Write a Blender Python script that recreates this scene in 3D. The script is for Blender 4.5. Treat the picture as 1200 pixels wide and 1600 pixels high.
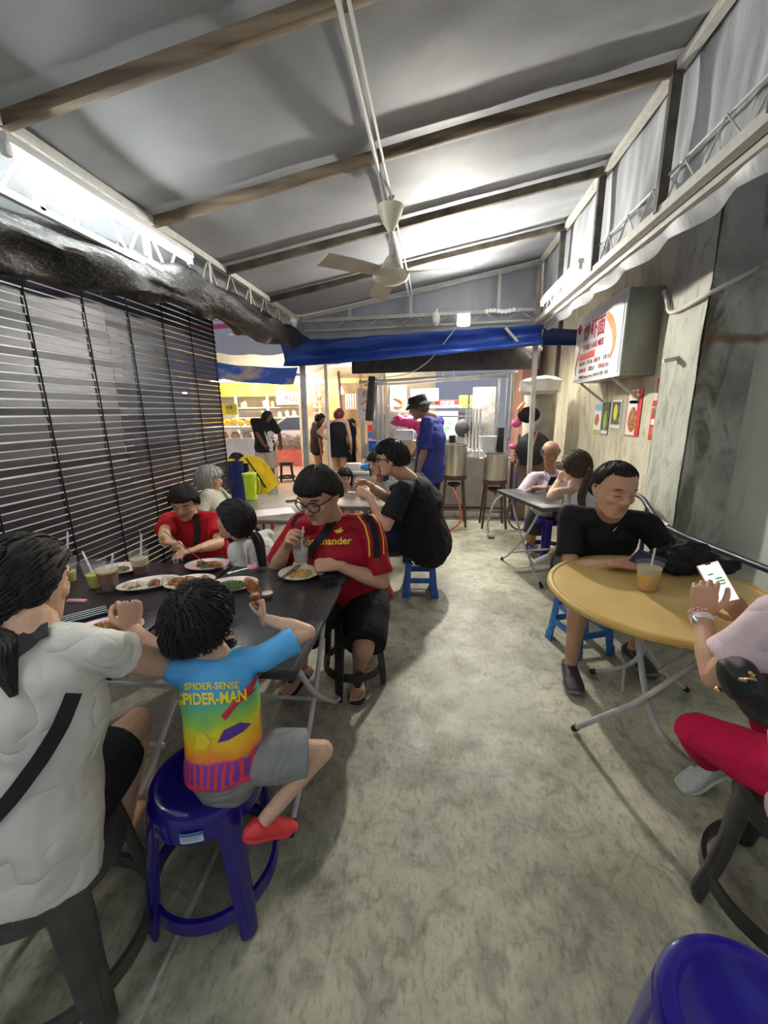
import bpy, bmesh, math, random
from mathutils import Vector, Matrix, noise
random.seed(7)
for o in list(bpy.data.objects): bpy.data.objects.remove(o)
SC = bpy.context.scene
COL = SC.collection
V = Vector
PI = math.pi

# ------------------------------------------------------------- camera
FPX, ROLL, CH = 640.0, 0.015, 1.55
_F = V((80.0, -159.0, FPX)).normalized()
_r = V((math.cos(ROLL), -math.sin(ROLL), 0))
_D = _F.cross(_r).normalized()
if _D.y < 0: _D = -_D
_R = _D.cross(_F)
if _R.x < 0: _R = -_R
cam = bpy.data.cameras.new('camera'); camo = bpy.data.objects.new('camera', cam)
COL.objects.link(camo); SC.camera = camo
cam.sensor_fit = 'VERTICAL'; cam.sensor_height = 24.0; cam.lens = 24.0*FPX/1600.0
cam.clip_start = 0.02; cam.clip_end = 200
# image axes (x right, y down, z forward) written in world axes (X right, Y along the aisle, Z up)
cx = V((_R.x, _F.x, -_D.x)); cy = V((_R.y, _F.y, -_D.y)); cz = V((_R.z, _F.z, -_D.z))
m3 = Matrix((cx, -cy, -cz)).transposed()
camo.matrix_world = Matrix.Translation((0, 0, CH)) @ m3.to_4x4()

def ray(u, v):
    d = V((u-600.0, v-800.0, FPX))
    return V((d.dot(_R), d.dot(_F), -d.dot(_D)))
def PZ(u, v, z): d = ray(u, v); return V((0, 0, CH)) + d*((z-CH)/d.z)
def PY(u, v, y): d = ray(u, v); return V((0, 0, CH)) + d*(y/d.y)
def PX(u, v, x): d = ray(u, v); return V((0, 0, CH)) + d*(x/d.x)

# ------------------------------------------------------------- world and exposure
SC.view_settings.view_transform = 'Standard'; SC.view_settings.look = 'None'
SC.view_settings.gamma = 1.0; SC.view_settings.use_curve_mapping = False
SC.view_settings.exposure = 1.15
W = bpy.data.worlds.new('night_sky'); SC.world = W; W.use_nodes = True
W.node_tree.nodes['Background'].inputs[0].default_value = (0.30, 0.33, 0.42, 1)
W.node_tree.nodes['Background'].inputs[1].default_value = 0.38

def area(name, loc, target, sx, sy, power, color=(1, 1, 1)):
    l = bpy.data.lights.new(name, 'AREA'); l.shape = 'RECTANGLE'; l.size = sx; l.size_y = sy
    l.energy = power; l.color = color
    o = bpy.data.objects.new(name, l); COL.objects.link(o); o.location = loc
    o.rotation_euler = (V(target)-V(loc)).to_track_quat('-Z', 'Y').to_euler()
    return o
def bulb_light(name, loc, power, color=(1, 1, 1), r=0.04):
    l = bpy.data.lights.new(name, 'POINT'); l.energy = power; l.color = color; l.shadow_soft_size = r
    o = bpy.data.objects.new(name, l); COL.objects.link(o); o.location = loc
    return o

# the two tube fittings over the tables, the bare bulb at the far truss and the lamps of the market outside
TUBE_L = 40.0      # emission of the tubes on the left truss and of the added fill tubes
TUBE_R = 30.0
BULB = 1250.0

# ------------------------------------------------------------- materials
def _nt(name):
    m = bpy.data.materials.new(name); m.use_nodes = True
    return m, m.node_tree, m.node_tree.nodes['Principled BSDF']
_mc = {}
def M(name, c, c2=None, sc=8.0, rough=0.6, metal=0.0, bump=0.0, bsc=None, stretch=(1, 1, 1), det=6, lo=0.35, hi=0.65,
      emit=None, es=0.0, alpha=1.0, trans=0.0, ior=1.45, spec=0.5, rvar=0.0, sss=0.0, coat=0.0):
    if name in _mc: return _mc[name]
    m, nt, p = _nt(name); N, L = nt.nodes, nt.links
    p.inputs['Base Color'].default_value = (*c, 1); p.inputs['Roughness'].default_value = rough
    p.inputs['Metallic'].default_value = metal; p.inputs['IOR'].default_value = ior
    p.inputs['Specular IOR Level'].default_value = spec
    if alpha < 1: p.inputs['Alpha'].default_value = alpha
    if trans: p.inputs['Transmission Weight'].default_value = trans
    if coat: p.inputs['Coat Weight'].default_value = coat
    if sss:
        p.inputs['Subsurface Weight'].default_value = sss
        p.inputs['Subsurface Radius'].default_value = (0.02, 0.008, 0.004); p.inputs['Subsurface Scale'].default_value = 0.3
    if emit:
        p.inputs['Emission Color'].default_value = (*emit, 1); p.inputs['Emission Strength'].default_value = es
    if c2 or bump or rvar:
        tc = N.new('ShaderNodeTexCoord'); mp = N.new('ShaderNodeMapping'); mp.inputs['Scale'].default_value = stretch
        L.new(tc.outputs['Object'], mp.inputs['Vector'])
        nz = N.new('ShaderNodeTexNoise'); nz.inputs['Scale'].default_value = sc; nz.inputs['Detail'].default_value = det
        L.new(mp.outputs[0], nz.inputs['Vector'])
        if c2:
            cr = N.new('ShaderNodeValToRGB'); cr.color_ramp.elements[0].position = lo; cr.color_ramp.elements[1].position = hi
            cr.color_ramp.elements[0].color = (*c, 1); cr.color_ramp.elements[1].color = (*c2, 1)
            L.new(nz.outputs['Fac'], cr.inputs[0]); L.new(cr.outputs[0], p.inputs['Base Color'])
        if rvar:
            mr = N.new('ShaderNodeMapRange'); mr.inputs[3].default_value = rough-rvar; mr.inputs[4].default_value = rough+rvar
            L.new(nz.outputs['Fac'], mr.inputs[0]); L.new(mr.outputs[0], p.inputs['Roughness'])
        if bump:
            n2 = nz
            if bsc:
                n2 = N.new('ShaderNodeTexNoise'); n2.inputs['Scale'].default_value = bsc; n2.inputs['Detail'].default_value = 5
                L.new(mp.outputs[0], n2.inputs['Vector'])
            b = N.new('ShaderNodeBump'); b.inputs['Strength'].default_value = 1.0; b.inputs['Distance'].default_value = bump
            L.new(n2.outputs['Fac'], b.inputs['Height']); L.new(b.outputs[0], p.inputs['Normal'])
    _mc[name] = m
    return m

# ------------------------------------------------------------- mesh buffer
class MB:
    def __init__(s): s.v = []; s.f = []
    def add(s, vs, fs):
        o = len(s.v); s.v += [V(p) for p in vs]; s.f += [tuple(i+o for i in f) for f in fs]; return s
    def box(s, c, d, rz=0.0, mat=None):
        c = V(c); hx, hy, hz = d[0]/2, d[1]/2, d[2]/2
        R = mat if mat is not None else Matrix.Rotation(rz, 3, 'Z')
        vs = [c + R @ V((x*hx, y*hy, z*hz)) for x in (-1, 1) for y in (-1, 1) for z in (-1, 1)]
        return s.add(vs, [(0, 1, 3, 2), (4, 6, 7, 5), (0, 4, 5, 1), (2, 3, 7, 6), (0, 2, 6, 4), (1, 5, 7, 3)])
    def bar(s, a, b, w, h=None, up=(0, 0, 1)):
        a, b = V(a), V(b); h = h or w; t = (b-a).normalized(); up = V(up)
        if abs(t.dot(up)) > 0.98: up = V((0, 1, 0))
        x = t.cross(up).normalized(); z = x.cross(t)
        return s.box((a+b)/2, (w, (b-a).length, h), mat=Matrix((x, t, z)).transposed())
    def loft(s, pts, rads, side=None, n=12, sub=4, cap=(1, 1)):
        P = [V(p) for p in pts]; Rr = [(r, r) if not isinstance(r, tuple) else r for r in rads]
        k = len(P); cp, cr = [], []
        for i in range(k-1):
            p0 = P[max(i-1, 0)]; p1 = P[i]; p2 = P[i+1]; p3 = P[min(i+2, k-1)]
            for j in range(sub):
                t = j/sub
                cp.append(0.5*((2*p1)+(p2-p0)*t+(2*p0-5*p1+4*p2-p3)*t*t+(3*p1-p0-3*p2+p3)*t**3) if sub > 1 else p1)
                q = t*t*(3-2*t)
                cr.append(tuple(Rr[i][m]*(1-q)+Rr[i+1][m]*q for m in (0, 1)))
        cp.append(P[-1]); cr.append(Rr[-1])
        T = []
        for i in range(len(cp)):
            d = cp[min(i+1, len(cp)-1)]-cp[max(i-1, 0)]
            T.append(d.normalized() if d.length > 1e-9 else V((0, 0, 1)))
        sd = V(side) if side is not None else None
        ps = None; rings = []
        for i, c in enumerate(cp):
            t = T[i]
            ref = sd if sd is not None else ps
            if ref is None: ref = V((1, 0, 0)) if abs(t.x) < 0.9 else V((0, 1, 0))
            x = ref - t*ref.dot(t)
            if x.length < 1e-5: x = t.orthogonal()
            x.normalize(); ps = x; y = t.cross(x)
            rings.append((c, x, y, cr[i], t))
        full = []
        if cap[0]:
            c, x, y, r, t = rings[0]; h = min(r)
            for q in (0.05, 0.35, 0.7): 
                a = math.acos(min(1, q)); full.append((c - t*h*math.sin(a), x, y, (r[0]*max(q, .02), r[1]*max(q, .02)), t))
        full += rings
        if cap[1]:
            c, x, y, r, t = rings[-1]; h = min(r)
            for q in (0.7, 0.35, 0.05):
                a = math.acos(q); full.append((c + t*h*math.sin(a), x, y, (r[0]*q, r[1]*q), t))
        vs, fs = [], []
        for c, x, y, r, t in full:
            for a in range(n):
                an = 2*PI*a/n; vs.append(c + x*r[0]*math.cos(an) + y*r[1]*math.sin(an))
        for i in range(len(full)-1):
            for a in range(n):
                b = (a+1) % n; fs.append((i*n+a, i*n+b, (i+1)*n+b, (i+1)*n+a))
        fs.append(tuple(range(n-1, -1, -1))); e = (len(full)-1)*n; fs.append(tuple(range(e, e+n)))
        return s.add(vs, fs)
    def tube(s, pts, r, n=8, sub=4): return s.loft(pts, [r]*len(pts), n=n, sub=sub, cap=(0, 0))
    def ball(s, c, r, mat=None, n=14, k=8):
        c = V(c); r = (r, r, r) if not isinstance(r, tuple) else r
        Q = mat if mat is not None else Matrix.Identity(3)
        vs = [c + Q @ V((0, 0, -r[2]))]
        for i in range(1, k):
            ph = -PI/2 + PI*i/k
            for a in range(n):
                th = 2*PI*a/n; vs.append(c + Q @ V((r[0]*math.cos(ph)*math.cos(th), r[1]*math.cos(ph)*math.sin(th), r[2]*math.sin(ph))))
        vs.append(c + Q @ V((0, 0, r[2]))); fs = []
        for a in range(n): fs.append((0, 1+(a+1) % n, 1+a))
        for i in range(k-2):
            for a in range(n):
                b = (a+1) % n; fs.append((1+i*n+a, 1+i*n+b, 1+(i+1)*n+b, 1+(i+1)*n+a))
        e = 1+(k-2)*n; l = len(vs)-1
        for a in range(n): fs.append((e+a, e+(a+1) % n, l))
        return s.add(vs, fs)
    def lathe(s, c, prof, n=24, mat=None, closed=False):
        c = V(c); Q = mat if mat is not None else Matrix.Identity(3); k = len(prof)
        vs = [c + Q @ V((r*math.cos(2*PI*a/n), r*math.sin(2*PI*a/n), z)) for r, z in prof for a in range(n)]
        fs = []
        for i in range(k if closed else k-1):
            for a in range(n):
                b = (a+1) % n; j = (i+1) % k; fs.append((i*n+a, i*n+b, j*n+b, j*n+a))
        if not closed:
            fs.append(tuple(range(n-1, -1, -1))); e = (k-1)*n; fs.append(tuple(range(e, e+n)))
        return s.add(vs, fs)
    def grid(s, fn, nu, nv, thick=0.0, nrm=None):
        vs = [V(fn(i/nu, j/nv)) for i in range(nu+1) for j in range(nv+1)]; w = nv+1
        fs = [(i*w+j, (i+1)*w+j, (i+1)*w+j+1, i*w+j+1) for i in range(nu) for j in range(nv)]
        if thick:
            nn = V(nrm); k = len(vs); vs2 = [p+nn*thick for p in vs]
            f2 = [tuple(x+k for x in reversed(f)) for f in fs]
            ed = [(i*w, (i+1)*w) for i in range(nu)] + [((i+1)*w+nv, i*w+nv) for i in range(nu)] + \
                 [(j+1, j) for j in range(nv)] + [(nu*w+j, nu*w+j+1) for j in range(nv)]
            return s.add(vs+vs2, fs+f2+[(b, a, a+k, b+k) for a, b in ed])
        return s.add(vs, fs)
    def prism(s, poly, z0, z1, mat=None, c=(0, 0, 0)):
        Q = mat if mat is not None else Matrix.Identity(3); c = V(c); n = len(poly)
        vs = [c + Q @ V((x, y, z)) for z in (z0, z1) for x, y in poly]
        return s.add(vs, [tuple(range(n-1, -1, -1)), tuple(range(n, 2*n))] + [(i, (i+1) % n, n+(i+1) % n, n+i) for i in range(n)])
    def jitter(s, amp, sc):
        for p in s.v:
            q = p*sc; p += V((noise.noise(q), noise.noise(q+V((9, 3, 1))), noise.noise(q+V((2, 7, 5)))))*amp
        return s
    def build(s, name, mat, parent=None, origin=None, smooth=True, vox=0.0, sm=2, bev=0.0, fn=None):
        o0 = V(origin) if origin is not None else V((0, 0, 0))
        me = bpy.data.meshes.new(name); me.from_pydata([p-o0 for p in s.v], [], s.f)
        o = bpy.data.objects.new(name, me); COL.objects.link(o)
        mods = False
        if vox:
            r = o.modifiers.new('r', 'REMESH'); r.mode = 'VOXEL'; r.voxel_size = vox
            if sm: q = o.modifiers.new('s', 'SMOOTH'); q.factor = 0.6; q.iterations = sm
            mods = True
        elif bev:
            b = o.modifiers.new('b', 'BEVEL'); b.width = bev; b.segments = 2; b.limit_method = 'ANGLE'; b.angle_limit = 0.6; mods = True
        if mods:
            dg = bpy.context.evaluated_depsgraph_get(); dg.update()
            m2 = bpy.data.meshes.new_from_object(o.evaluated_get(dg)); o.modifiers.clear(); o.data = m2; bpy.data.meshes.remove(me); me = m2; me.name = name
        if fn:
            for vt in me.vertices: vt.co = fn(vt.co + o0) - o0
        me.materials.clear(); me.materials.append(mat)
        if smooth:
            for p in me.polygons: p.use_smooth = True
            if not vox:
                try: me.set_sharp_from_angle(angle=0.7)
                except Exception: pass
        if parent is not None: o.parent = parent
        return o

def tag(o, label, cat, group=None, kind=None):
    if label and len(label.replace('-', ' ').split()) > 16: print('LONG', len(label.split()), label)
    if label: o['label'] = label
    if cat: o['category'] = cat
    if group: o['group'] = group
    if kind: o['kind'] = kind
    return o
def empty(name, loc, label, cat, group=None, rz=0.0):
    o = bpy.data.objects.new(name, None); COL.objects.link(o); o.location = loc; o.rotation_euler = (0, 0, rz)
    o.empty_display_size = 0.1
    return tag(o, label, cat, group)
def struct(name, mb, mat, **k):
    o = mb.build(name, mat, **k); o['kind'] = 'structure'; return o
def dup(root, loc, rz, label, group=None):
    r = root.copy(); COL.objects.link(r); r.location = loc; r.rotation_euler = (0, 0, rz); r['label'] = label
    if group: r['group'] = group
    for ch in list(root.children):
        c = ch.copy(); COL.objects.link(c); c.parent = r
        for g in list(ch.children):
            d = g.copy(); COL.objects.link(d); d.parent = c
    return r
def text(name, body, size, loc, ex, ey, mat, parent=None, origin=None, ext=0.0008, align='CENTER', bold=0.0, xs=1.0, fn=None):
    """lettering as a mesh: ex = reading direction, ey = up direction of the letters"""
    cu = bpy.data.curves.new(name, 'FONT'); cu.body = body; cu.size = size; cu.align_x = align; cu.align_y = 'CENTER'
    cu.extrude = ext; cu.offset = bold; cu.resolution_u = 3
    o = bpy.data.objects.new(name, cu); COL.objects.link(o)
    dg = bpy.context.evaluated_depsgraph_get(); dg.update()
    me = bpy.data.meshes.new_from_object(o.evaluated_get(dg)); bpy.data.objects.remove(o)
    ex = V(ex).normalized(); ey = V(ey).normalized(); ez = ex.cross(ey); loc = V(loc); o0 = V(origin) if origin is not None else V((0, 0, 0))
    for vt in me.vertices:
        c = vt.co.copy(); q = loc + ex*c.x*xs + ey*c.y + ez*c.z
        if fn: q = fn(c.x*xs, c.y, c.z)
        vt.co = q - o0
    me.materials.clear(); me.materials.append(mat)
    t = bpy.data.objects.new(name, me); COL.objects.link(t)
    if parent is not None: t.parent = parent
    return t
# ------------------------------------------------------------- people
def skin_mat(name, c): return M(name, c, tuple(x*0.86 for x in c), sc=14, rough=0.5, bump=0.0012, bsc=160, spec=0.35, sss=0.12)
SK_LIGHT = skin_mat('skin_light', (0.66, 0.41, 0.28)); SK_MID = skin_mat('skin_mid', (0.57, 0.33, 0.21))
SK_TAN = skin_mat('skin_tan', (0.42, 0.225, 0.135)); SK_DARK = skin_mat('skin_dark', (0.17, 0.085, 0.05))
LIPS = M('lips', (0.45, 0.17, 0.14), rough=0.45); HAIRB = M('hair_black', (0.012, 0.010, 0.010), (0.03, 0.024, 0.022), sc=60, rough=0.60, spec=0.3, bump=0.002, bsc=220, stretch=(1, 1, 0.15))
HAIRBR = M('hair_brown', (0.045, 0.026, 0.018), (0.09, 0.055, 0.035), sc=60, rough=0.60, spec=0.3, bump=0.002, bsc=220, stretch=(1, 1, 0.15))
HAIRG = M('hair_grey', (0.26, 0.24, 0.21), (0.52, 0.50, 0.45), sc=60, rough=0.5, bump=0.002, bsc=220, stretch=(1, 1, 0.15))
HAIRSP = M('hair_salt', (0.05, 0.045, 0.045), (0.16, 0.15, 0.145), sc=50, rough=0.5, bump=0.002, bsc=220)
HAIRRED = M('hair_red', (0.10, 0.012, 0.018), (0.20, 0.03, 0.04), sc=60, rough=0.42)
EYED = M('lash_dark', (0.015, 0.010, 0.010), rough=0.5); EYEW = M('eye_white', (0.75, 0.73, 0.70), rough=0.2)

def fold_cloth(m):
    nt = m.node_tree; N, L = nt.nodes, nt.links
    if 'folds' in N: return m
    tc = N.new('ShaderNodeTexCoord'); a = N.new('ShaderNodeTexNoise'); a.name = 'folds'; a.inputs['Scale'].default_value = 7; a.inputs['Detail'].default_value = 1.4; a.inputs['Distortion'].default_value = .9
    b = N.new('ShaderNodeMath'); b.operation = 'SUBTRACT'; b.inputs[1].default_value = .5; c = N.new('ShaderNodeMath'); c.operation = 'ABSOLUTE'; d = N.new('ShaderNodeMath'); d.operation = 'POWER'; d.inputs[1].default_value = .55
    e = N.new('ShaderNodeTexNoise'); e.inputs['Scale'].default_value = 700; f = N.new('ShaderNodeMath'); f.operation = 'MULTIPLY_ADD'; f.inputs[1].default_value = .03
    L.new(tc.outputs['Object'], a.inputs['Vector']); L.new(tc.outputs['Object'], e.inputs['Vector']); L.new(a.outputs['Fac'], b.inputs[0]); L.new(b.outputs[0], c.inputs[0]); L.new(c.outputs[0], d.inputs[0])
    L.new(e.outputs['Fac'], f.inputs[0]); L.new(d.outputs[0], f.inputs[2]); g = N.new('ShaderNodeBump'); g.inputs['Distance'].default_value = .017; g.inputs['Strength'].default_value = .75
    L.new(f.outputs[0], g.inputs['Height']); L.new(g.outputs[0], N['Principled BSDF'].inputs['Normal']); return m
def cloth(name, c, c2=None, b=0.004, sc=7, rough=0.85):
    return fold_cloth(M(name, c, c2 or tuple(x*0.88 for x in c), sc=5, rough=rough, spec=0.25))

def ik(a, b, l1, l2, pole):
    a, b = V(a), V(b); d = b-a; L = d.length
    if L > (l1+l2)*0.995: b = a + d.normalized()*(l1+l2)*0.995; d = b-a; L = d.length
    t = d.normalized(); x = (l1*l1-l2*l2+L*L)/(2*L); h = math.sqrt(max(l1*l1-x*x, 0))
    p = V(pole)-a; p = p - t*p.dot(t)
    if p.length < 1e-4: p = t.orthogonal()
    return a + t*x + p.normalized()*h, b

HAND = {  # finger curls (index, middle, ring, little) as degrees per joint, thumb swing, thumb curl
    'relaxed': ((18, 24, 28, 32), 35, 18), 'fist': ((58, 78, 82, 84), 62, 34), 'cup': ((38, 40, 42, 44), 62, 22),
    'pinch': ((48, 58, 66, 72), 66, 26), 'phone': ((46, 50, 54, 56), 48, 20), 'flat': ((4, 5, 6, 8), 30, 8)}
def hand(b, w, d, palm, side, s=1.0, pose='relaxed', thumb_side=None):
    """w wrist, d wrist-to-knuckle direction, palm = direction the palm faces, side +1 right hand / -1 left hand"""
    y = V(d).normalized(); z = -V(palm); z = (z-y*z.dot(y))
    if z.length < 1e-4: z = y.orthogonal()
    z.normalize(); x = y.cross(z)*(-side)     # x towards the thumb
    cur, ts, tc = HAND[pose]; w = V(w)
    L = lambda a, c, e: w + (x*a + y*c + z*e)*s
    b.loft([L(0, -.03, 0), L(0, .0, 0), L(.003, .035, 0), L(.001, .07, .001), L(0, .096, .002)], [(.026*s, .020*s), (.027*s, .018*s), (.036*s, .017*s), (.041*s, .014*s), (.038*s, .011*s)], side=x, n=12, sub=2)
    b.ball(L(.026, .035, -.008), (.015*s, .026*s, .012*s), mat=Matrix((x, y, z)).transposed())
    for i, (bx, ln, r) in enumerate(((.031, .072, .0082), (.0105, .080, .0084), (-.0105, .075, .0081), (-.030, .058, .0073))):
        p = L(bx, .090-abs(bx-.006)*.18, .001); a = 0; pts = [p-(y*.015)*s]; dd = y + x*(bx*1.6)
        for q, fr in enumerate((.42, .31, .27)):
            a += math.radians(cur[i]*(1.0 if q else .9)); dr = (dd*math.cos(a) - z*math.sin(a)).normalized()
            pts.append(p); p = p + dr*ln*fr*s
        pts.append(p)
        b.loft(pts, [r*s*1.02, r*s*1.05, r*s*1.02, r*s*.95, r*s*.80], n=9, sub=2)
    a = math.radians(ts); p = L(.024, .022, -.004); d0 = (x*math.sin(PI/2-a*.45)+y*.75-z*math.sin(a)*.75).normalized(); pts = [L(.008, .012, -.002), p]
    d1 = (d0 + y*.45 - z*.2 - x*math.radians(tc)*.9).normalized(); d2 = (d1 + y*.25 - x*math.radians(tc)*.9).normalized()
    for dr, ln in ((d0, .038), (d1, .032), (d2, .026)): p = p+dr*ln*s; pts.append(p)
    b.loft(pts, [.014*s, .0145*s, .0115*s, .0105*s, .0082*s], n=9, sub=2)
    return L

class Head:
    def __init__(h, c, fwd, up=(0, 0, 1), s=1.0):
        h.y = V(fwd).normalized(); z = V(up); z = (z - h.y*z.dot(h.y)).normalized(); h.z = z; h.x = h.y.cross(z); h.c = V(c); h.s = s
        h.m = Matrix((h.x, h.y, h.z)).transposed()
    def __call__(h, a, b, c): return h.c + (h.x*a + h.y*b + h.z*c)*h.s
    def inv(h, p): q = V(p)-h.c; return V((q.dot(h.x), q.dot(h.y), q.dot(h.z)))/h.s
RINGS = ((-.113, .060, .018, .016), (-.106, .054, .034, .030), (-.088, .036, .048, .052), (-.062, .020, .0605, .070), (-.030, .010, .068, .082), (.005, .003, .0735, .0905),
         (.040, .0, .0765, .0945), (.070, -.003, .0725, .088), (.092, -.006, .058, .069), (.107, -.008, .036, .042), (.114, -.009, .012, .014))
def head_geo(b, h, wide=1.0, detail=True):
    n = 20; vs, fs = [], []
    for z, cyy, rx, ry in RINGS:
        for a in range(n): an = 2*PI*a/n; vs.append(h(rx*wide*math.cos(an), cyy+ry*math.sin(an), z))
    for i in range(len(RINGS)-1):
        for a in range(n): q = (a+1) % n; fs.append((i*n+a, i*n+q, (i+1)*n+q, (i+1)*n+a))
    fs.append(tuple(range(n-1, -1, -1))); e = (len(RINGS)-1)*n; fs.append(tuple(range(e, e+n))); b.add(vs, fs)
    s = h.s
    b.loft([h(0, .088, .022), h(0, .096, .004), h(0, .106, -.014), h(0, .106, -.024)], [.008*s, .0085*s, .0115*s, .010*s], n=10, sub=3)
    for k in (-1, 1):
        b.ball(h(.0115*k, .097, -.024), (.0085*s, .011*s, .0075*s), mat=h.m, n=10, k=6)
        b.ball(h(.036*k*wide, .058, -.022), (.026*s, .026*s, .024*s), mat=h.m, n=12, k=8)
        b.ball(h(.031*k, .0765, .0095), (.0150*s, .0120*s, .0110*s), mat=h.m, n=12, k=8)      # closed or lowered lid
        b.loft([h(.012*k, .088, .028), h(.030*k, .089, .033), h(.050*k, .072, .028)], [.007*s, .008*s, .006*s], n=8, sub=3)
        b.loft([h(.073*k*wide, .012, .022), h(.082*k*wide, -.004, .026), h(.085*k*wide, -.012, .006), h(.079*k*wide, .002, -.022), h(.073*k*wide, .010, -.030)], [.005*s, .0062*s, .0062*s, .006*s, .005*s], n=8, sub=3)
        b.ball(h(.074*k*wide, .000, .000), (.006*s, .014*s, .024*s), mat=h.m, n=10, k=6)
    b.ball(h(0, .080, -.092), (.020*s, .014*s, .014*s), mat=h.m, n=12, k=8)
def head_sculpt(h):
    s = h.s
    dents = [((.031, .092, .014), .012, .006), ((-.031, .092, .014), .012, .006), ((0, .100, .018), .009, .0025), ((.05, .05, -.055), .018, .003), ((-.05, .05, -.055), .018, .003), ((0, .092, -.074), .008, .004)]
    cc = [(h(*p), sg*s, am*s) for p, sg, am in dents]
    def f(co):
        d = co-h.c
        if d.length > .16*s: return co
        q = co.copy()
        for c, sg, am in cc:
            e = (co-c).length_squared/(2*sg*sg)
            if e < 6: q -= h.y*am*math.exp(-e)
        return q
    return f
def face_parts(h, parent, org, open_eyes=False, brow=EYED, wide=1.0, simple=False):
    s = h.s
    m = MB()
    for k in (-1, 1):
        m.loft([h(.014*k, .0900, .0305), h(.030*k, .0925, .036), h(.046*k, .083, .034), h(.054*k, .074, .028)], [(.0015*s, .0035*s), (.0022*s, .004*s), (.002*s, .0035*s), (.001*s, .002*s)], side=h.y, n=6, sub=3)
    m.build('eyebrows', brow, parent, org)
    if open_eyes:
        m = MB()
        for k in (-1, 1): m.ball(h(.031*k, .0775, .0088), (.0125*s, .0118*s, .0050*s), mat=h.m, n=12, k=8)
        e = m.build('eyes', EYEW, parent, org)
        m = MB()
        for k in (-1, 1): m.ball(h(.031*k, .0868, .0082), (.0050*s, .0030*s, .0046*s), mat=h.m, n=10, k=6)
        m.build('iris', EYED, e, org)
    m = MB()
    for k in (-1, 1):
        zz = .0115 if open_eyes else .0035
        m.loft([h(.0175*k, .0855, zz-.001), h(.026*k, .0900, zz+.001), h(.036*k, .0885, zz+.001), h(.0455*k, .0785, zz-.001)], [.0008*s, .0014*s, .0015*s, .0008*s], n=6, sub=3)
    m.build('eyelashes', EYED, parent, org)
    m = MB()
    m.loft([h(-.024, .080, -.0545), h(-.011, .0935, -.0510), h(0, .0965, -.0525), h(.011, .0935, -.0510), h(.024, .080, -.0545)], [(.001*s, .001*s), (.004*s, .0038*s), (.004*s, .003*s), (.004*s, .0038*s), (.001*s, .001*s)], side=h.y, n=8, sub=3)
    m.loft([h(-.022, .080, -.0560), h(-.009, .0930, -.0600), h(.009, .0930, -.0600), h(.022, .080, -.0560)], [(.001*s, .001*s), (.005*s, .0042*s), (.005*s, .0042*s), (.001*s, .001*s)], side=h.y, n=8, sub=3)
    m.build('lips', LIPS, parent, org)

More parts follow.
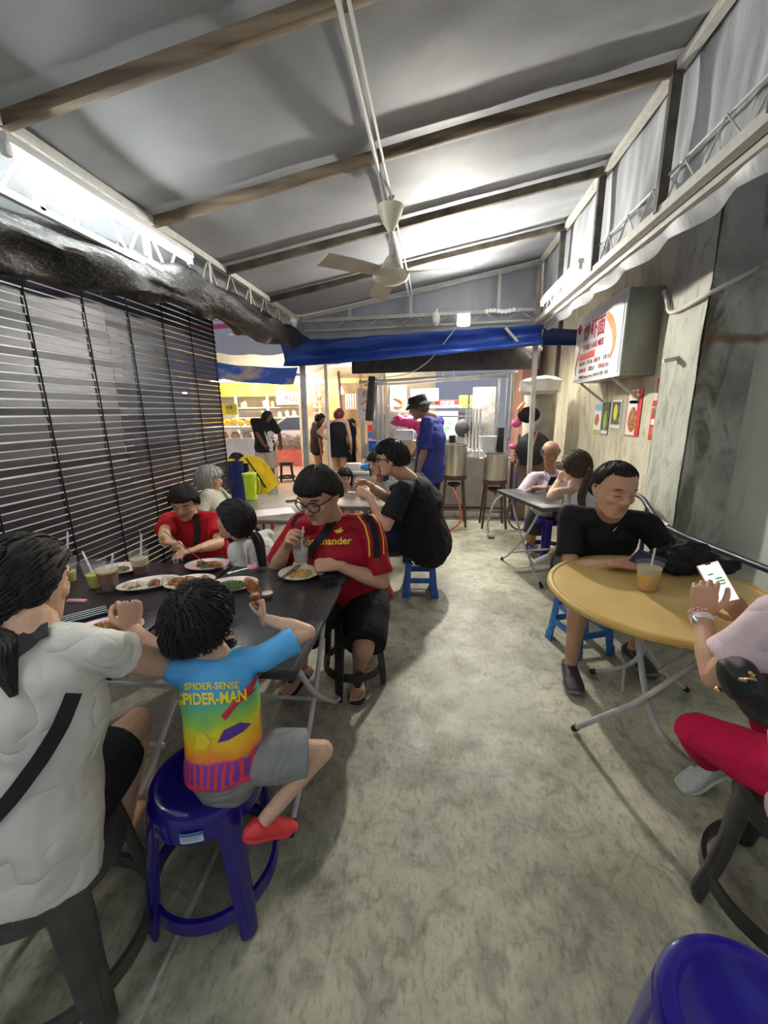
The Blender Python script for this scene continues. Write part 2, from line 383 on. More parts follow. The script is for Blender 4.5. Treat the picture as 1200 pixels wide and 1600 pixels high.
def hair(h, parent, org, mat, style='short', thick=.014, locks=160, tie=None, seed=1, front=.060, nape=-.062, side=-.01, tail=None, lk=.0042, rough=.006, bald=False, name='hair', soft=.018):
    """cap of hair grown from the skull plus locks combed over it"""
    rnd = random.Random(seed); s = h.s; m = MB(); nu, nv = 80, 48
    EX, EY, EZ = .080, .100, .104; OFF = V((0, -.001, .008))
    def line(d):   # lowest height that still carries hair, by direction
        y = d.y/ max(1e-6, math.hypot(d.x, d.y))
        if y > .55: return front - .012*abs(d.x)
        if y > .0: t = (y)/.55; return side*(1-t)+front*t
        t = min(1, -y/.5); return side*(1-t)+nape*t
    def present(p, d):
        e = (p.z - line(d))/soft; e = max(0, min(1, .5+e))
        if bald:
            q = 1-max(0, min(1, (p.z-.045)/.02)); e *= q
        return e
    def surf(d, extra=0.0):
        p = V((d.x*EX, d.y*EY, d.z*EZ))+OFF; e = present(p, d)
        g = 1 + (thick*e - .012*(1-e))/.09
        return V((d.x*EX*g, d.y*EY*g, d.z*EZ*g))+OFF + d*extra, e
    vs = []
    for i in range(nv+1):
        ph = -PI/2 + PI*i/nv
        for a in range(nu):
            th = 2*PI*a/nu; d = V((math.cos(ph)*math.cos(th), math.cos(ph)*math.sin(th), math.sin(ph)))
            p, e = surf(d)
            if e > 0: p += d*e*rough*noise.noise(V((th*4, ph*1.5, seed*3.1)))
            vs.append(h(*p))
    fs = [(i*nu+a, i*nu+(a+1) % nu, (i+1)*nu+(a+1) % nu, (i+1)*nu+a) for i in range(nv) for a in range(nu)]
    m.add(vs, fs)
    whorl = V((.01, -.45, .9)).normalized()
    tl = h.inv(tie) if tie is not None else None
    n = 0; tries = 0
    while n < locks and tries < locks*8:
        tries += 1
        z = rnd.uniform(-.7, 1); th = rnd.uniform(0, 2*PI); q = math.sqrt(1-z*z); d = V((q*math.cos(th), q*math.sin(th), z))
        p, e = surf(d)
        if e < .6: continue
        n += 1; pts = [h(*(p-d*.004))]; L = rnd.uniform(.035, .065)*(1.5 if style == 'bob' else 1) ; st = 6
        for k in range(st):
            if tl is not None: g = (tl - p)
            elif style == 'bob': g = V((d.x*.6, d.y*.4, -1))
            elif style == 'fringe' : g = (d-whorl*d.dot(whorl)*1.0) + V((0, .1, -.35))
            else: g = (d-whorl*.9) + V((rnd.uniform(-.3, .3), rnd.uniform(-.2, .3), rnd.uniform(-.2, .15)))
            g = g - d*g.dot(d)
            if g.length < 1e-4: break
            p = p + g.normalized()*L/st; d = V(((p-OFF).x/EX, (p-OFF).y/EY, (p-OFF).z/EZ)).normalized()
            sp, e2 = surf(d); lift = .002 + (rough*.9*(k/st) if style in ('short', 'spiky') else .001) + (.010*(k/st)**2 if style == 'spiky' else 0)
            p = sp + d*lift; pts.append(h(*p))
        if len(pts) > 3:
            r = lk*s*rnd.uniform(.7, 1.25); m.loft(pts, [r*.8]+[r]*(len(pts)-2)+[r*.12], n=5, sub=1, cap=(0, 0))
    if style == 'bob':
        for k in range(60):
            an = rnd.uniform(-.15*PI, 1.15*PI)+PI; d = V((math.cos(an), math.sin(an), 0)); 
            if d.y > .6: continue
            a = V((d.x*.086, d.y*.104, .0)); m.loft([h(*a), h(a.x*1.02, a.y*1.02, -.05), h(a.x*.96, a.y*.98, nape-.02)], [.009*s, .009*s, .002*s], n=6, sub=3, cap=(0, 0))
    if tail:   # a pony tail: world points
        T = [V(t) for t in tail]
        for k in range(44):
            o = V((rnd.uniform(-1, 1), rnd.uniform(-1, 1), rnd.uniform(-.4, .4))); pts = []
            for i, t in enumerate(T):
                w = (.010, .018, .020, .015, .005)[min(4, int(i*4/(len(T)-1)+.01))]; pts.append(t + o*w*s)
            m.loft(pts, [.004*s]+[.0065*s]*(len(T)-2)+[.002*s], n=6, sub=4, cap=(0, 0))
    return m.build(name, mat, parent, org)

def wrinkle(amp, sc, seed=0.0, vert=1.0):
    def f(co):
        q = V((co.x*sc, co.y*sc, co.z*sc*vert)) + V((seed, seed*2, 0))
        n = noise.noise(q) + .5*noise.noise(q*2.1)
        r = 1-abs(noise.noise(q*1.3+V((5, 5, 5))))*2
        return co + V((noise.noise(q+V((7, 0, 0))), noise.noise(q+V((0, 7, 0))), .3*n))*amp + V((.3, -.6, 0))*amp*.35*r
    return f

class Person:
    """joints in world metres; limbs found by inverse kinematics so that the proportions hold"""
    def __init__(p, label, base, pel, neck, right, s=1.0, fat=1.0, skin=SK_MID, name='person', vox=.0065, group=None):
        p.base = V(base); p.root = empty(name, p.base, label, 'person', group); p.s = s; p.fat = fat; p.skin = skin; p.vox = vox
        p.pel = V(pel); p.neck = V(neck); p.right = V(right).normalized(); p.bm = MB(); p.h = None; p.arms = {}; p.legs = {}
        p.up = (p.neck-p.pel).normalized(); p.front = p.up.cross(p.right); p.shw = .175*s*(.6+.4*fat)
        p.L = {'ua': .285*s, 'fa': .245*s, 'th': .42*s, 'sh': .41*s}
    def shoulder(p, k, dz=0.0, df=0.0): return p.neck + p.right*k*p.shw - p.up*(.035*p.s) + V((0, 0, dz)) + p.front*df
    def head(p, c, fwd, up=(0, 0, 1), s=None, wide=1.0):
        p.h = Head(c, fwd, up, s or p.s); p.wide = wide; head_geo(p.bm, p.h, wide); h = p.h
        r = .052*p.s*(.7+.3*p.fat); p.bm.loft([p.neck-p.up*.03*p.s, p.neck+p.up*.02*p.s, h(0, -.022, -.075), h(0, -.018, -.03)], [r*1.25, r*1.05, r, r*.98], n=14)
        return h
    def torso(p, r=.80):
        s, f = p.s, p.fat*r; u = p.up; P0 = p.pel; L = (p.neck-p.pel).length; fr = p.front
        p.bm.loft([P0-u*.06*s, P0, P0+u*L*.3, P0+u*L*.6, P0+u*L*.82, P0+u*L*.93, p.neck+u*.01], [(.14*s*f, .10*s*f), (.16*s*f, .11*s*f), (.135*s*f, .095*s*f), (.150*s*f, .105*s*f), (.150*s, .085*s), (.10*s, .065*s), (.05*s, .05*s)], side=p.right, n=18)
        p.bm.loft([p.shoulder(-1), p.neck-u*.03*s, p.shoulder(1)], [.045*s, (.055*s, .05*s), .045*s], n=12)
        return p
    def arm(p, k, wrist, pole, hd=None, palm=None, pose='relaxed', dz=0.0, df=0.0, thumb=None, hs=None):
        a = p.shoulder(k, dz, df); e, w = ik(a, wrist, p.L['ua'], p.L['fa'], pole); s = p.s; g = .75+.25*p.fat
        m = (a+e)/2; m2 = e+(w-e)*.35
        p.bm.loft([a, m, e], [.046*s*g, .043*s*g, .036*s*g], n=12); p.bm.loft([e, m2, e+(w-e)*.75, w], [.037*s*g, .040*s*g, .029*s*g, (.026*s, .022*s)], n=12)
        d = hd or (w-e); p.arms[k] = (a, e, w); p.wr = w
        hand(p.bm, w, d, palm or V((0, 0, -1)), k, hs or s, pose); return e, w
    def leg(p, k, ankle, pole, toe=None, foot=True, hipw=.085, bare=False, df=0.0):
        s = p.s; a = p.pel + p.right*k*hipw*s*p.fat + p.front*df; e, w = ik(a, ankle, p.L['th'], p.L['sh'], pole); g = .72+.28*p.fat
        p.bm.loft([a, (a+e)/2, e], [.080*s*g, .070*s*g, .052*s*g], n=14)
        back = (a-e).normalized()
        p.bm.loft([e, e+(w-e)*.28+back*.012*s, e+(w-e)*.65, w, w-V((0, 0, .03*s))], [.052*s*g, .052*s*g, .038*s*g, .032*s, .03*s], n=14)
        t = V(toe) if toe else V((p.front.x, p.front.y, 0)); t = t.normalized(); p.legs[k] = (a, e, w, t)
        if foot:
            z = V((0, 0, 1)); sd = t.cross(z).normalized(); dn = sd.cross(t)
            if dn.z > 0: dn = -dn
            h0 = w + dn*.052*s
            p.bm.loft([h0-t*.05*s-dn*.004*s, h0-t*.01*s-dn*.012*s, h0+t*.06*s-dn*.014*s, h0+t*.12*s-dn*.004*s, h0+t*.150*s], [(.028*s, .026*s), (.032*s, .036*s), (.037*s, .030*s), (.044*s, .018*s), (.040*s, .012*s)], side=sd, n=12)
            if bare:
                for q, (ox, ln) in enumerate(((-.030, .195), (-.010, .200), (.007, .193), (.022, .183), (.036, .170))):
                    b0 = h0 + sd*ox*(k)*s + t*.135*s; b1 = h0 + sd*ox*(k)*s + t*ln*s
                    p.bm.loft([b0, b1], [.0115*s if q == 0 else .0085*s, .0105*s if q == 0 else .007*s], n=8)
        return e, w
    def body(p):
        return p.bm.build('body', p.skin, p.root, p.base, vox=p.vox, sm=1 if p.vox < .0045 else 2, fn=head_sculpt(p.h))
    # --- clothes
    def shirt(p, mat, name='shirt', sleeve=.62, hem=-.10, loose=1.0, flare=1.0, neckr=.066, drop=0.0, wr=.006, vox=None, top=True, belly=0.0, sag=0.0, sl=1.0, arch=.0):
        s, f = p.s, p.fat; u = p.up; P0 = p.pel; L = (p.neck-p.pel).length; m = MB(); fr = p.front; ar = fr*arch*s
        b = belly*s
        m.loft([P0+u*hem*s, P0+u*(hem+.02)*s, P0+fr*b*.6, P0+u*L*.3+fr*b-ar*.8, P0+u*L*.6+fr*b*.5-ar, P0+u*L*.82-ar*.6, P0+u*L*.95-ar*.2, p.neck+u*(.012-drop)*s],
               [(.172*s*f*flare*loose, .125*s*f*flare*loose)]*2+[(.178*s*f*loose, .130*s*f*loose+b*.3), (.160*s*f*loose, .118*s*f*loose+b*.5), (.168*s*f*loose, .128*s*f*loose+b*.2), (.163*s*(.5+.5*f), .110*s*(.5+.5*f)), (.108*s, .084*s), (neckr*s, neckr*s*.95)], side=p.right, n=22, cap=(0, 0))
        for k in (-1, 1):
            if k in p.arms:
                a, e, w = p.arms[k]
                j = p.neck - u*.035*s + p.right*k*.05*s
                m.loft([j, (j+a)/2+u*.006*s, a], [.062*s, .060*s, .060*s*(.7+.3*f)*sl], n=14)
                if sleeve > 0:
                    x = a + (e-a)*sleeve; g = (.72+.28*f)*sl
                    m.loft([a, a+(x-a)*.5, x-V((0, 0, sag))], [.060*s*g*loose, .060*s*g*loose, .064*s*g*loose*flare], n=16, cap=(1, 0))
        return m.build(name, mat, p.root, p.base, vox=vox or max(.008, p.vox), sm=3, fn=wrinkle(wr*s, 9/s, seed=p.pel.x*3))
    def bottoms(p, mat, name='shorts', cover=.75, wide=1.15, shin=0.0, wr=.005, vox=None, top=.05):
        s, f = p.s, p.fat; u = p.up; m = MB(); P0 = p.pel
        m.loft([P0-u*.085*s, P0-u*.02*s, P0+u*top*s], [(.150*s*f, .115*s*f), (.174*s*f, .128*s*f), (.160*s*f, .118*s*f)], side=p.right, n=20, cap=(1, 0))
        for k, (a, e, w, t) in p.legs.items():
            g = .72+.28*f
            if shin > 0:
                x = e+(w-e)*shin
                m.loft([a, (a+e)/2, e], [.098*s*g, .086*s*g, .070*s*g*wide*.9], n=16); m.loft([e, e+(x-e)*.5, x], [.066*s*g, .062*s*g*wide, .056*s*g*wide], n=16, cap=(1, 0))
            else:
                x = a+(e-a)*cover
                m.loft([a, (a+x)/2, x], [.100*s*g, .092*s*g*wide, .084*s*g*wide], n=16, cap=(1, 0))
        return m.build(name, mat, p.root, p.base, vox=vox or max(.008, p.vox), sm=3, fn=wrinkle(wr*s, 10/s, seed=p.pel.y*2))
    def shoes(p, mat, sole, name='shoe', k_list=(-1, 1), lace=None):
        s = p.s
        for k in k_list:
            a, e, w, t = p.legs[k]; z = V((0, 0, 1)); sd = t.cross(z).normalized(); dn = sd.cross(t)
            if dn.z > 0: dn = -dn
            h0 = w + dn*.050*s; m = MB(); t = t*.84
            m.loft([w+dn*.005*s-t*.012*s, h0-t*.03*s-dn*.02*s], [.040*s, .044*s], n=14, cap=(0, 1))
            m.loft([h0-t*.065*s-dn*.012*s, h0-t*.02*s-dn*.020*s, h0+t*.06*s-dn*.018*s, h0+t*.14*s-dn*.004*s, h0+t*.205*s+dn*.001*s], [(.034*s, .030*s), (.040*s, .042*s), (.044*s, .036*s), (.052*s, .025*s), (.040*s, .015*s)], side=sd, n=16)
            o = m.build(name, mat, p.root, p.base, vox=max(.005, p.vox), sm=2)
            m = MB(); m.loft([h0-t*.075*s+dn*.012*s, h0-t*.03*s+dn*.012*s, h0+t*.05*s+dn*.012*s, h0+t*.14*s+dn*.012*s, h0+t*.222*s+dn*.004*s], [(.030*s, .014*s), (.041*s, .016*s), (.044*s, .016*s), (.056*s, .015*s), (.034*s, .011*s)], side=sd, n=16)
            m.build('sole', sole, o, p.base)
            if lace:
                m = MB()
                for q in range(4):
                    c = h0 + t*(.045+.022*q)*s - dn*(.056-.009*q)*s
                    m.tube([c-sd*.020*s+dn*.010*s, c, c+sd*.020*s+dn*.010*s], .0028*s, n=6, sub=2); m.tube([c-sd*.020*s+dn*.010*s, c+t*.022*s+sd*.020*s+dn*.006*s], .0022*s, n=5, sub=1)
                m.build('laces', lace, o, p.base)

def strap(name, mat, pts, w, t, parent, org, side=None):
    m = MB(); m.loft(pts, [(w, t)]*len(pts), side=side, n=10, sub=6, cap=(0, 0)); return m.build(name, mat, parent, org)
# ------------------------------------------------------------- setting materials
def floor_mat():
    m, nt, p = _nt('concrete_floor'); N, L = nt.nodes, nt.links
    tc = N.new('ShaderNodeTexCoord')
    def nz(sc, det=8, rough=.6, dist=0, st=(1, 1, 1)):
        mp = N.new('ShaderNodeMapping'); mp.inputs['Scale'].default_value = st; L.new(tc.outputs['Object'], mp.inputs[0])
        n = N.new('ShaderNodeTexNoise'); n.inputs['Scale'].default_value = sc; n.inputs['Detail'].default_value = det
        n.inputs['Roughness'].default_value = rough; n.inputs['Distortion'].default_value = dist; L.new(mp.outputs[0], n.inputs['Vector']); return n
    def ramp(n, stops):
        r = N.new('ShaderNodeValToRGB'); e = r.color_ramp.elements
        while len(e) < len(stops): e.new(.5)
        for i, (q, c) in enumerate(stops): e[i].position = q; e[i].color = (*c, 1)
        L.new(n.outputs['Fac'], r.inputs[0]); return r
    def mix(a, b, f, mode='MIX', fac=None):
        x = N.new('ShaderNodeMix'); x.data_type = 'RGBA'; x.blend_type = mode; x.inputs[0].default_value = f
        if fac is not None: L.new(fac, x.inputs[0])
        L.new(a, x.inputs[6]); L.new(b, x.inputs[7]); return x.outputs[2]
    a = ramp(nz(1.6, 9, .62, .6), [(.30, (.22, .21, .155)), (.45, (.34, .33, .255)), (.60, (.50, .485, .385)), (.75, (.43, .42, .34))])
    b = ramp(nz(9, 9, .7, .8), [(.35, (.42, .41, .36)), (.5, (.9, .9, .87)), (.7, (1.15, 1.14, 1.08))])
    c = ramp(nz(60, 5, .7, 0, (1, .35, 1)), [(.36, (.55, .54, .5)), (.47, (1, 1, 1)), (.68, (1.12, 1.12, 1.08))])
    d = ramp(nz(.9, 4, .5, .3), [(.42, (1, 1, 1)), (.6, (.72, .70, .66))])
    col = mix(a.outputs[0], b.outputs[0], .75, 'MULTIPLY'); col = mix(col, c.outputs[0], .7, 'MULTIPLY'); col = mix(col, d.outputs[0], .8, 'MULTIPLY')
    L.new(col, p.inputs['Base Color'])
    rr = N.new('ShaderNodeMapRange'); rr.inputs[1].default_value = .35; rr.inputs[2].default_value = .7; rr.inputs[3].default_value = .30; rr.inputs[4].default_value = .62
    L.new(nz(5, 8, .7, .5).outputs['Fac'], rr.inputs[0]); L.new(rr.outputs[0], p.inputs['Roughness'])
    bp = N.new('ShaderNodeBump'); bp.inputs['Distance'].default_value = .004; bp.inputs['Strength'].default_value = .8
    L.new(nz(26, 9, .72).outputs['Fac'], bp.inputs['Height']); L.new(bp.outputs[0], p.inputs['Normal'])
    return m
def wall_mat(name, stops, sc=1.6, sc2=10, stain=(.35, .33, .28), vert=1.0, thr=(.5, .62), rust=False):
    m, nt, p = _nt(name); N, L = nt.nodes, nt.links; tc = N.new('ShaderNodeTexCoord')
    def nz(sc, st=(1, 1, 1), dist=.5, det=9):
        mp = N.new('ShaderNodeMapping'); mp.inputs['Scale'].default_value = st; L.new(tc.outputs['Object'], mp.inputs[0])
        n = N.new('ShaderNodeTexNoise'); n.inputs['Scale'].default_value = sc; n.inputs['Detail'].default_value = det
        n.inputs['Roughness'].default_value = .65; n.inputs['Distortion'].default_value = dist; L.new(mp.outputs[0], n.inputs['Vector']); return n
    r = N.new('ShaderNodeValToRGB'); e = r.color_ramp.elements
    while len(e) < len(stops): e.new(.5)
    for i, (q, c) in enumerate(stops): e[i].position = q; e[i].color = (*c, 1)
    L.new(nz(sc, (1, 1, vert)).outputs['Fac'], r.inputs[0])
    r2 = N.new('ShaderNodeValToRGB'); r2.color_ramp.elements[0].position = thr[0]; r2.color_ramp.elements[1].position = thr[1]
    r2.color_ramp.elements[0].color = (1, 1, 1, 1); r2.color_ramp.elements[1].color = (*stain, 1)
    L.new(nz(sc2, (1, 1, .3), 1.2).outputs['Fac'], r2.inputs[0])
    x = N.new('ShaderNodeMix'); x.data_type = 'RGBA'; x.blend_type = 'MULTIPLY'; x.inputs[0].default_value = .85
    L.new(r.outputs[0], x.inputs[6]); L.new(r2.outputs[0], x.inputs[7]); out = x.outputs[2]
    if rust:   # a rusty run of stain along one height of the wall
        sp = N.new('ShaderNodeSeparateXYZ'); L.new(tc.outputs['Object'], sp.inputs[0])
        w = nz(2.5); ma = N.new('ShaderNodeMath'); ma.operation = 'MULTIPLY_ADD'; ma.inputs[1].default_value = .14; ma.inputs[2].default_value = -2.08
        L.new(w.outputs['Fac'], ma.inputs[0]); ad = N.new('ShaderNodeMath'); ad.operation = 'ADD'; L.new(sp.outputs['Z'], ad.inputs[0]); L.new(ma.outputs[0], ad.inputs[1])
        ab = N.new('ShaderNodeMath'); ab.operation = 'ABSOLUTE'; L.new(ad.outputs[0], ab.inputs[0])
        mr = N.new('ShaderNodeMapRange'); mr.inputs[1].default_value = .015; mr.inputs[2].default_value = .05; mr.inputs[3].default_value = .75; mr.inputs[4].default_value = 0
        L.new(ab.outputs[0], mr.inputs[0]); y = N.new('ShaderNodeMix'); y.data_type = 'RGBA'; L.new(mr.outputs[0], y.inputs[0]); L.new(out, y.inputs[6]); y.inputs[7].default_value = (.22, .085, .04, 1); out = y.outputs[2]
    L.new(out, p.inputs['Base Color']); p.inputs['Roughness'].default_value = .85
    bp = N.new('ShaderNodeBump'); bp.inputs['Distance'].default_value = .012; bp.inputs['Strength'].default_value = .8
    L.new(nz(14, dist=1).outputs['Fac'], bp.inputs['Height']); L.new(bp.outputs[0], p.inputs['Normal'])
    return m
FLOOR = floor_mat()
PAVE = M('street_paving', (.42, .30, .22), (.52, .40, .30), sc=3, rough=.6, bump=.003, bsc=20)
CREAM = wall_mat('wall_cream_render', [(.35, (.40, .37, .26)), (.55, (.56, .53, .40)), (.7, (.62, .60, .48))], 2.2, 7, (.5, .46, .36), .35, (.52, .7))
PILLS = wall_mat('pillar_pale_render', [(.35, (.40, .41, .35)), (.6, (.52, .53, .46))], 3, 9, (.6, .58, .5), .6, (.5, .65))
PILLF = wall_mat('pillar_mouldy_render', [(.28, (.22, .22, .18)), (.44, (.36, .37, .31)), (.56, (.50, .51, .44)), (.75, (.42, .43, .37))], 2.2, 4, (.30, .28, .23), .9, (.47, .58), rust=True)
NEARW = wall_mat('near_wall_render', [(.35, (.46, .48, .42)), (.6, (.56, .58, .51))], 1.2, 5, (.7, .68, .6), .5, (.55, .7), rust=True)
CANVAS = M('canopy_vinyl', (.30, .31, .33), (.36, .37, .39), sc=3, rough=.60, bump=.004, bsc=6, spec=.4)
CANVAS2 = M('skirt_vinyl', (.36, .38, .41), (.46, .48, .51), sc=4, rough=.55, bump=.012, bsc=7, stretch=(1, 1, .25), spec=.4)
STEELP = M('painted_steel', (.50, .50, .46), (.60, .59, .53), sc=20, rough=.5, bump=.001)
DARKST = M('dark_steel_channel', (.07, .065, .06), (.13, .115, .10), sc=15, rough=.6)
WOODB = M('timber_beam', (.10, .07, .045), (.27, .20, .13), sc=6, rough=.7, stretch=(.3, 3, 3), bump=.002)
SLAT = M('dark_slat', (.018, .017, .019), (.04, .038, .042), sc=9, rough=.38, spec=.5, stretch=(3, .4, 3))
CORD = M('black_cord', (.01, .01, .01), rough=.7)
NET = M('black_shade_net', (.009, .009, .009), (.11, .11, .107), sc=110, rough=.55, bump=.012, bsc=24, lo=.52, hi=.70, stretch=(1, .5, 1))
TUBEM = M('lit_tube', (1, 1, 1), emit=(.95, 1.0, .97), es=TUBE_L); TUBEM2 = M('lit_tube_far', (1, 1, 1), emit=(.95, .98, 1.0), es=TUBE_R)
BATT = M('white_batten', (.8, .8, .78), rough=.4)
STAIN = M('stainless_steel', (.55, .54, .52), (.66, .65, .62), sc=10, rough=.28, metal=.9, stretch=(1, 1, .1))
STAIN2 = M('worn_stainless', (.34, .34, .32), (.46, .45, .42), sc=6, rough=.45, metal=.6)
BLACKP = M('black_plastic', (.018, .018, .019), rough=.38); BLUEV = M('blue_tarpaulin', (.015, .05, .27), (.025, .07, .34), sc=4, rough=.33, bump=.01, bsc=5)
WHITE = M('white_gloss', (.75, .75, .73), rough=.35); GOLD = M('gold_metal', (.8, .55, .25), metal=1, rough=.3); RUBBER = M('rubber_black', (.02, .02, .02), rough=.7)

# ------------------------------------------------------------- floor and street
m = MB(); m.grid(lambda u, v: (-2.6+u*4.9, -1.6+v*9.4, 0), 8, 12, .1, (0, 0, -1)); struct('floor', m, FLOOR, smooth=False)
m = MB(); m.box((-5, 15.8, -.05), (26, 16, .1)); m.box((-9.3, 3.1, -.05), (13.4, 9.4, .1)); m.box((5.15, 3.1, -.06), (5.7, 9.4, .1)); struct('trim_street', m, PAVE, smooth=False)
m = MB(); m.grid(lambda u, v: (-.752-.11*u*u+(v-.5)*(.016+.010*noise.noise(V((u*14, 0, 2)))), .45+u*1.75, .0008), 40, 2); struct('trim_floor_line', m, M('chalk_line', (.50, .50, .45), (.34, .34, .29), sc=30, rough=.8))
# raised kerb with white tiles at the foot of the stall
m = MB(); m.box((.3, 6.12, .05), (3.0, .26, .10)); struct('trim_kerb', m, M('kerb_concrete', (.16, .15, .13), (.30, .29, .25), sc=6, rough=.8), bev=.006)
for i in range(7):
    m = MB(); m.box((.06+i*.165, 5.985, .05), (.155, .012, .085)); struct('trim_tile', m, M('white_tile', (.55, .54, .50), (.72, .71, .68), sc=9, rough=.3), bev=.002)

# ------------------------------------------------------------- right wall
m = MB(); m.box((2.07, 6.5, 2.0), (.24, 6.1, 4.0)); struct('wall_right', m, CREAM, smooth=False)
m = MB()
m.grid(lambda u, v: (1.90+.012*noise.noise(V((u*3, v*9, 0))), 3.42+u*.5, v*4), 6, 30)
m.grid(lambda u, v: (1.90, 3.92, v*4) if u < .5 else (1.96, 3.93+.02*noise.noise(V((0, v*20, 3))), v*4), 1, 30)
struct('wall_pillar_side', m, PILLS)
m = MB(); m.box((2.12, 3.67, 2.0), (.40, .48, 4.0)); struct('wall_pillar', m, PILLF, smooth=False)
m = MB(); m.box((2.40, 1.2, 2.0), (.24, 5.6, 4.0)); struct('wall_right_near', m, NEARW, smooth=False)
# crack with bare brick along the pillar edge
m = MB(); pts = [PX(u, v, 1.945) for u, v in ((1052, 560), (1043, 590), (1040, 640), (1034, 690), (1028, 735), (1022, 742), (1028, 752), (1034, 748))]
m.loft(pts, [(.006, .008), (.010, .014), (.012, .016), (.009, .012), (.014, .02), (.02, .02), (.014, .018), (.004, .004)], n=6, sub=3); m.jitter(.01, 22)
struct('trim_crack', m, M('bare_brick', (.22, .08, .04), (.05, .035, .03), sc=30, rough=.9))
# back wall corner in salmon paint beyond the sign
m = MB(); m.box((1.78, 8.6, 1.7), (.5, .2, 3.4)); m.box((1.62, 8.3, 1.7), (.16, .7, 3.4)); struct('wall_back_right', m, M('salmon_paint', (.50, .27, .19), (.58, .33, .24), sc=4, rough=.7), smooth=False)
m = MB(); m.box((1.92, 7.2, 1.7), (.05, .06, 3.4)); struct('trim_downpipe', m, DARKST, smooth=False)
# white water pipe clipped to the wall
m = MB(); m.tube([PX(1037, 455, 1.90), PX(1042, 470, 1.88), PX(1046, 487, 1.875), PX(1062, 484, 1.875), PY(1110, 458, 3.39), PY(1160, 432, 3.37), PX(1200, 410, 2.25), PX(1300, 352, 2.25)], .016, n=10)
tag(m.build('water_pipe', M('white_pipe', (.62, .58, .50), rough=.5)), 'white plastic water pipe running along the mouldy wall behind the sign box', 'pipe')
m = MB(); c = PX(1056, 560, 1.88); m.bar(c+V((-.09, -.0, -.02)), c+V((.10, 0, .02)), .035, .03); m.bar(c+V((.02, 0, .01)), c+V((.02, 0, -.05)), .02); tag(m.build('wall_bracket', STEELP), 'small metal bracket sticking out of the pale pillar edge', 'bracket')
# black handrail
hr = empty('handrail', (1.8, 2.6, 0), 'black metal handrail with a worn silver band running along the right wall', 'railing')
pp = [PX(u, v, x) for u, v, x in ((985, 768, 1.78), (1003, 778, 1.78), (1012, 790, 1.78), (1030, 815, 1.78), (1060, 833, 1.8), (1100, 850, 1.85), (1200, 890, 1.9), (1300, 930, 1.95))]
m = MB(); m.tube(pp, .021, n=10); m.tube([pp[2], pp[2]+V((0, 0, -.35)), V((pp[2].x, pp[2].y, 0))], .018); m.build('rail', M('black_rail', (.025, .03, .04), rough=.35), hr, hr.location)
m = MB(); m.tube([pp[3], pp[3]*.5+pp[4]*.5], .024, n=10, sub=1); m.build('worn_band', STEELP, hr, hr.location)

# ------------------------------------------------------------- canopy
XL, XR, ZL, ZR, YE = -1.78, 1.21, 2.72, 3.23, 5.6
SL = (ZR-ZL)/(XR-XL)
def zc(x): return ZL + (x-XL)*SL
BY = [-1.02, -.08, .86, 1.81, 2.74, 3.67, 4.61, 5.57]
def roof(u, v):
    x = XL-.04+u*(XR-XL+.1); y = -1.1+v*6.75; i = max([k for k in range(len(BY)) if BY[k] <= y] or [0]); j = min(i+1, len(BY)-1)
    t = 0 if j == i else (y-BY[i])/(BY[j]-BY[i]); t = min(1, max(0, t))
    w = .003*noise.noise(V((x*3, y*5, 2))) + (.012*noise.noise(V((x*2.5, y*9, 8)))*max(0, 1-(XR-x)/.9))
    return (x, y, zc(x)+.05-.028*math.sin(PI*t)+w)
m = MB(); m.grid(roof, 40, 150, .012, (0, 0, 1)); struct('ceiling', m, CANVAS)
# dark sheet outside closing off the night sky above the canopy is not needed: the canopy itself has thickness
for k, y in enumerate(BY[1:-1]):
    m = MB(); m.bar((XL, y, zc(XL)), (XR, y, zc(XR)), .042, .055); struct('trim_beam', m, WOODB if k < 4 else M('timber_beam_shaded', (.08, .065, .05), (.22, .19, .14), sc=6, rough=.7), bev=.004)  # farthest beams use a darker timber copy, with shade put into the colour
# long light pipes running under the canopy
m = MB(); m.tube([(-.36, -1, zc(-.36)-.02), (-.35, 5.55, zc(-.35)-.02)], .014); m.tube([(-.33, -1, zc(-.33)-.03), (-.31, 3.0, zc(-.31)-.05), (-.30, 5.55, zc(-.31)-.03)], .008); struct('trim_conduit', m, M('white_conduit', (.62, .62, .58), rough=.5))
# seams and paper patches on the canopy
m = MB(); p0 = V((.02, 1.62, zc(.02)+.008)); m.box(p0, (.055, .05, .003)); tag(m.build('paper_patch', WHITE), 'small white square of paper stuck on the canopy right of the long pipes', 'patch')
for x, y, w in ((.02, 4.95, .11), (.28, 5.15, .13)):
    pass
# left truss
def truss(name, a, b, drop, n, mat, post=True):
    m = MB(); a, b = V(a), V(b); dz = V((0, 0, -drop))
    m.bar(a, b, .045, .045); m.bar(a+dz, b+dz, .03, .03)
    for i in range(n):
        p = a.lerp(b, i/n); q = a.lerp(b, (i+.5)/n); r = a.lerp(b, (i+1)/n); m.bar(p, q+dz, .012); m.bar(q+dz, r, .012)
        if i % 2 == 0: m.bar(p, p+dz, .03)
    return struct(name, m, mat)
truss('trim_truss_left', (XL, -1, ZL), (XL, 5.57, ZL), .27, 18, STEELP)
m = MB()
m.grid(lambda u, v: (XL-.05-.38*v+.006*noise.noise(V((u*40, v*3, 0))), -1.1+u*6.7, ZL+.05-v*.22-.03*math.sin(v*PI)+.01*noise.noise(V((u*30, v*2, 4)))), 140, 8, .004, (0, 0, 1)); struct('wall_left_skirt', m, CANVAS2)
